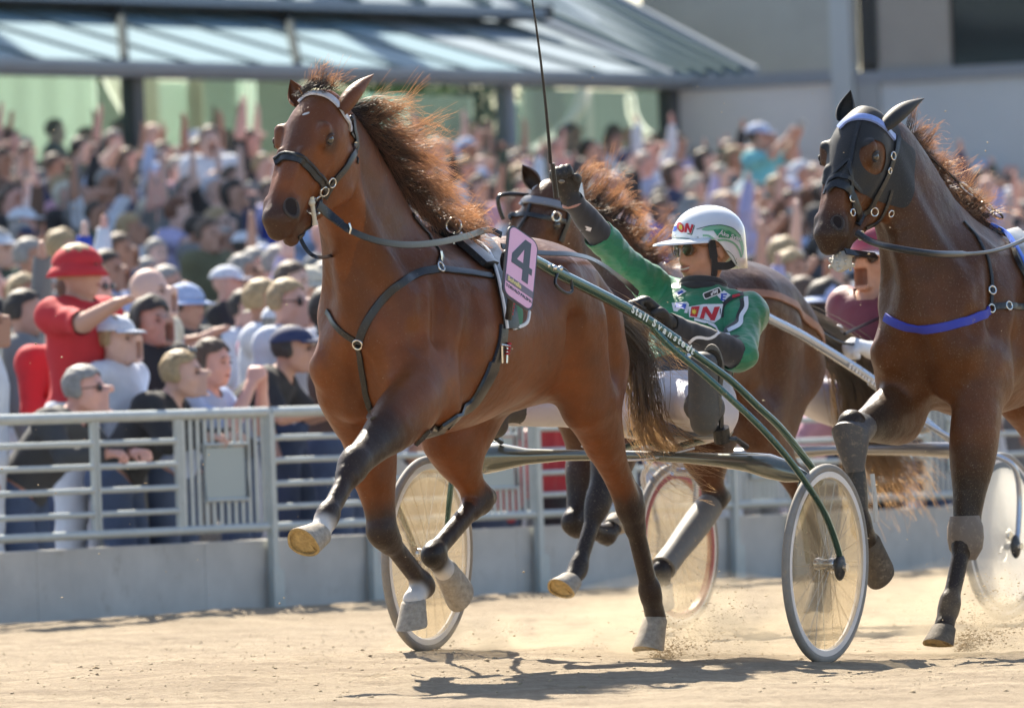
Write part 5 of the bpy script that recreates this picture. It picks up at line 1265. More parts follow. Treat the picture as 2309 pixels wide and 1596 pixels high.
# knee and shin boots of the hooded horse
M_BOOT = mat('rubber_boot', (.085, .085, .09), .5, spec=.5, dirt=.55, dirt_col=(.27, .22, .17), dscale=45, bump=.002, bscale=50)
def leg_boot(hs, root, A, B, r, name, m, bulge=(0, 0, 0), flat=1.0, prof=(.92, 1.0, 1.0, .96, .90)):
    A, B = Vector(A), Vector(B); b = MB(); pts = [A.lerp(B, t) + Vector(bulge) * math.sin(math.pi * t) for t in np.linspace(0, 1, 9)]
    b.tube(pts, [r * np.interp(t, np.linspace(0, 1, len(prof)), prof) for t in np.linspace(0, 1, 9)], m, 18, flat=flat); b.build(name, root)
K2, T2, E2 = [Vector(LEG2['rf'][i]) for i in (1, 2, 0)]
b = MB(); up2 = (K2 - E2).normalized()
b.tube([K2 - up2 * .13, K2 - up2 * .05, K2 + up2 * .02 + Vector((0, .0, -.01)), K2.lerp(T2, .18) + Vector((.012, 0, 0)), K2.lerp(T2, .42) + Vector((.01, 0, 0))], [.050, .064, .072, .058, .034], M_BOOT, 20); b.build('knee_boot', root2)
leg_boot(HS2, root2, K2.lerp(T2, .36), K2.lerp(T2, .82), .036, 'shin_boot', mat('dark_boot', (.03, .03, .032), .5, dirt=.5, dirt_col=(.2, .17, .13)))
b = MB(); q = K2.lerp(T2, .45) + Vector((-.02, .052, 0)); q2 = K2.lerp(T2, .95) + Vector((-.02, .05, 0)); b.ribbon([q, q.lerp(q2, .5) + Vector((.005, .006, 0)), q2], [Vector((0, 1, .0))] * 3, .030, .006, mat('white_strip', (.62, .60, .55), .5, dirt=.3)); b.build('boot_strip', root2)
K2b, T2b = Vector(LEG2['lf'][1]), Vector(LEG2['lf'][2])
leg_boot(HS2, root2, K2b + Vector((0, 0, .07)), K2b - Vector((0, 0, .095)), .069, 'knee_boot', prof=(.80, .98, 1.0, .90, .52), m=mat('tan_boot', (.20, .155, .12), .6, dirt=.5, dirt_col=(.34, .27, .2)))

# ================================================================ the third team, half hidden between the two
f3 = FR3
LEG3 = {'lf': [f3.l(1392, 1000, .15), f3.l(1348, 1135, .14), f3.l(1303, 1282, .13), f3.l(1290, 1305, .13), f3.l(1272, 1345, .13)],
        'rf': [f3.l(1330, 1010, -.15), f3.l(1300, 1180, -.14), f3.l(1368, 1205, -.14), f3.l(1382, 1190, -.14), f3.l(1395, 1160, -.14)],
        'rh': [f3.l(1585, 1010, -.14), f3.l(1612, 1125, -.13), f3.l(1492, 1285, -.13), f3.l(1492, 1318, -.13), f3.l(1500, 1368, -.13)],
        'lh': [f3.l(1705, 960, .16), f3.l(1812, 1115, .15), f3.l(1850, 1280, .14), f3.l(1853, 1315, .14), f3.l(1850, 1385, .14)]}
pl3 = f3.l(1243, 425, 0) + Vector((.08, 0, .05))
HS3 = Horse(FR3, LEG3, h=.013, yaw=R(-10), poll=tuple(pl3), face=(.45, -.89), neck=[((1.96, 0, 1.32), .135, .30), ((2.05, 0, 1.46), .11, .26), ((2.16, 0, 1.58), .092, .21), ((2.27, 0, 1.70), .080, .165), ((pl3[0] - .17, 0, pl3[2] - .13), .078, .12)])
HS3.nost = (9, 9, 9); HS3.darkleg = ('lf', 'rf'); HS3.white = (); HS3.ear_col = (.05, .025, .015); HS3.lid_col = (.02, .015, .012)
root3 = empty('trotting_horse', 'brown trotting horse half hidden behind the driver in green, with shin boots', 'horse', FR3.mat)
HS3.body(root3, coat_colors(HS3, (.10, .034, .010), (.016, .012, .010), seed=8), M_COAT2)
head_details(HS3, root3, {-1: (HS3.Hd(.005, -.062, -.07), FR3.l(1178, 372, -.10), (.9, .35, .1), .062)}, M_COAT2)
b = MB(); ear(b, FR3.l(1298, 482, .09), FR3.l(1312, 412, .13), (-.8, .2, .1), .064, mat('white_ear_cover', (.74, .78, .78), .6)); b.build('ear_cover', root3)
hooves(HS3, root3, LEG3, {'lf': (1, 0, .4), 'rf': (-.2, 0, -1), 'rh': (1, 0, -.2), 'lh': (1, 0, 0)})
crest3 = [HS3.Hd(.0, .0, -.12), f3.l(1330, 470, 0), f3.l(1375, 515, 0), f3.l(1420, 570, 0), f3.l(1450, 620, 0)]
strands('mane', mane_strands(HS3, crest3, (-.60, .5, .20), .19, 1000, .5, 23, .04, wave=.04) + mane_strands(HS3, crest3, (-.2, .5, -.55), .12, 700, .3, 24, .01, .012, .008), M_MANE, root3, .0017)
strands('tail', tail_strands(None, [(.46, 0, 1.37), (.36, .0, 1.34), f3.l(1905, 800, .05), f3.l(1940, 900, .05), f3.l(1972, 1000, .05), f3.l(2020, 1060, .05), f3.l(2060, 1130, .05)], (.09, .09, .08), 700, 15), M_TAIL, root3, .0022)
leg_boot(HS3, root3, Vector(LEG3['rh'][1]).lerp(Vector(LEG3['rh'][2]), .10), Vector(LEG3['rh'][1]).lerp(Vector(LEG3['rh'][2]), .97), .062, 'shin_boot', mat('grey_boot', (.19, .175, .155), .6, dirt=.5, dirt_col=(.34, .28, .2)), prof=(.95, 1.0, .95, .85, .9))
bri3 = empty('bridle', 'black bridle with padded browband on the half hidden brown horse', 'bridle', FR3.mat)
hs = HS3; b = MB(); hs.strap(b, [(1160, 455), (1180, 452), (1215, 455), (1250, 462), (1275, 470)], .034, .010, mat('browband_padded', (.20, .21, .24), .35, spec=.6), off=.005, n=5); b.build('browband', bri3)
b = MB(); hs.strap(b, [(1278, 462), (1280, 490), (1270, 520), (1262, 545)], .024, .007, M_BLACK, off=.005); hs.strap(b, [(1198, 462), (1188, 490), (1170, 520)], .014, .006, M_BLACK, off=.005); hs.strap(b, [(1130, 490), (1160, 485), (1200, 486), (1250, 494), (1272, 500)], .020, .007, M_BLACK, off=.005)
b.build('cheekpiece', bri3)
b = MB(); b.tube(catmull([f3.l(1135, 495, -.13), f3.l(1126, 470, -.14), f3.l(1124, 445, -.14), f3.l(1145, 438, -.12), f3.l(1190, 440, -.08), f3.l(1230, 446, .0)], 5), .009, M_BLACK, 8); b.build('shadow_frame', bri3)
b = MB(); p, n_ = hs.hit(1252, 488); torus(b, p + n_ * .012, n_, .018, .004, M_STEEL); b.build('ring', bri3)
har3 = empty('racing_harness', 'tan and black harness straps over the quarters of the half hidden brown horse', 'harness', FR3.mat)
M_TANL = mat('tan_leather', (.32, .15, .09), .5, var=.2)
b = MB(); hs.strap(b, [(1660, 660), (1700, 662), (1750, 668), (1795, 690), (1830, 730), (1862, 775)], .034, .008, M_TANL, off=.004, n=6); b.build('breeching', har3)
b = MB(); b.tube(catmull([f3.l(1425, 555, .0), f3.l(1465, 582, .0), f3.l(1500, 603, .0)], 4), .009, M_BLACK, 8); b.tube([f3.l(1440, 598, .1), f3.l(1520, 622, .12), f3.l(1600, 640, .12)], .008, M_TANL, 8)
b.ball(f3.l(1500, 603, 0), .02, M_STEEL, 6); b.build('check_rein', har3)
sulky3 = empty('racing_sulky', 'silver racing sulky with glare-white and red-rimmed disc wheels behind the half hidden horse', 'sulky', FR3.mat)
M_SH3 = tube_mat('shaft_silver', (.42, .46, .54), .6, .2)
DISC_GLARE = disc_mat('glare_white_disc', (.90, .89, .86), .04, .25); M_REDR = mat('red_stripe', (.30, .035, .04), .4)  # near disc: sun glare put into its white colour
near3 = {'shaft': [f3.l(1640, 660, .36), f3.l(1728, 715, .38), f3.l(1800, 752, .41), f3.l(1880, 800, .45), f3.l(1935, 835, .49), f3.l(1985, 870, .53)],
         'outer': [f3.l(1960, 862, .50), f3.l(2050, 930, .60), f3.l(2150, 990, .72), f3.l(2240, 1025, .84), f3.l(2285, 1052, .90), f3.l(2298, 1110, .90), f3.l(2296, 1190, .90), f3.l(2290, 1232, .90)],
         'inner': [f3.l(1985, 876, .52), f3.l(2060, 925, .58), f3.l(2120, 975, .64), f3.l(2165, 1010, .69), f3.l(2185, 1040, .72)], 'bm': tube_mat('beam_silver', (.30, .29, .28), .5),
         'beam': [((0, -.74, .72), .012), ((0, -.60, .745), .040), ((0, -.40, .75), .030), ((0, 0, .76), .020), ((0, .40, .75), .028), ((0, .60, .74), .036), ((0, .74, .70), .014)]}
make_sulky(FR3, sulky3, M_SH3, .368, .7925, (DISC_GLARE, DISC1), (mat('blue_grey_stripe', (.10, .13, .17), .4), M_REDR), near3, None)
b = MB(); pad(b, (-.46, 0, .842), .19, .19, .028, mat('seat_vinyl', (.10, .12, .15), .4)); b.build('seat', sulky3)
lettering_along('Svanstedt', catmull([f3.l(1905, 822, .47), f3.l(1940, 845, .49), f3.l(1985, 876, .53)], 5), FR3, sulky3, M_WHP, .030, vdir, .0215, t0=.0, step=.024)
J3 = {'pelvis': (-.46, 0, .95), 'chest': (-.60, 0, 1.22), 'neck': (-.62, 0, 1.38), 'head': (-.60, .0, 1.53), 'shoulder_l': (-.60, .19, 1.33), 'shoulder_r': (-.60, -.19, 1.33),
      'elbow_l': (-.46, .30, 1.10), 'wrist_l': (-.22, .24, 1.14), 'hand_l': (-.14, .22, 1.16), 'elbow_r': (-.47, -.28, 1.12), 'wrist_r': (-.24, -.24, 1.20), 'hand_r': (-.15, -.23, 1.22),
      'hip_l': (-.45, .11, .93), 'knee_l': (-.12, .28, 1.02), 'ankle_l': (.17, .40, .94), 'toe_l': (.20, .42, 1.12), 'sole_l': (1, 0, 0), 'hip_r': (-.45, -.11, .93), 'knee_r': (-.12, -.28, 1.02), 'ankle_r': (.17, -.40, .94), 'toe_r': (.20, -.42, 1.12), 'sole_r': (1, 0, 0),
      'palm_l': (0, -.5, -1), 'palm_r': (0, .5, -1)}
J3.update({'pelvis': tuple(f3.l(1985, 925, .0)), 'chest': tuple(f3.l(1968, 775, .0)), 'neck': tuple(f3.l(1965, 672, .0)), 'head': tuple(f3.l(1972, 590, .0)), 'shoulder_l': tuple(f3.l(2048, 700, .17)), 'shoulder_r': tuple(f3.l(1912, 690, -.12)),
    'elbow_r': tuple(f3.l(1880, 790, -.16)), 'wrist_r': tuple(f3.l(1888, 765, -.02)), 'hand_r': tuple(f3.l(1876, 748, .03)), 'elbow_l': tuple(f3.l(2050, 800, .26)), 'wrist_l': tuple(f3.l(1965, 790, .22)), 'hand_l': tuple(f3.l(1932, 778, .20)),
    'hip_l': tuple(f3.l(2010, 930, .11)), 'hip_r': tuple(f3.l(1950, 930, -.11))})
d3 = Man(J3, .011, head_yaw=0, lo=(-1.05, -.75, .62), hi=(.45, .75, 1.85)); lb = d3.lab; tj = d3.along('pelvis', 'neck')
drv3 = empty('person', 'driver in maroon silks and white gloves behind the hooded horse, seated in the silver sulky', 'person', FR3.mat)
obj('body', mesh('body', d3.P, d3.Q, [M_SKIN]), drv3)
M_MAR = mat('maroon_silks', (.16, .012, .028), .55, var=.2, vscale=9, sheen=.3, bump=.003, bscale=20)
garment(d3, 'jacket', ((lb == 1) & (tj > .12)) | (lb == 4) | ((lb == 5) & (np.minimum(d3.along('elbow_l', 'wrist_l'), 9) < .55)) | ((lb == 2) & (tj < .97)), .018, M_MAR, drv3, .010, 14, 2)
for sg in (1, -1): garment(d3, 'glove', ((lb == 6) | ((lb == 5) & (d3.along('elbow_' + 'lr'[sg < 0], 'wrist_' + 'lr'[sg < 0]) > .62))) & (d3.along('shoulder_r', 'shoulder_l') * sg > .55 * sg), .010, M_WHITE, drv3, .002, 40, 4)
garment(d3, 'breeches', ((lb == 7) | (lb == 8) | ((lb == 1) & (tj < .20))), .013, M_BREECH, drv3, .006, 22, 5); garment(d3, 'boot', (lb == 9), .01, M_BOOT, drv3)
hc3 = Vector(J3['head']); H3 = Matrix.Translation(hc3) @ Matrix.Scale(1.08, 4)
hel3 = bpy.data.objects.new('helmet', None); link(hel3, drv3); hel3.matrix_local = H3
o = bpy.data.objects.new('shell', bpy.data.objects['shell'].data.copy()); link(o, hel3); o.data.materials[0] = mat('maroon_helmet', (.30, .03, .05), .25, coat=.6)
o = bpy.data.objects.new('visor', bpy.data.objects['visor'].data); link(o, hel3)
b = MB(); b.ball(hc3 + Vector((.092, 0, .012)), .07, M_LENS, 9, (.18, 1.0, .32)); b.build('goggles', drv3)
rein3 = empty('driving_rein', 'thin rein held by the white gloved hands of the driver in maroon', 'rein', FR3.mat)
b = MB(); b.tube(catmull([Vector(J3['hand_l']), f3.l(1870, 760, .20), f3.l(1700, 650, .15), f3.l(1520, 625, .12)], 6), .007, M_BLACK, 8); b.tube([f3.l(1905, 752, .20), f3.l(2010, 705, .05), f3.l(2060, 690, -.1)], .007, M_GREYL, 8); b.build('strap', rein3)

# ================================================================ the track
def dirt_mat():
    m = bpy.data.materials.new('track_dirt'); m.use_nodes = True; N = m.node_tree.nodes; K = m.node_tree.links; b_ = N['Principled BSDF']
    b_.inputs['Roughness'].default_value = .92; b_.inputs['Specular IOR Level'].default_value = .25
    tc = N.new('ShaderNodeTexCoord')
    def nz(sc, det, rg, vec=None):
        n = N.new('ShaderNodeTexNoise'); n.inputs['Scale'].default_value = sc; n.inputs['Detail'].default_value = det; n.inputs['Roughness'].default_value = rg; K.new(vec or tc.outputs['Object'], n.inputs[0]); return n.outputs[0]
    mp = N.new('ShaderNodeMapping'); mp.inputs['Rotation'].default_value = (0, 0, -math.atan2(.862, .507)); mp.inputs['Scale'].default_value = (.35, 1.6, 1); K.new(tc.outputs['Object'], mp.inputs[0])
    a = nz(2.2, 6, .65, mp.outputs[0]); c = nz(34, 8, .75); f_ = nz(140, 3, .6)
    cr_ = N.new('ShaderNodeValToRGB'); e = cr_.color_ramp.elements; e[0].position = .30; e[0].color = (.25, .19, .125, 1); e[1].position = .72; e[1].color = (.46, .37, .255, 1)
    s1 = N.new('ShaderNodeMath'); s1.operation = 'MULTIPLY_ADD'; K.new(c, s1.inputs[0]); s1.inputs[1].default_value = .75; K.new(a, s1.inputs[2])
    s2 = N.new('ShaderNodeMath'); s2.operation = 'SUBTRACT'; K.new(s1.outputs[0], s2.inputs[0]); s2.inputs[1].default_value = .375; K.new(s2.outputs[0], cr_.inputs[0]); K.new(cr_.outputs[0], b_.inputs['Base Color'])
    bp = N.new('ShaderNodeBump'); bp.inputs['Distance'].default_value = .02; ad = N.new('ShaderNodeMath'); ad.operation = 'MULTIPLY_ADD'; K.new(f_, ad.inputs[0]); ad.inputs[1].default_value = .35; K.new(c, ad.inputs[2]); K.new(ad.outputs[0], bp.inputs['Height']); K.new(bp.outputs[0], b_.inputs['Normal'])
    return m
M_DIRT = dirt_mat(); MATS['track_dirt'] = M_DIRT
def rough(x, y):
    p = Vector((x, y, 0)) - F0; t = p.dot(FD); s_ = p.dot(FN)
    z = 0.0
    for i, (a, fx, fy) in enumerate(((.007, 1.1, 3.1), (.006, 2.3, 7.7), (.005, 5.1, 13.0), (.004, 13.0, 29.0), (.0035, 31.0, 53.0))):
        z += a * np.sin(t * fx + 1.7 * i + 1.3 * np.sin(s_ * fy * .37 + i)) * np.sin(s_ * fy + 2.1 * i + 1.1 * np.sin(t * fx * .61))
    return z
def sheet(name, s0, s1, ns, t0, t1, nt_, zf, m, **k):
    V = []; Fc = []
    for s_ in np.linspace(s0, s1, ns + 1):
        for t in np.linspace(t0, t1, nt_ + 1):
            p = st(s_, t); V.append((p.x, p.y, zf(s_, t, p.x, p.y)))
    for i in range(ns):
        for j in range(nt_): a = i * (nt_ + 1) + j; Fc.append((a, a + 1, a + nt_ + 2, a + nt_ + 1))
    return obj(name, mesh(name, V, np.array(Fc), [m]), **k)
def berm(s_): return .055 * math.exp(-((s_ - .55) / .35) ** 2)
trk = sheet('racetrack', .0, 15.5, 400, -17, 9, 520, lambda s_, t, x, y: ground_z(x, y) + rough(x, y) + berm(s_), M_DIRT, kind='structure')
co = np.empty(len(trk.data.vertices) * 3, dtype=np.float32); trk.data.vertices.foreach_get('co', co); co = co.reshape(-1, 3); rp = np.random.RandomState(77)
for i in range(420):        # old hoof prints pressed into the sand
    p = st(2.5 + 12.5 * rp.rand(), -15 + 22 * rp.rand()); r0 = .055 + .03 * rp.rand(); sel = np.where((np.abs(co[:, 0] - p.x) < .3) & (np.abs(co[:, 1] - p.y) < .3))[0]
    d = np.hypot(co[sel, 0] - p.x, co[sel, 1] - p.y) / r0; co[sel, 2] += (-.020 * np.exp(-d ** 2 * 1.2) + .009 * np.exp(-((d - 1.7) / .55) ** 2)) * (.6 + .6 * rp.rand())
trk.data.vertices.foreach_set('co', co.ravel()); trk.data.update()
# wider surroundings, a little lower where they pass under the track
V = []; n = 40
g = MB(); g.add([(-200, -50, -.16), (200, -50, -.16), (200, 350, -.16), (-200, 350, -.16)], [(0, 1, 2, 3)], M_DIRT); g.build('ground', kind='structure', smooth=False)
# clods and crumbs scattered over the surface
def clods(name, n, zone, rmin, rmax, m, seed, label=None, z_of=None, **k):
    r = np.random.RandomState(seed); V = []; Fc = []; o = 0
    base = np.array([(1, 0, 0), (-1, 0, 0), (0, 1, 0), (0, -1, 0), (0, 0, 1), (0, 0, -1)], float); tri_ = np.array([(0, 2, 4), (2, 1, 4), (1, 3, 4), (3, 0, 4), (2, 0, 5), (1, 2, 5), (3, 1, 5), (0, 3, 5)])
    for i in range(n):
        c = zone(r); q = rmin * (rmax / rmin) ** (r.rand() ** 2.2); b_ = base * (1 + .5 * r.randn(6, 1)) * q * np.array((1.3, 1.1, .7)); V.append(b_ + c); Fc.append(tri_ + o); o += 6
    return obj(name, mesh(name, np.concatenate(V), np.concatenate(Fc), [m], smooth=False), **k)
def zone_ground(r):
    s_ = 3 + 12 * r.rand(); t = -14 + 19 * r.rand(); p = st(s_, t); return np.array((p.x, p.y, ground_z(p.x, p.y) + rough(p.x, p.y)))
clods('dirt_crumbs', 22000, zone_ground, .002, .0085, mat('crumb', (.40, .31, .20), .95, var=.35, vscale=3), 3, kind='stuff', label='loose crumbs of dirt scattered over the racetrack', cat='dirt')
def spray(c, vel, sp, n, r0, r1, seed):
    def z(r):
        k = r.rand() ** 1.4; p = np.array(c) + np.array(vel) * k + r.randn(3) * np.array(sp) * (.15 + k); p[2] = max(p[2], .01); return p
    return z
DUSTM = mat('flying_dirt', (.50, .39, .25), .95, var=.3, vscale=5)
Hh = FR1.H
for c, frq, n, sd, nm in ((FR1.w((.10, .12, .06)), FR1, 2600, 1, 'the grounded hind hoof of the bay horse'), (FR2.w((2.2, .14, .06)), FR2, 2200, 2, 'the landing forefoot of the hooded horse'), (FR1.w((.0, -.80, .03)), FR1, 420, 3, 'the far wheel of the front sulky'), (FR1.w((-.9, .9, .10)), FR1, 700, 4, 'the near wheel of the front sulky')):
    c = np.array(c); vel = -np.array(Hh) * .55 + np.array((0, 0, .16))
    clods('flying_dirt', n, spray(c - np.array((0, 0, .04)), vel, (.12, .14, .07), n, 0, 0, sd), .0012, .0048, DUSTM, 20 + sd, kind='stuff', label='spray of dirt flying up behind ' + nm, cat='flying dirt')
def air_specks(r):
    return np.array((-2.2 + 4.6 * r.rand(), 36 + 7 * r.rand(), .05 + 2.1 * r.rand() ** 1.3))
clods('flying_grains', 420, air_specks, .0016, .0042, DUSTM, 31, kind='stuff', label='fine grains of dirt hanging in the air around the horses', cat='flying dirt')
# low puffs of dust, thin air-borne powder in real volume
def dust_mat():
    m = bpy.data.materials.new('airborne_dust'); m.use_nodes = True; N = m.node_tree.nodes; K = m.node_tree.links
    for n_ in list(N):
        if n_.type == 'BSDF_PRINCIPLED': N.remove(n_)
    v = N.new('ShaderNodeVolumePrincipled'); v.inputs['Color'].default_value = (.86, .72, .52, 1); v.inputs['Anisotropy'].default_value = .3
    tc = N.new('ShaderNodeTexCoord'); n = N.new('ShaderNodeTexNoise'); n.inputs['Scale'].default_value = 3.2; n.inputs['Detail'].default_value = 4; K.new(tc.outputs['Object'], n.inputs[0])
    ln = N.new('ShaderNodeVectorMath'); ln.operation = 'LENGTH'; K.new(tc.outputs['Object'], ln.inputs[0])
    r = N.new('ShaderNodeMapRange'); r.inputs[1].default_value = 1.0; r.inputs[2].default_value = .1; r.inputs[3].default_value = 0; r.inputs[4].default_value = 1; K.new(ln.outputs['Value'], r.inputs[0])
    r2 = N.new('ShaderNodeMapRange'); r2.inputs[1].default_value = .42; r2.inputs[2].default_value = .70; r2.inputs[3].default_value = 0; r2.inputs[4].default_value = 6.5; K.new(n.outputs[0], r2.inputs[0])
    mu = N.new('ShaderNodeMath'); mu.operation = 'MULTIPLY'; K.new(r.outputs[0], mu.inputs[0]); K.new(r2.outputs[0], mu.inputs[1]); K.new(mu.outputs[0], v.inputs['Density']); K.new(v.outputs[0], N['Material Output'].inputs['Volume'])
    return m
M_DUST = dust_mat(); MATS['airborne_dust'] = M_DUST
for c, sc_, nm in ((FR1.w((-.15, .12, .10)), (.62, .55, .26), 'dust puff behind the grounded hind hoof of the bay horse'), (FR2.w((2.0, .10, .10)), (.60, .55, .26), 'dust puff around the landing forefoot of the hooded horse'), (FR1.w((-.2, -.75, .06)), (.45, .45, .16), 'faint dust puff behind the far front wheel')):
    b = MB(); b.ball((0, 0, 0), 1.0, M_DUST, 10); o = b.build('dust_cloud', kind='stuff', label=nm, cat='dust'); o.location = c; o.scale = sc_

# ================================================================ low concrete wall
M_CONC = mat('grey_concrete', (.52, .505, .475), .85, var=.16, vscale=3.0, bump=.002, bscale=60, dirt=.30, dirt_col=(.38, .35, .31), dscale=5)
wallr = empty('concrete_wall', 'long low grey concrete wall under the steel crowd fence', 'wall', Matrix.Translation(st(0, 0)))
inv0 = wallr.matrix_world.inverted()
ROT = Matrix((FD, FN, Vector((0, 0, 1)))).transposed()
for i in range(15):
    t0 = -8.2 + i * 1.55
    b = MB(); b.box(inv0 @ st(-.10, t0 + .775, .155), (1.547, .20, .47), M_CONC, ROT); o = b.build('panel', wallr, smooth=False)
    bv = o.modifiers.new('b', 'BEVEL'); bv.width = .004; bv.segments = 2
M_GALV = mat('galvanised_steel', (.45, .49, .485), .5, .1, var=.12, vscale=12, dirt=.1)
pb = MB()
# ================================================================ steel fence
def tz(px, py, s=0.0): return on_fence(px, py, s)
TOPZ, BOTZ = 1.035, .455
rails_z = [.905, .79, .672, .555]
segs = [('rail', -60, 200), ('bars', 200 - 0, 200), ]
px_sec = [(-420, -230, 'bars'), (-225, 200, 'rail'), (205, 388, 'rail'), (392, 590, 'bars'), (600, 815, 'rail'), (825, 1015, 'rail'), (1022, 1190, 'bars'), (1200, 1405, 'rail'), (1415, 1630, 'rail'), (1642, 1765, 'bars'), (1775, 1935, 'rail'), (1945, 2075, 'rail'), (2082, 2225, 'bars'), (2232, 2400, 'rail'), (2408, 2540, 'rail'), (2546, 2660, 'bars')]
for idx, (x0, x1, kind_) in enumerate(px_sec):
    ta, tb = tz(x0, 1000)[0], tz(x1, 1000)[0]; mid = (ta + tb) / 2; Lx = tb - ta
    fr_ = Matrix.Translation(st(.03, mid)) @ ROT.to_4x4()
    wh = {'rail': 'steel fence section of horizontal rails', 'bars': 'steel fence section of upright bars around a small plate'}[kind_]
    where = ['beyond the left edge', 'at the far left edge', 'below the red-shirted spectator', 'below the shouting woman in black', 'in front of the man in black polo', 'beside the bay horse forearm', 'seen under the bay horse belly', 'in front of the red banner cloth', 'behind the bay horse near hind leg', 'under the sulky seat', 'behind the shaft fork of the front sulky', 'behind the knee boot of the hooded horse', 'between the hooded horse forelegs', 'at the right edge behind the glare-white disc', 'beyond the right edge', 'furthest beyond the right edge'][idx]
    root = empty('fence_section', wh + ' ' + where, 'fence', fr_, 'steel fence sections along the track')
    def tb_(nm, a, b_, r_): q = MB(); q.tube([a, b_], r_, M_GALV, 10); q.build(nm, root)
    tb_('top_rail', (-Lx / 2 - .01, 0, TOPZ), (Lx / 2 + .01, 0, TOPZ), .027); tb_('bottom_rail', (-Lx / 2 - .01, 0, BOTZ), (Lx / 2 + .01, 0, BOTZ), .022)
    for e in (-1, 1): tb_('upright', (e * Lx / 2 * .985, 0, BOTZ), (e * Lx / 2 * .985, 0, TOPZ), .016)
    if idx % 3 == 1 or idx in (5, 9): 
        q = MB(); q.box((-Lx / 2 - .03, .01, .50), (.05, .035, 1.06), M_GALV); q.box((-Lx / 2 - .03, .035, .12), (.10, .012, .24), M_GALV); q.build('post', root, smooth=False)
    if kind_ == 'rail':
        for z in rails_z: tb_('rail', (-Lx / 2 * .985, 0, z), (Lx / 2 * .985, 0, z), .0155)
    else:
        nb = 12; hx = .30 * Lx
        for k in range(nb):
            x = -Lx / 2 * .90 + Lx * .90 * k / (nb - 1); inside = abs(x) < .24 * Lx
            if inside:
                for (a, b_) in ((BOTZ, .60), (.88, TOPZ)):
                    q = MB(); q.box((x, 0, (a + b_) / 2), (.030, .006, b_ - a), M_GALV); q.build('bar', root, smooth=False)
            else: q = MB(); q.box((x, 0, (BOTZ + TOPZ) / 2), (.030, .006, TOPZ - BOTZ), M_GALV); q.build('bar', root, smooth=False)
        q = MB(); w2 = .245 * Lx
        q.tube([(-w2, .012, .60), (w2, .012, .60), (w2, .012, .88), (-w2, .012, .88)], .012, M_GALV, 8, closed=True); q.build('plate_frame', root)
        q = MB(); q.box((0, .004, .735), (w2 * 1.86, .006, .262), mat('sign_plate_back', (.36, .42, .42), .5)); q.build('plate', root, smooth=False)
# red banner cloth hung behind the rails, seen beneath the belly
ta = tz(1208, 1000)[0]; tb2 = tz(1300, 1000)[0]
b = MB(); M_BAN = mat('banner_red', (.42, .015, .03), .7, var=.15, vscale=6)
V = []; Fc = []
for i in range(17):
    for j in range(7):
        t = ta + (tb2 - ta) * i / 16; p = st(-.05 + .012 * math.sin(i * 1.3 + j * .4), t, 1.0 - .46 * j / 6); V.append(p); V.append(st(-.058 + .012 * math.sin(i * 1.3 + j * .4), t, 1.0 - .46 * j / 6))
for i in range(16):
    for j in range(6):
        a = (i * 7 + j) * 2; c_ = ((i + 1) * 7 + j) * 2; Fc.append((a, c_, c_ + 2, a + 2)); Fc.append((a + 1, a + 3, c_ + 3, c_ + 1))
b.add(V, Fc, M_BAN); b.build('red_banner', label='red banner cloth hung on the fence beneath the bay horse belly', cat='banner')

# ================================================================ terraces behind the fence
def row_s(r): return -.45 - .9 * r - .07 * r * r
def floor_s(a): a = max(0, a - .45); return -.10 + .048 * a + .0015 * a * a
def floor_z(r): return floor_s(-row_s(max(0, r)))
M_STEP = mat('terrace_concrete', (.20, .20, .20), .9, var=.2, vscale=2)
for r in range(0, 15):
    b = MB(); sa, sb_ = row_s(r - .5), row_s(r + .5); b.box(Vector(st((sa + sb_) / 2, 9.0, floor_z(r) - .3)), (56, sa - sb_ + .01, .6), M_STEP, ROT); b.build('terrace_step', smooth=False, kind='structure')
b = MB(); b.box(Vector(st((row_s(14.5) - 34) / 2, 9.0, floor_z(14) - .3)), (80, 34 + row_s(14.5), .6), M_STEP, ROT); b.build('terrace', smooth=False, kind='structure')

# ================================================================ grandstand building
SG = -27.5
TC = on_fence(1516, 200, SG)[0]          # corner of the two fronts
M_ROOF = mat('roof_metal', (.27, .33, .38), .85, .0, spec=.05, var=.12, vscale=1.5); M_BEAM2 = mat('eave_grey', (.24, .28, .33), .85, spec=.1, var=.1)
M_SKYG = mat('skylight_sky_tint', (.15, .26, .32), .6, spec=.15); M_RIBM = mat('roof_rib', (.10, .15, .16), .85, spec=.05)  # opaque pane colour holds the blue of the sky in the glass
M_PALE = mat('pale_render_wall', (.66, .67, .67), .85, var=.05, vscale=1.0); M_GREYW = mat('grey_cladding', (.30, .335, .36), .8, var=.12, vscale=1.2)
def bbox(mb, s0, s1, t0, t1, z0, z1, m): mb.box(inv0g @ st((s0 + s1) / 2, (t0 + t1) / 2, (z0 + z1) / 2), (abs(t1 - t0), abs(s1 - s0), abs(z1 - z0)), m, ROT)
inv0g = Matrix.Identity(4)
bld = empty('grandstand', 'grey grandstand with glazed ground floor, ribbed metal roof and blue skylights behind the crowd', 'building', Matrix.Translation(st(SG, 0)))
inv0g = bld.matrix_world.inverted()
G = lambda s_, t, z: inv0g @ st(s_, t, z)
tl_ = on_fence(-250, 172, SG)[0]
zb = on_fence(180, 172, SG)[1]; zt = on_fence(180, 146, SG)[1]
b = MB(); bbox(b, SG - .25, SG + .25, tl_, TC, zb, zt, M_BEAM2); b.build('eave', bld, smooth=False)
b = MB(); bbox(b, SG + .25, SG + .33, tl_, TC, zt - .05, zt + .03, M_ROOF); b.build('gutter', bld, smooth=False)
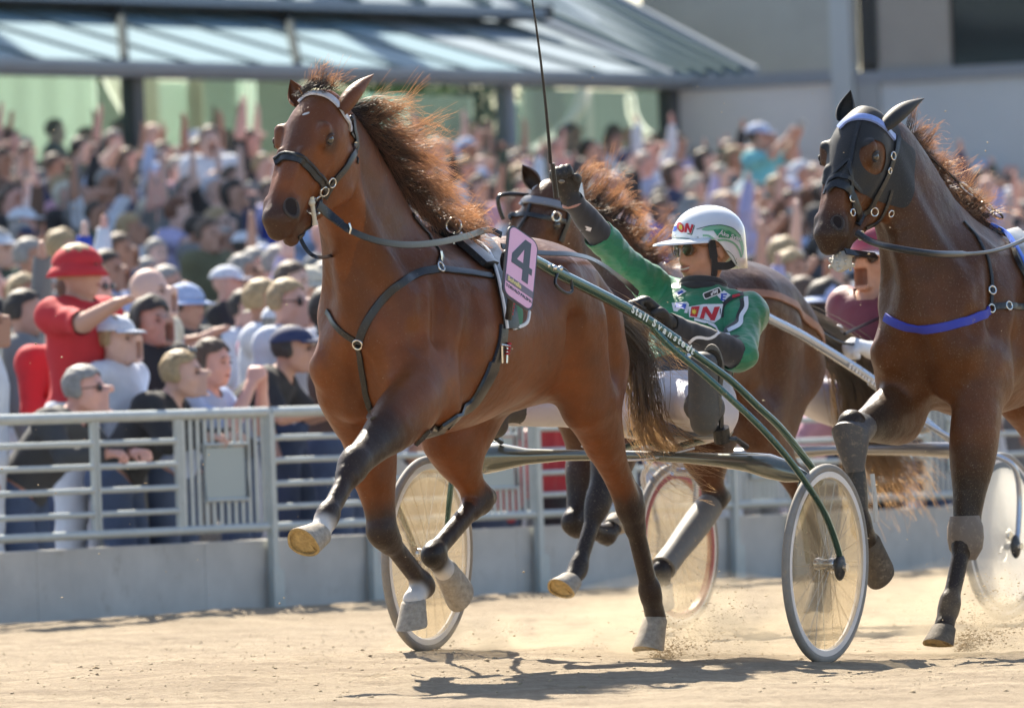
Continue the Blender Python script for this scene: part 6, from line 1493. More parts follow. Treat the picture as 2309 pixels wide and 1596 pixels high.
# main roof rising behind the eave
tanr = .30; Lr = 6.0
def roof_pt(q, t, lift=0): return G(SG - q, t, zt + q * tanr + lift)
hip = [(on_fence(1190, 0, SG - 4.3)[0])]
b = MB(); b.add([roof_pt(0, tl_), roof_pt(0, TC), roof_pt(Lr, TC + .575 * Lr), roof_pt(Lr, tl_)] + [roof_pt(0, tl_, -.12), roof_pt(0, TC, -.12), roof_pt(Lr, TC + .575 * Lr, -.12), roof_pt(Lr, tl_, -.12)],
                [(0, 1, 2, 3), (7, 6, 5, 4), (0, 4, 5, 1), (1, 5, 6, 2), (2, 6, 7, 3), (3, 7, 4, 0)], M_ROOF); b.build('roof', bld, smooth=False)
tk = tl_; nrib = 0
tsky_end = on_fence(1040, 60, SG - 1.5)[0]
rib_t = []
while tk < TC + 3: rib_t.append(tk); tk += 1.36
for i, t in enumerate(rib_t):
    q00 = max(0, (t - TC) / .575)
    if q00 > Lr - .2: break
    b = MB(); b.tube([roof_pt(q00, t, .03), roof_pt(Lr, t, .03)], .022, M_RIBM, 6); b.build('rib', bld)
    if t + 1.36 < tsky_end:
        for (q0, q1) in ((.10, 2.9), (2.94, 4.3)):
            b = MB(); P4 = [roof_pt(q0, t + .07, .02), roof_pt(q0, t + 1.29, .02), roof_pt(q1, t + 1.29, .02), roof_pt(q1, t + .07, .02)]
            P8 = P4 + [p + Vector((0, 0, -.03)) for p in P4]; b.add(P8, [(0, 1, 2, 3), (7, 6, 5, 4), (0, 4, 5, 1), (1, 5, 6, 2), (2, 6, 7, 3), (3, 7, 4, 0)], M_SKYG); b.build('skylight', bld, smooth=False)
for q_ in (2.92,):
    b = MB(); b.tube([roof_pt(q_, tl_, .05), roof_pt(q_, tsky_end, .03)], .02, M_ROOF, 6); b.build('purlin', bld)
# deep posts standing over the roof, seen as slanting bars
for x_ in (300, 690):
    ta = on_fence(x_, 150, SG)[0]; b = MB(); b.tube([G(SG - .1, ta, zt + .06), G(SG - 2.3, ta + 3.4, zt + 2.3 * tanr + .08)], .045, mat('dark_strut', (.04, .055, .06), .9, spec=.05), 8); b.build('roof_strut', bld)
# upper canopy: its front edge ends in a dark cap
su = SG - 2.2; tu = on_fence(1180, 42, su)
z0u = tu[1]; z1u = on_fence(1180, 22, su)[1]
b = MB(); bbox(b, su - .3, su + .3, tl_, tu[0], z0u, z1u, M_BEAM2); b.build('canopy_edge', bld, smooth=False)
b = MB(); bbox(b, su - .32, su + .32, tu[0] - .02, tu[0] + .10, z0u - .03, z1u + .03, mat('dark_cap', (.03, .03, .035), .5)); b.build('edge_cap', bld, smooth=False)
b = MB(); P4 = [G(su, tl_, z1u), G(su, tu[0], z1u), G(su - 6, tu[0] - 3.5, z1u + 2.4), G(su - 6, tl_, z1u + 2.4)]; b.add(P4 + [p - Vector((0, 0, .1)) for p in P4], [(0, 1, 2, 3), (7, 6, 5, 4), (0, 4, 5, 1), (1, 5, 6, 2), (2, 6, 7, 3), (3, 7, 4, 0)], M_ROOF); b.build('canopy', bld, smooth=False)
t = tl_
while t < tu[0]:
    b = MB(); tt = max(0, (t + 3.5 - tu[0]) / 3.5); k_ = 1 - tt if t + 3.5 > tu[0] else 1.0; b.tube([G(su, t, z1u + .03), G(su - 6 * k_, t, z1u + 2.4 * k_ + .03)], .05, M_RIBM, 6); b.build('rib', bld); t += 1.36
# glazed front: posts, panes, and screens added for its pale reflected tones
M_POST = mat('dark_post', (.045, .055, .065), .5)
def glass_mat():
    m = bpy.data.materials.new('tinted_pane'); m.use_nodes = True; N = m.node_tree.nodes; K = m.node_tree.links; b_ = N['Principled BSDF']; b_.inputs['Base Color'].default_value = (.10, .16, .14, 1); b_.inputs['Roughness'].default_value = .04
    t_ = N.new('ShaderNodeBsdfTransparent'); t_.inputs[0].default_value = (.93, .98, .96, 1); mx = N.new('ShaderNodeMixShader'); mx.inputs[0].default_value = .86; K.new(b_.outputs[0], mx.inputs[1]); K.new(t_.outputs[0], mx.inputs[2]); K.new(mx.outputs[0], N['Material Output'].inputs[0]); return m
M_PANE = glass_mat(); MATS['tinted_pane'] = M_PANE
zf = floor_z(14)
cols = [-60, 300, 560, 850, 1140, 1330, 1508]
tc_ = [on_fence(x, 250, SG)[0] for x in cols]
for i, t in enumerate(tc_):
    wd = .09 if cols[i] in (300, 1508) else .07
    b = MB(); bbox(b, SG - .08, SG + .08, t - wd, t + wd, zf, zb, M_POST if cols[i] in (300, 1508) else M_BEAM2)
    if cols[i] not in (560, 850, 1330): b.build('post', bld, smooth=False)
for i in range(len(tc_) - 1):
    b = MB(); bbox(b, SG - .012, SG + .012, tc_[i] + .09, tc_[i + 1] - .09, zf + .05, zb - .02, M_PANE); b.build('pane', bld, smooth=False)
def cloth_mat(name, col, tr=.55):
    m = bpy.data.materials.new(name); m.use_nodes = True; MATS[name] = m; N = m.node_tree.nodes; K = m.node_tree.links; b_ = N['Principled BSDF']; b_.inputs['Base Color'].default_value = (*col, 1); b_.inputs['Roughness'].default_value = .9
    t_ = N.new('ShaderNodeBsdfTranslucent'); t_.inputs[0].default_value = (*col, 1); mx = N.new('ShaderNodeMixShader'); mx.inputs[0].default_value = tr; K.new(b_.outputs[0], mx.inputs[1]); K.new(t_.outputs[0], mx.inputs[2]); K.new(mx.outputs[0], N['Material Output'].inputs[0]); return m
M_MINT = cloth_mat('mint_reflection', (.74, .84, .79)); M_CURT = cloth_mat('white_curtain', (.88, .90, .84)); M_SAGE = cloth_mat('sage_reflection', (.42, .50, .46), .4); M_DARKIN = mat('interior_green', (.06, .09, .055), .9, var=.25, vscale=.8)
def screen(x0, x1, y0, y1, m, sb=SG - 1.0,  nm='screen', curve=None):  # mint, sage and aqua ones stand in for reflections; also hangs curtains
    sb = sb - 4.6
    (ta, za), (tb_, _z) = on_fence(x0, y0, sb), on_fence(x1, y0, sb); z1 = on_fence((x0 + x1) / 2, y1, sb)[1]
    b = MB(); n = 12; V = []; Fc = []
    for i in range(n + 1):
        t = ta + (tb_ - ta) * i / n; w_ = .05 * math.sin(i * 2.1); zz = za if curve is None else za - curve * (i / n) ** 2
        V += [G(sb + w_, t, zz), G(sb + w_, t, z1), G(sb + w_ - .03, t, zz), G(sb + w_ - .03, t, z1)]
    for i in range(n): a = i * 4; Fc += [(a, a + 4, a + 5, a + 1), (a + 2, a + 3, a + 7, a + 6), (a, a + 2, a + 6, a + 4)]
    b.add(V, Fc, m); b.build(nm, bld)
screen(-60, 215, 165, 420, M_MINT, SG - 1.2); screen(215, 300, 190, 420, M_SAGE, SG - 1.4); screen(312, 355, 165, 420, M_CURT, SG - .8, 'curtain')
screen(355, 430, 182, 420, M_MINT, SG - 1.0); screen(425, 455, 168, 420, M_CURT, SG - .9, 'curtain'); screen(455, 575, 178, 420, M_MINT, SG - 1.1); screen(575, 680, 180, 420, M_SAGE, SG - 1.3)
screen(830, 915, 214, 420, cloth_mat('aqua_reflection', (.60, .80, .78)), SG - 1.0); screen(915, 1065, 215, 420, M_SAGE, SG - 1.2); screen(1150, 1170, 230, 420, M_MINT, SG - 1.1); screen(1180, 1506, 200, 420, M_SAGE, SG - 1.5)
# swept white drapes
def drape(P_, w_, sb, m):
    sb = sb - 4.6
    pts = [on_fence(x, y, sb) for x, y in P_]; pts = catmull([(t, 0, z) for t, z in pts], 6); b = MB(); V = []; Fc = []
    for i, p in enumerate(pts):
        u = i / (len(pts) - 1); ww = w_[0] + (w_[1] - w_[0]) * u; d = (pts[min(i + 1, len(pts) - 1)] - pts[max(0, i - 1)]).normalized(); nx, nz = -d.z, d.x
        for e, ds in ((-1, 0), (-.33, .06), (.33, .0), (1, .06)): V.append(G(sb + ds, p.x + nx * ww * e, p.z + nz * ww * e))
        for e, ds in ((-1, -.03), (-.33, .03), (.33, -.03), (1, .03)): V.append(G(sb + ds, p.x + nx * ww * e, p.z + nz * ww * e))
    for i in range(len(pts) - 1):
        a = i * 8
        for k in range(3): Fc += [(a + k, a + k + 1, a + k + 9, a + k + 8), (a + 4 + k, a + 12 + k, a + 13 + k, a + 5 + k)]
    b.add(V, Fc, m); b.build('drape', bld)
drape([(245, 160), (262, 200), (285, 245), (300, 300)], (.12, .07), SG - .7, M_CURT); drape([(1315, 200), (1305, 240), (1270, 290), (1210, 335), (1150, 360)], (.07, .05), SG - .8, M_CURT); drape([(1418, 215), (1425, 260), (1450, 300), (1500, 325)], (.03, .05), SG - .8, M_CURT)
for (a_t, b_t) in ((0, .30), (.52, .70)):
    b = MB(); bbox(b, SG - 7.6, SG - 7.5, tl_ + (TC - tl_) * a_t, tl_ + (TC - tl_) * b_t, zf, zf + 1.2, M_DARKIN); b.build('back_wall', bld, smooth=False)
# foliage added behind the glazing for the trees reflected in it
def leafy(c, r, n, m, seed, name, parent, lf=1.0):
    rr = np.random.RandomState(seed); V = []; Fc = []; o = 0
    for i in range(n):
        d = rr.randn(3); d /= np.linalg.norm(d); p = np.array(c) + d * np.array(r) * rr.rand() ** .4; a = rr.randn(3); a /= np.linalg.norm(a); b_ = np.cross(a, d); s_ = (.05 + .05 * rr.rand()) * lf
        V += [p - a * s_, p + b_ * s_ * .5, p + a * s_, p - b_ * s_ * .5 + d * .01]; Fc.append((o, o + 1, o + 2, o + 3)); o += 4
    return obj(name, mesh(name, V, np.array(Fc), [m]), parent)
M_LEAF = mat('plant_leaf', (.10, .19, .035), .6, var=.4, vscale=6); M_LEAFD = mat('plant_leaf_dark', (.035, .075, .03), .6, var=.4, vscale=6)
for i, (x, y, rx, rz, m_, nm) in enumerate(((250, 215, .30, .5, M_LEAF, 'tall plant added for greenery reflected in the window at the far left'), (560, 350, .6, .5, M_LEAF, 'green shrub added for greenery reflected in the window beside the bay horse head'), (640, 270, .35, .6, M_LEAFD, 'dark shrub added for greenery reflected in the window left of the bay horse ears'), (880, 215, .8, .35, M_LEAF, 'hedge added for greenery reflected in the window above the bay horse mane'), (1060, 260, .5, .7, M_LEAFD, 'dark green shrub added for greenery reflected in the window left of the whip'), (1215, 265, .3, .5, M_LEAF, 'leafy shrub added for greenery reflected in the window right of the whip'), (1470, 255, .30, .55, M_LEAF, 'bright green shrub added for greenery reflected in the corner window by the pale wall'))):
    t, z = on_fence(x, y, SG - 6.8); root = empty('reflection_plant', nm, 'plant', Matrix.Translation(st(SG - 6.8, t, zf)), 'plants added for greenery reflected in the grandstand windows')
    leafy((0, 0, z - zf), (rx, rx * .8, rz), 900, m_, 40 + i, 'foliage', root)
    b = MB(); b.tube([(0, 0, .02), (.03, 0, (z - zf) * .6), (0, .02, z - zf)], [.05, .04, .02], mat('plant_stem', (.08, .055, .03), .8), 8); b.build('stem', root)
# right-hand front, square to the first, coming towards the track
def on_cross(px, py, T):
    v = ray(px, py); k = ((F0 + FD * T - CO).dot(FD)) / v.dot(FD); p = CO + v * k; return (p - F0).dot(FN), p.z
wing = empty('grandstand_wing', 'pale grey wing of the grandstand with dark band, louvre and dark window above', 'building', Matrix.Translation(st(SG, TC)))
inv0g = wing.matrix_world.inverted()
def cross_box(nm, x0, x1, ytop, ybot, m, out=0.0, th=.12, zlo=None, T=None):
    T = TC if T is None else T
    s0, s1 = on_cross(x0, 150, T)[0], on_cross(x1, 150, T)[0]; z1 = on_cross((x0 + x1) / 2, ytop, T)[1]; z0 = zlo if zlo is not None else on_cross((x0 + x1) / 2, ybot, T)[1]
    b = MB(); bbox(b, s0, s1, T - out - th + .12, T - out + .12, z0, z1, m); b.build(nm, wing, smooth=False)
cross_box('wall', 1524, 1890, 172, 0, M_PALE, 0, .12, zf); cross_box('wall', 1980, 2420, 158, 0, mat('blue_grey_wall', (.47, .54, .60), .85, var=.06, vscale=1.0), 0, .12, zf)
cross_box('pilaster', 1888, 1932, -150, 0, mat('pale_pillar', (.40, .46, .50), .7), .06, .2, zf); cross_box('pilaster', 1936, 1984, 165, 0, M_GREYW, .03, .15, zf)
cross_box('band', 1524, 1886, 168, 196, M_BEAM2, .05, .14); cross_box('band', 1934, 2420, 150, 178, M_BEAM2, .05, .14)
cross_box('cladding', 1450, 1900, -150, 190, M_GREYW, 0, .12, T=TC + 3.8); cross_box('cladding', 1980, 2142, -150, 160, mat('warm_grey_cladding', (.30, .295, .28), .8, var=.1, vscale=1.2), 0, .12)
cross_box('window', 2136, 2420, -150, 156, mat('dark_glass', (.012, .020, .024), .08, spec=.7), -.02, .08)
for k in range(14): cross_box('louvre_slat', 1936, 1986, -6 + k * 11, 1 + k * 11, mat('louvre_dark', (.04, .048, .055), .6), .02, .10)
cross_box('louvre_back', 1928, 1990, -150, 170, mat('louvre_gap', (.02, .022, .025), .8), -.04, .04)
# hip face of the roof between the fronts
zt2 = on_cross(1530, 186, TC)[1]
hp = [st(SG, TC, zt), st(SG - 4.6, TC - 4.4, zt + 4.6 * .62), st(SG + 4.0, TC - 4.4, zt + 4.6 * .62), st(SG + 1.6, TC, zt)]
b = MB(); P4 = [inv0g @ p for p in (st(SG, TC, zt + .01), st(SG - 5, TC + .0, zt + 5 * tanr + .02), st(SG - 5, TC + 5, zt + 4.2), st(SG + 1.5, TC + 5.0, zt + 4.2), st(SG + 1.5, TC + .1, zt + .01))]
s_hip = on_cross(1705, 166, TC)[0]
A0, A1 = Vector(st(SG, TC + .02, zt)), Vector(st(s_hip, TC + .02, zt))
up_dir = Vector(ray(1275, 0)).normalized()
def back_pt(px, py, q):   # point on the hip plane rising away along the fence direction
    return None
B0, B1 = Vector(st(SG - Lr, TC + .575 * Lr, zt + Lr * tanr + .03)), Vector(st(s_hip - Lr, TC + .575 * Lr, zt + Lr * tanr + .45))
hv = [A0, A1, B1, B0]; b = MB(); b.add([inv0g @ p for p in hv] + [inv0g @ (p - Vector((0, 0, .12))) for p in hv], [(0, 1, 2, 3), (7, 6, 5, 4), (0, 4, 5, 1), (1, 5, 6, 2), (2, 6, 7, 3), (3, 7, 4, 0)], M_ROOF); b.build('hip_roof', wing, smooth=False)
for k in range(6):
    u_ = k / 5; p, q = A0.lerp(A1, u_), B0.lerp(B1, u_); b = MB(); b.tube([inv0g @ (p + Vector((0, 0, .04))), inv0g @ (q + Vector((0, 0, .04)))], .04, M_RIBM if 0 < k < 5 else M_BEAM2, 6); b.build('rib', wing)
# unseen roof slab on masts, added high above to shade the spectators
inv0g = bld.matrix_world.inverted()
t21 = on_fence(2150, 500, -12)[0]
b = MB(); bbox(b, -38.5, -13.4, tl_ - 4, t21 + 15.6, 20.0, 20.5, M_GREYW); b.build('shade_slab', bld, smooth=False)
for k in range(4):
    b = MB(); bbox(b, SG - 10.6, SG - 10.2, tl_ + 4 + k * 7.5, tl_ + 4.4 + k * 7.5, zf, 20.0, M_GREYW); b.build('shade_slab_mast', bld, smooth=False)

# park beyond the stand, seen through the glazing
b = MB(); b.box(Vector(st(-66, 25, -.05)), (150, 60, .1), mat('lawn', (.10, .20, .04), .9, var=.3, vscale=.8), ROT); b.build('grass', smooth=False, kind='structure')
for i, (t_, s_, h_, w_) in enumerate(((11, -45, 8, 3.8), (18, -49, 9, 4.2), (25, -46, 7.5, 3.6), (32, -50, 9, 4.2), (40, -47, 8, 3.8), (49, -52, 10, 4.6))):
    tr_ = empty('tree', ['round leafy tree beyond the stand at the far left', 'large leafy tree beyond the stand behind the bay horse head', 'low leafy tree beyond the stand behind the mane', 'broad leafy tree beyond the stand behind the whip', 'leafy tree beyond the stand behind the corner window', 'tall leafy tree beyond the pale wing'][i], 'tree', Matrix.Translation(st(s_, t_, 0)), 'trees in the park beyond the stand')
    leafy((0, 0, h_ * .70), (w_ * 1.3, w_ * 1.3, h_ * .62), 5200, M_LEAF, 70 + i, 'crown', tr_, 3.2)
    b = MB(); b.tube([(0, 0, 0), (.1, 0, h_ * .3), (0, .1, h_ * .75)], [.28, .2, .08], mat('bark', (.10, .075, .05), .9), 10); b.build('trunk', tr_)

# ================================================================ spectators
SK = [mat('skin_a', (.60, .37, .30), .6), mat('skin_b', (.50, .29, .22), .6), mat('skin_c', (.66, .44, .37), .6), mat('skin_d', (.42, .22, .15), .6), mat('skin_e', (.66, .36, .30), .6)]
CLO = {'white': (.62, .66, .74), 'pale blue': (.38, .47, .68), 'black': (.016, .016, .020), 'navy': (.022, .035, .10), 'grey': (.17, .175, .18), 'lilac': (.40, .38, .60), 'dark green': (.035, .065, .045),
       'red': (.50, .02, .03), 'pink': (.55, .30, .38), 'turquoise': (.16, .52, .60), 'brown': (.12, .07, .05), 'cream': (.58, .54, .44), 'royal blue': (.025, .06, .42), 'olive': (.13, .13, .07), 'charcoal': (.045, .048, .055), 'mint green': (.10, .40, .32)}
MC = {k: mat('cloth_' + k.replace(' ', '_'), v, .8, var=.12, vscale=8, bump=.004, bscale=14) for k, v in CLO.items()}
HAIRC = {'dark': (.028, .022, .018), 'brown': (.085, .055, .038), 'blond': (.36, .26, .14), 'grey': (.26, .25, .24), 'red-brown': (.13, .05, .025)}
MH = {k: mat('hair_' + k.replace('-', '_'), v, .6, var=.35, vscale=40, bump=.004, bscale=90) for k, v in HAIRC.items()}
M_JEAN = mat('denim', (.05, .08, .16), .8, var=.2, vscale=10); M_TRO = mat('dark_trousers', (.025, .025, .03), .8); M_SHADES = mat('black_shades', (.012, .012, .014), .15, spec=.7)
def base_pose():
    return {'pelvis': (0, 0, .96), 'chest': (.01, 0, 1.28), 'neck': (.0, 0, 1.46), 'head': (.02, 0, 1.60), 'shoulder_l': (0, .18, 1.40), 'shoulder_r': (0, -.18, 1.40),
            'elbow_l': (-.02, .24, 1.12), 'wrist_l': (.05, .25, .88), 'hand_l': (.07, .25, .80), 'elbow_r': (-.02, -.24, 1.12), 'wrist_r': (.05, -.25, .88), 'hand_r': (.07, -.25, .80),
            'hip_l': (0, .10, .92), 'knee_l': (.02, .11, .50), 'ankle_l': (-.02, .12, .09), 'toe_l': (.14, .13, .06), 'hip_r': (0, -.10, .92), 'knee_r': (.02, -.11, .50), 'ankle_r': (-.02, -.12, .09), 'toe_r': (.14, -.13, .06),
            'palm_l': (0, -1, 0), 'palm_r': (0, 1, 0)}
POSE = {'arms down': ({}, 0, 0),
        'right fist raised': ({'elbow_r': (.08, -.28, 1.66), 'wrist_r': (.10, -.24, 1.90), 'hand_r': (.10, -.23, 1.97), 'shoulder_r': (.01, -.18, 1.44), 'palm_r': (1, 0, 0)}, .1, .06),
        'left fist raised': ({'elbow_l': (.08, .28, 1.66), 'wrist_l': (.10, .22, 1.90), 'hand_l': (.10, .21, 1.97), 'shoulder_l': (.01, .18, 1.44), 'palm_l': (1, 0, 0)}, -.2, .05),
        'both arms up': ({'elbow_l': (.06, .30, 1.64), 'wrist_l': (.08, .30, 1.89), 'hand_l': (.08, .29, 1.97), 'elbow_r': (.06, -.30, 1.64), 'wrist_r': (.08, -.32, 1.88), 'hand_r': (.08, -.33, 1.95), 'shoulder_l': (0, .18, 1.44), 'shoulder_r': (0, -.18, 1.44), 'palm_l': (1, 0, 0), 'palm_r': (1, 0, 0)}, 0, .08),
        'hands clapping': ({'elbow_l': (.16, .24, 1.18), 'wrist_l': (.34, .07, 1.34), 'hand_l': (.40, .035, 1.40), 'elbow_r': (.16, -.24, 1.18), 'wrist_r': (.34, -.06, 1.35), 'hand_r': (.40, -.025, 1.41), 'palm_l': (0, -1, 0), 'palm_r': (0, 1, 0)}, .25, 0),
        'camera held up': ({'elbow_l': (.20, .20, 1.42), 'wrist_l': (.34, .08, 1.60), 'hand_l': (.38, .06, 1.66), 'elbow_r': (.20, -.20, 1.42), 'wrist_r': (.34, -.08, 1.60), 'hand_r': (.38, -.06, 1.66), 'palm_l': (0, -1, 0), 'palm_r': (0, 1, 0)}, 0, .03),
        'arms folded': ({'elbow_l': (.10, .26, 1.14), 'wrist_l': (.22, .02, 1.16), 'hand_l': (.22, -.07, 1.18), 'elbow_r': (.10, -.26, 1.14), 'wrist_r': (.22, -.02, 1.19), 'hand_r': (.20, .07, 1.20), 'palm_l': (-1, 0, 0), 'palm_r': (-1, 0, 0)}, -.3, 0),
        'arm stretched out': ({'elbow_r': (.26, -.26, 1.36), 'wrist_r': (.48, -.28, 1.44), 'hand_r': (.56, -.28, 1.46), 'palm_r': (0, 0, -1)}, .35, 0),
        'leaning on the rail': ({'pelvis': (-.22, 0, .92), 'chest': (-.02, 0, 1.16), 'neck': (.10, 0, 1.30), 'head': (.17, 0, 1.42), 'shoulder_l': (.04, .19, 1.25), 'shoulder_r': (.04, -.19, 1.25), 'elbow_l': (.17, .30, 1.08), 'wrist_l': (.34, .20, 1.10), 'hand_l': (.41, .16, 1.10), 'elbow_r': (.17, -.30, 1.08), 'wrist_r': (.34, -.20, 1.10), 'hand_r': (.41, -.16, 1.10), 'palm_l': (0, 0, -1), 'palm_r': (0, 0, -1),
                                 'hip_l': (-.22, .10, .90), 'hip_r': (-.22, -.10, .90), 'knee_l': (-.14, .11, .49), 'knee_r': (-.14, -.11, .49), 'ankle_l': (-.20, .12, .09), 'ankle_r': (-.20, -.12, .09), 'toe_l': (-.04, .13, .06), 'toe_r': (-.04, -.13, .06)}, 0, .05),
        'hands clasped above the rail': ({'pelvis': (-.20, 0, .92), 'chest': (-.02, 0, 1.18), 'neck': (.06, 0, 1.34), 'head': (.10, 0, 1.47), 'shoulder_l': (.02, .19, 1.28), 'shoulder_r': (.02, -.19, 1.28), 'elbow_l': (.28, .18, 1.12), 'wrist_l': (.34, .07, 1.34), 'hand_l': (.35, .035, 1.42), 'elbow_r': (.28, -.20, 1.12), 'wrist_r': (.34, -.06, 1.35), 'hand_r': (.35, -.025, 1.43), 'palm_l': (0, -1, 0), 'palm_r': (0, 1, 0),
                                 'hip_l': (-.20, .10, .90), 'hip_r': (-.20, -.10, .90), 'knee_l': (-.14, .11, .49), 'knee_r': (-.14, -.11, .49), 'ankle_l': (-.20, .12, .09), 'ankle_r': (-.20, -.12, .09), 'toe_l': (-.04, .13, .06), 'toe_r': (-.04, -.13, .06)}, -.1, 0)}
KIT = {}; LOW = {}
for pn, (dj, hy, hp_), res in [(a_, b_, 0) for a_, b_ in POSE.items()] + [(a_, POSE[a_], 1) for a_ in ('arms down', 'right fist raised', 'both arms up', 'camera held up', 'hands clapping')]:
    J = base_pose(); J.update(dj); front = pn in ('leaning on the rail', 'hands clasped above the rail')
    m_ = Man(J, (.0115 if front else .0135) if not res else .029, head_yaw=hy, head_pitch=hp_, lo=(-.42, -.48, .0), hi=(.72, .48, 2.12), fingers=front)
    lb = m_.lab; tj = m_.along('pelvis', 'neck'); N_ = m_.N; P_ = m_.P; rel = P_ - m_.hc; u_ = rel @ m_.hu; f_ = rel @ m_.hf; hd_ = (lb == 3) | (lb == 2)
    K = {'body': mesh('body', m_.P, m_.Q, [SK[0]])}
    # lips, brows and beard shadow as true skin colour
    def gm(name, mask, off, fo=.0, fs=20, sd=1): V, Q = shell(P_, m_.Q, mask, off, fo, fs, sd); return mesh(name, V, Q, [MC['white']])
    torso = ((lb == 1) & (tj > .02)) | ((lb == 2) & (tj < .93))
    K['short'] = gm('shirt', torso | ((lb == 4)), .015, .009, 16, 3); K['long'] = gm('jacket', torso | (lb == 4) | (lb == 5), .018, .008, 16, 4)
    K['legs'] = gm('trousers', (lb == 7) | (lb == 8) | ((lb == 1) & (tj < .10)), .014, .006, 14, 5); K['shoes'] = gm('shoes', lb == 9, .010)
    K['hair'] = gm('hair', (lb == 3) & ((u_ > .050) | ((f_ < .012) & (u_ > -.035))) & ~((f_ > .070) & (u_ < .075)), .014, .007, 55, 6)
    K['hairlong'] = gm('hair', hd_ & ((u_ > .048) | ((f_ < .010) & (u_ > -.12))) & ~((f_ > .070) & (u_ < .07)), .024, .009, 45, 7)
    hm = Matrix((Vector(m_.hf), Vector(m_.hl), Vector(m_.hu))).transposed().to_4x4(); hm.translation = Vector(m_.hc); K['hm'] = hm
    (LOW if res else KIT)[pn] = K
def hat_meshes():
    out = {}
    def dome(b, a, bb, c, z0, m, open_=1.35):
        V = []; Fc = []; n = 24
        for i in range(9):
            th = open_ * i / 8
            for k in range(n): V.append(Vector((-.012 + math.cos(2 * math.pi * k / n) * a * math.sin(th), math.sin(2 * math.pi * k / n) * bb * math.sin(th), z0 + c * math.cos(th))))
        for i in range(8): Fc += [(i * n + k, (i + 1) * n + k, (i + 1) * n + (k + 1) % n, i * n + (k + 1) % n) for k in range(n)]
        b.add(V, Fc, m)
    b = MB(); dome(b, .112, .092, .085, .038, MC['white'], 1.5); V = []; Fc = []
    for j, (e, dz) in enumerate(((.0, 0), (.045, -.004), (.075, -.016), (.045, -.010), (0, -.006))):
        for k in range(11): a = -1.1 + .22 * k; V.append(Vector((-.012 + .112 * math.cos(a) + e * math.cos(a), .092 * math.sin(a) + e * .3 * math.sin(a), .044 + dz)))
    for j in range(4): Fc += [(j * 11 + k, j * 11 + k + 1, (j + 1) * 11 + k + 1, (j + 1) * 11 + k) for k in range(10)]
    b.add(V, Fc, MC['white']); me = mesh('cap', b.v, b.f, b.m); out['cap'] = me
    b = MB(); dome(b, .112, .094, .095, .030, MC['white'], 1.5); b.lathe([(.100, .035), (.135, .018), (.170, .008), (.170, .004), (.100, .028)], MC['white'], Matrix.Translation((-.012, 0, 0)), 26); out['hat'] = mesh('hat', b.v, b.f, b.m)
    b = MB(); dome(b, .115, .096, .090, .028, MC['white'], 1.5); b.lathe([(.098, .036), (.118, .010), (.140, -.020), (.137, -.022), (.098, .030)], MC['white'], Matrix.Translation((-.012, 0, 0)), 26); out['bucket'] = mesh('bucket_hat', b.v, b.f, b.m)
    b = MB()
    for y in (-1, 1): b.ball((.092, .033 * y, .004), .026, M_SHADES, 6, (.3, 1.0, .75)); b.tube([(.088, .055 * y, .010), (.0, .080 * y, .008)], .003, M_SHADES, 5)
    b.tube([(.098, -.012, .010), (.098, .012, .010)], .003, M_SHADES, 5); out['shades'] = mesh('sunglasses', b.v, b.f, b.m)
    b = MB()
    for y in (-1, 1): b.ball((.0885, .033 * y, .004), .0105, M_EYE, 5, (.6, 1.3, .7)); b.tube([(.096, .018 * y, .026), (.094, .035 * y, .030), (.082, .050 * y, .026)], [.002, .004, .002], MH['brown'], 5)
    out['eyes'] = mesh('eyes', b.v, b.f, b.m)
    b = MB(); b.tube([(.084, -.026, -.062), (.092, -.012, -.0635), (.094, 0, -.064), (.092, .012, -.0635), (.084, .026, -.062)], [.002, .0055, .006, .0055, .002], mat('lip_tone', (.34, .12, .11), .5), 6, flat=.8); out['mouth'] = mesh('mouth', b.v, b.f, b.m)
    b = MB(); b.ball((.086, 0, -.064), .019, mat('open_mouth', (.06, .012, .012), .5), 7, (.5, .9, .95)); out['openmouth'] = mesh('mouth', b.v, b.f, b.m)
    b = MB(); b.box((0, 0, 0), (.02, .11, .065), mat('compact_camera', (.30, .32, .34), .4)); b.tube([(.01, 0, 0), (.035, 0, 0)], .022, M_BLACK, 10); out['camera'] = mesh('camera', b.v, b.f, b.m, smooth=False)
    return out
HATS = hat_meshes()
def make_person(pos, yaw, pose, skin, top, topc, hair, hairc, hat=None, hatc=None, shades=False, legs='jeans', scale=1.0, openm=False, label='', group=None, name='person'):
    K = KIT[pose]; mw = Matrix.Translation(pos) @ Matrix.Rotation(yaw, 4, 'Z') @ Matrix.Scale(scale, 4)
    root = empty(name, label, 'person', mw, group)
    def put(nm, me, m, lm=None):
        o = bpy.data.objects.new(nm, me); link(o, root)
        if m is not None: o.material_slots[0].link = 'OBJECT'; o.material_slots[0].material = m
        if lm is not None: o.matrix_local = lm
        return o
    put('body', K['body'], skin); put('shirt' if top == 'short' else 'jacket', K[top], topc)
    put('trousers', K['legs'], {'jeans': M_JEAN, 'dark': M_TRO, 'white': MC['white'], 'grey': MC['grey']}[legs])
    if hair: put('hair', K[hair], hairc)
    put('eyes', HATS['eyes'], None, K['hm']); put('mouth', HATS['openmouth' if openm else 'mouth'], None, K['hm'])
    if hat: put(hat, HATS[hat], hatc, K['hm'] @ Matrix.Scale(1.06, 4))
    if shades == 'up': put('sunglasses', HATS['shades'], None, K['hm'] @ Matrix.Translation((-.02, 0, .075)) @ Matrix.Rotation(R(-28), 4, 'Y'))
    elif shades: put('sunglasses', HATS['shades'], None, K['hm'])
    if pose == 'camera held up': put('camera', HATS['camera'], None, Matrix.Translation((.42, 0, 1.70)))
    return root
def proj(p):
    v = CM.inverted() @ Vector(p); return CX + v.x / -v.z * F_PX, CY - v.y / -v.z * F_PX
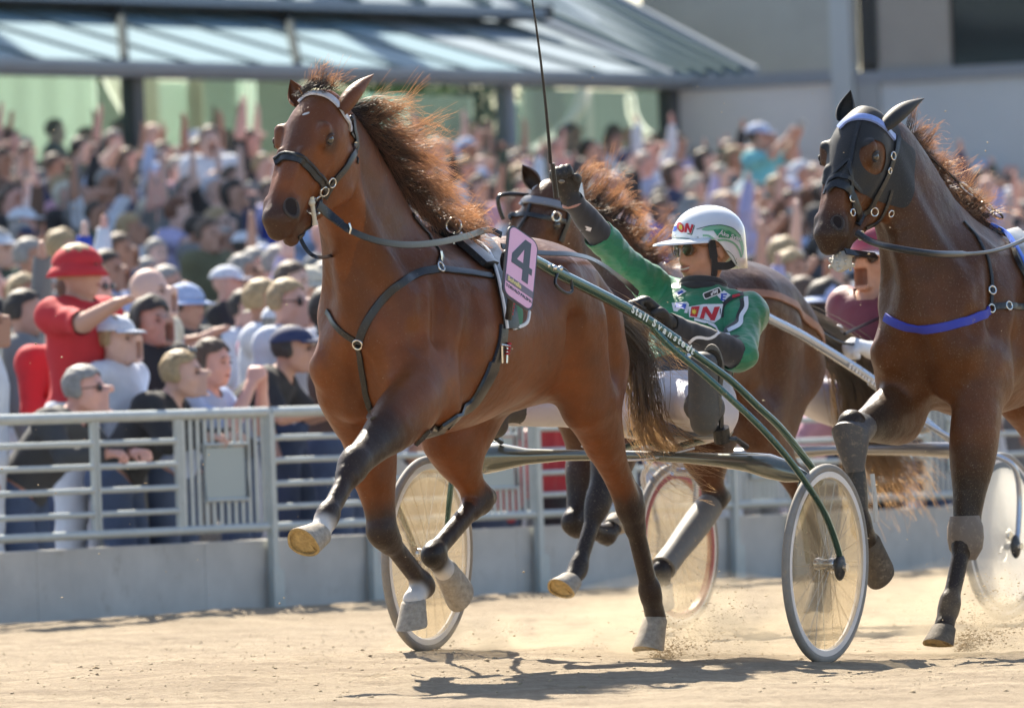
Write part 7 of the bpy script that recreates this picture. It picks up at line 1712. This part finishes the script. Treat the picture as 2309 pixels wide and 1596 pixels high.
YT = math.atan2(-FN.y, -FN.x) + math.pi        # facing the track
YT = math.atan2(FN.y, FN.x)
GRP = 'spectators crowded behind the steel fence'
USED = set()
def uniq(lbl):
    assert lbl not in USED, lbl
    USED.add(lbl); return lbl
# the people along the rail who can be told apart, placed by what the photograph shows of their heads
rail = [  # px, py of the head, s, extra z, yaw add, args
    (180, 612, -.95, .0, -.15, dict(pose='arm stretched out', skin=SK[1], top='short', topc=MC['red'], hair='hair', hairc=MH['blond'], hat='bucket', hatc=MC['red'], legs='white'), 'young spectator in red shirt and red bucket hat holding one arm out'),
    (186, 880, -.42, .0, .2, dict(pose='leaning on the rail', skin=SK[4], top='long', topc=MC['charcoal'], hair='hair', hairc=MH['grey'], shades=True), 'flushed man with dark camera at his face, leaning at the far left rail'),
    (264, 765, -.75, .0, .0, dict(pose='arms down', skin=SK[2], top='short', topc=MC['white'], hair='hair', hairc=MH['blond'], hat='cap', hatc=MC['white'], legs='grey'), 'boy in white cap and white shirt behind the left rail'),
    (405, 845, -.42, .0, .25, dict(pose='leaning on the rail', skin=SK[0], top='long', topc=MC['black'], hair='hair', hairc=MH['blond'], shades='up', openm=True), 'shouting woman in black with blue sunglasses pushed up, leaning on the rail'),
    (478, 820, -.48, .0, .1, dict(pose='hands clasped above the rail', skin=SK[4], top='short', topc=MC['pale blue'], hair='hair', hairc=MH['brown']), 'laughing dark-haired man in pale blue tee shirt with hands clasped above the rail'),
    (655, 790, -.55, .0, .3, dict(pose='leaning on the rail', skin=SK[1], top='short', topc=MC['black'], hair='hair', hairc=MH['dark'], hat='cap', hatc=MC['navy'], legs='jeans'), 'moustached man in black polo and dark cap leaning by the bay horse chest'),
    (640, 735, -1.5, .0, .2, dict(pose='arms down', skin=SK[0], top='long', topc=MC['cream'], hair='hair', hairc=MH['grey'], hat='cap', hatc=MC['white']), 'man in striped white cap just behind the dark cap'),
    (345, 725, -1.5, .0, -.3, dict(pose='arms down', skin=SK[1], top='long', topc=MC['black'], hair='hairlong', hairc=MH['dark']), 'dark-haired head turned away behind the outstretched arm of the red shirt'),
    (700, 650, -5.2, .0, .1, dict(pose='arms folded', skin=SK[0], top='short', topc=MC['olive'], hair='hair', hairc=MH['grey'], hat='hat', hatc=MC['cream'], shades=True), 'elderly spectator in cream sun hat left of the bay horse neck'),
    (1240, 935, -.45, .0, .1, dict(pose='leaning on the rail', skin=SK[1], top='long', topc=MC['red'], hair='hair', hairc=MH['brown']), 'spectator in red at the rail hidden by the bay horse belly'),
    (1895, 660, -5.2, .0, .2, dict(pose='right fist raised', skin=SK[1], top='short', topc=MC['mint green'], hair='hair', hairc=MH['brown']), 'spectator in pale striped shirt between the two horses'),
    (1712, 310, -22.0, .0, .1, dict(pose='camera held up', skin=SK[1], top='short', topc=MC['turquoise'], hair='hair', hairc=MH['brown'], hat='cap', hatc=MC['pale blue']), 'man in turquoise tee shirt and blue cap high above the white helmet'),
    (478, 318, -23.0, .0, -.9, dict(pose='arms down', skin=SK[2], top='short', topc=MC['white'], hair='hair', hairc=MH['dark']), 'dark-haired man in white turned to the right before the mint window'),
    (560, 325, -23.0, .0, .1, dict(pose='right fist raised', skin=SK[4], top='short', topc=MC['black'], hair='hair', hairc=MH['brown']), 'man in black with one arm high beside the bay horse forehead'),
]
taken = []
for (hx, hy, s_, dz, ya, kw, lbl) in rail:
    hh = {'leaning on the rail': 1.42, 'hands clasped above the rail': 1.47}.get(kw['pose'], 1.60)
    hoff = {'leaning on the rail': .17, 'hands clasped above the rail': .10}.get(kw['pose'], .02)
    t, z = on_fence(hx, hy, s_ + hoff); rr = min(range(16), key=lambda q: abs(row_s(q) - s_))
    sc_ = 1.0
    zf_ = floor_z(rr) if s_ < -.6 else -.02
    if s_ > -.6: zf_ = z - hh; sc_ = 1.0
    else: sc_ = min(1.12, max(.80, (z - zf_) / hh)); zf_ = z - hh * sc_
    make_person(st(s_, t, zf_), YT + ya, label=uniq(lbl), group=GRP, scale=sc_, **kw); taken.append((s_, t))
# blue cloth draped over a shoulder beside the mane
rnd = random.Random(11)
TOPS = ['white', 'white', 'white', 'pale blue', 'pale blue', 'black', 'black', 'navy', 'grey', 'grey', 'lilac', 'dark green', 'red', 'pink', 'brown', 'cream', 'royal blue', 'olive', 'charcoal', 'charcoal', 'white', 'pale blue', 'grey', 'lilac', 'white']
ROWN = ['front', 'second', 'third', 'fourth', 'fifth', 'sixth', 'seventh', 'eighth', 'ninth', 'tenth', 'eleventh', 'twelfth', 'thirteenth', 'fourteenth']
LAND = [(-20, 150, 'at the far left edge'), (150, 330, 'near the left edge'), (330, 480, 'above the upright bars'), (480, 610, 'left of the bay horse muzzle'), (610, 735, 'behind the bay horse head'), (735, 860, 'behind the bay horse neck'), (860, 1000, 'behind the blown mane'), (1000, 1120, 'right of the mane tips'),
        (1120, 1215, 'left of the whip'), (1215, 1340, 'behind the raised glove'), (1340, 1480, 'between glove and helmet'), (1480, 1600, 'above the helmet peak'), (1600, 1700, 'over the white helmet'), (1700, 1800, 'right of the helmet'), (1800, 1900, 'left of the hooded horse'), (1900, 2060, 'behind the hooded head'), (2060, 2180, 'right of the hood ears'), (2180, 2330, 'at the right edge')]
poses = ['arms down'] * 6 + ['arms folded'] * 2 + ['hands clapping'] * 3 + ['right fist raised', 'right fist raised', 'left fist raised', 'both arms up', 'camera held up', 'camera held up', 'arm stretched out']
PTXT = {'arms down': '', 'arms folded': 'arms folded', 'hands clapping': 'clapping', 'right fist raised': 'one fist raised', 'left fist raised': 'one fist raised', 'both arms up': 'both arms up', 'camera held up': 'holding up a camera', 'arm stretched out': 'one arm stretched out'}
pend = []
NROW = 15
FARROW = 11
for r in list(range(FARROW)) + [FARROW - .5 + .5 * q for q in range(1, 9)]:
    s_ = row_s(r); t = on_fence(-40, 600, s_)[0] + rnd.random() * .4; tend = on_fence(2330, 600, s_)[0]
    if r == 0: s_ = -.62
    while t < tend:
        ss = s_ + (rnd.uniform(-.3 - .06 * r, .3 + .06 * r) if r < FARROW else rnd.uniform(-.4, .4)) * (r > 0)
        if all(abs(ss - a) > .30 or abs(t - c) > .38 for a, c in taken):
            sc_ = rnd.uniform(.93, 1.07) * (.88 if rnd.random() < .12 else 1)
            zf_ = floor_z(r) + (.07 * rnd.random() if r >= FARROW else 0)
            if r == 0: zf_ -= .06
            pend.append([r, ss, t, zf_, sc_])
            taken.append((ss, t))
        t += rnd.uniform(.52, .72) if r >= FARROW else (rnd.uniform(.53, .76) if r > 3 else rnd.uniform(.50, .68))
info = []
far = [p for p in pend if p[0] >= FARROW]; pend = [p for p in pend if p[0] < FARROW]
for (r, ss, t, zf_, sc_) in pend:
    px, py = proj(st(ss, t, zf_ + 1.6 * sc_)); land = next((n_ for a, c, n_ in LAND if a <= px < c), 'just outside the left edge' if px < 0 else 'just outside the right edge')
    pose = rnd.choice(poses)
    if r == 0: pose = rnd.choice(['leaning on the rail', 'hands clasped above the rail', 'arms down', 'hands clapping'])
    if px > 2080 and rnd.random() < .3: pose = rnd.choice(['right fist raised', 'both arms up'])
    topn = rnd.choice(TOPS); hc_ = rnd.choice(['dark', 'dark', 'brown', 'brown', 'blond', 'blond', 'grey', 'grey', 'grey', 'red-brown']); q = rnd.random()
    hair = None if q < .14 else ('hairlong' if q < .34 else 'hair'); hat = None; hatn = None
    if rnd.random() < .20: hat = rnd.choice(['cap', 'cap', 'cap', 'hat']); hatn = rnd.choice(['white', 'white', 'navy', 'black', 'cream', 'pale blue', 'white'])
    shd = rnd.random() < .38; om = rnd.random() < .25
    make = dict(pose=pose, skin=rnd.choice(SK), top=rnd.choice(['short', 'short', 'long']), topc=MC[topn], hair=hair, hairc=MH[hc_], hat=hat, hatc=MC[hatn] if hatn else None, shades=shd, legs=rnd.choice(['jeans', 'dark', 'grey', 'white']), openm=om)
    look = ('bald' if hair is None and not hat else (hc_ + '-haired' if not hat else (hatn + (' cap' if hat == 'cap' else ' hat')))); info.append((r, px, land, look, topn, pose, shd, make, ss, t, zf_, sc_, hat))
cnt = {}
for it in info: cnt.setdefault((it[0], it[2]), []).append(it[1])
for (r, px, land, look, topn, pose, shd, make, ss, t, zf_, sc_, hat) in info:
    who = (look + ' spectator' if not hat else 'spectator in ' + look) ; wear = ('in ' if not hat else 'and ') + topn
    g_ = {'leaning on the rail': 'leaning', 'hands clasped above the rail': 'hands clasped'}.get(pose, PTXT.get(pose, ''))
    pk = sorted(cnt[(r, land)]); side = '' if len(pk) == 1 else (['left one', 'right one'][pk.index(px)] if len(pk) == 2 else ['left one', 'middle one', 'right one', 'far right one', 'furthest right one', 'last one'][min(pk.index(px), 5)])
    lbl = ', '.join(x for x in (who + ' ' + wear, g_, ROWN[r] + ' row', (side + ' ' + land).strip()) if x)
    if len(lbl.split()) > 16: lbl = ', '.join(x for x in (who + ' ' + wear, ROWN[r] + ' row', (side + ' ' + land).strip()) if x)
    make_person(st(ss, t, zf_), YT + rnd.uniform(-.55, .45) + .10, label=uniq(lbl), group=GRP, scale=sc_, **make)
def far_mass(lst):
    V = []; F4 = []; mi = []; mats_ = []; o = 0
    def slot(m):
        if m not in mats_: mats_.append(m)
        return mats_.index(m)
    for (r, ss, t, zf_, sc_) in lst:
        pz = rnd.choice(['arms down'] * 5 + ['right fist raised', 'both arms up', 'camera held up', 'hands clapping']); K = LOW[pz]
        M_ = Matrix.Translation(st(ss, t, zf_)) @ Matrix.Rotation(YT + rnd.uniform(-.5, .5), 4, 'Z') @ Matrix.Scale(sc_, 4); A = np.array(M_)
        hr = MH[rnd.choice(['dark', 'dark', 'dark', 'brown', 'brown', 'grey', 'blond'])]; cl = MC[rnd.choice(TOPS + ['black', 'navy', 'charcoal', 'charcoal', 'grey', 'dark green', 'brown', 'black'])]; q = rnd.random()
        parts_ = [('body', rnd.choice(SK)), (rnd.choice(['short', 'long']), cl)] + ([] if q < .12 else [(rnd.choice(['hair', 'hair', 'hairlong']), hr if q > .30 else MC[rnd.choice(['white', 'cream', 'navy', 'pale blue'])])])
        for nm, m in parts_:
            me = K[nm]; n = len(me.vertices); co = np.empty(n * 3, dtype=np.float32); me.vertices.foreach_get('co', co); co = co.reshape(-1, 3); q_ = np.empty(len(me.loops), dtype=np.int32); me.loops.foreach_get('vertex_index', q_)
            V.append(co @ A[:3, :3].T + A[:3, 3]); F4.append(q_.reshape(-1, 4) + o); mi.append(np.full(len(me.polygons), slot(m))); o += n
    return obj('crowd', mesh('crowd', np.concatenate(V), np.concatenate(F4), mats_, True, np.concatenate(mi)), kind='stuff', label='far rows of the packed crowd under the grandstand eave', cat='crowd')
far_mass(far)
print('people', len(USED), 'far', len(far))

# ================================================================ the dusty air over the track
def haze_box():
    m = bpy.data.materials.new('haze'); m.use_nodes = True; N = m.node_tree.nodes; K = m.node_tree.links
    for n_ in list(N):
        if n_.type == 'BSDF_PRINCIPLED': N.remove(n_)
    v = N.new('ShaderNodeVolumePrincipled'); v.inputs['Color'].default_value = (.90, .93, 1.0, 1); v.inputs['Density'].default_value = .00007; v.inputs['Anisotropy'].default_value = .0
    K.new(v.outputs[0], N['Material Output'].inputs['Volume']); MATS['haze'] = m
    b = MB(); b.box((0, 150, 8.1), (420, 420, 18.5), m); b.build('haze', smooth=False, kind='stuff', label='thin pale haze of dusty air over the racetrack and stand')
haze_box()
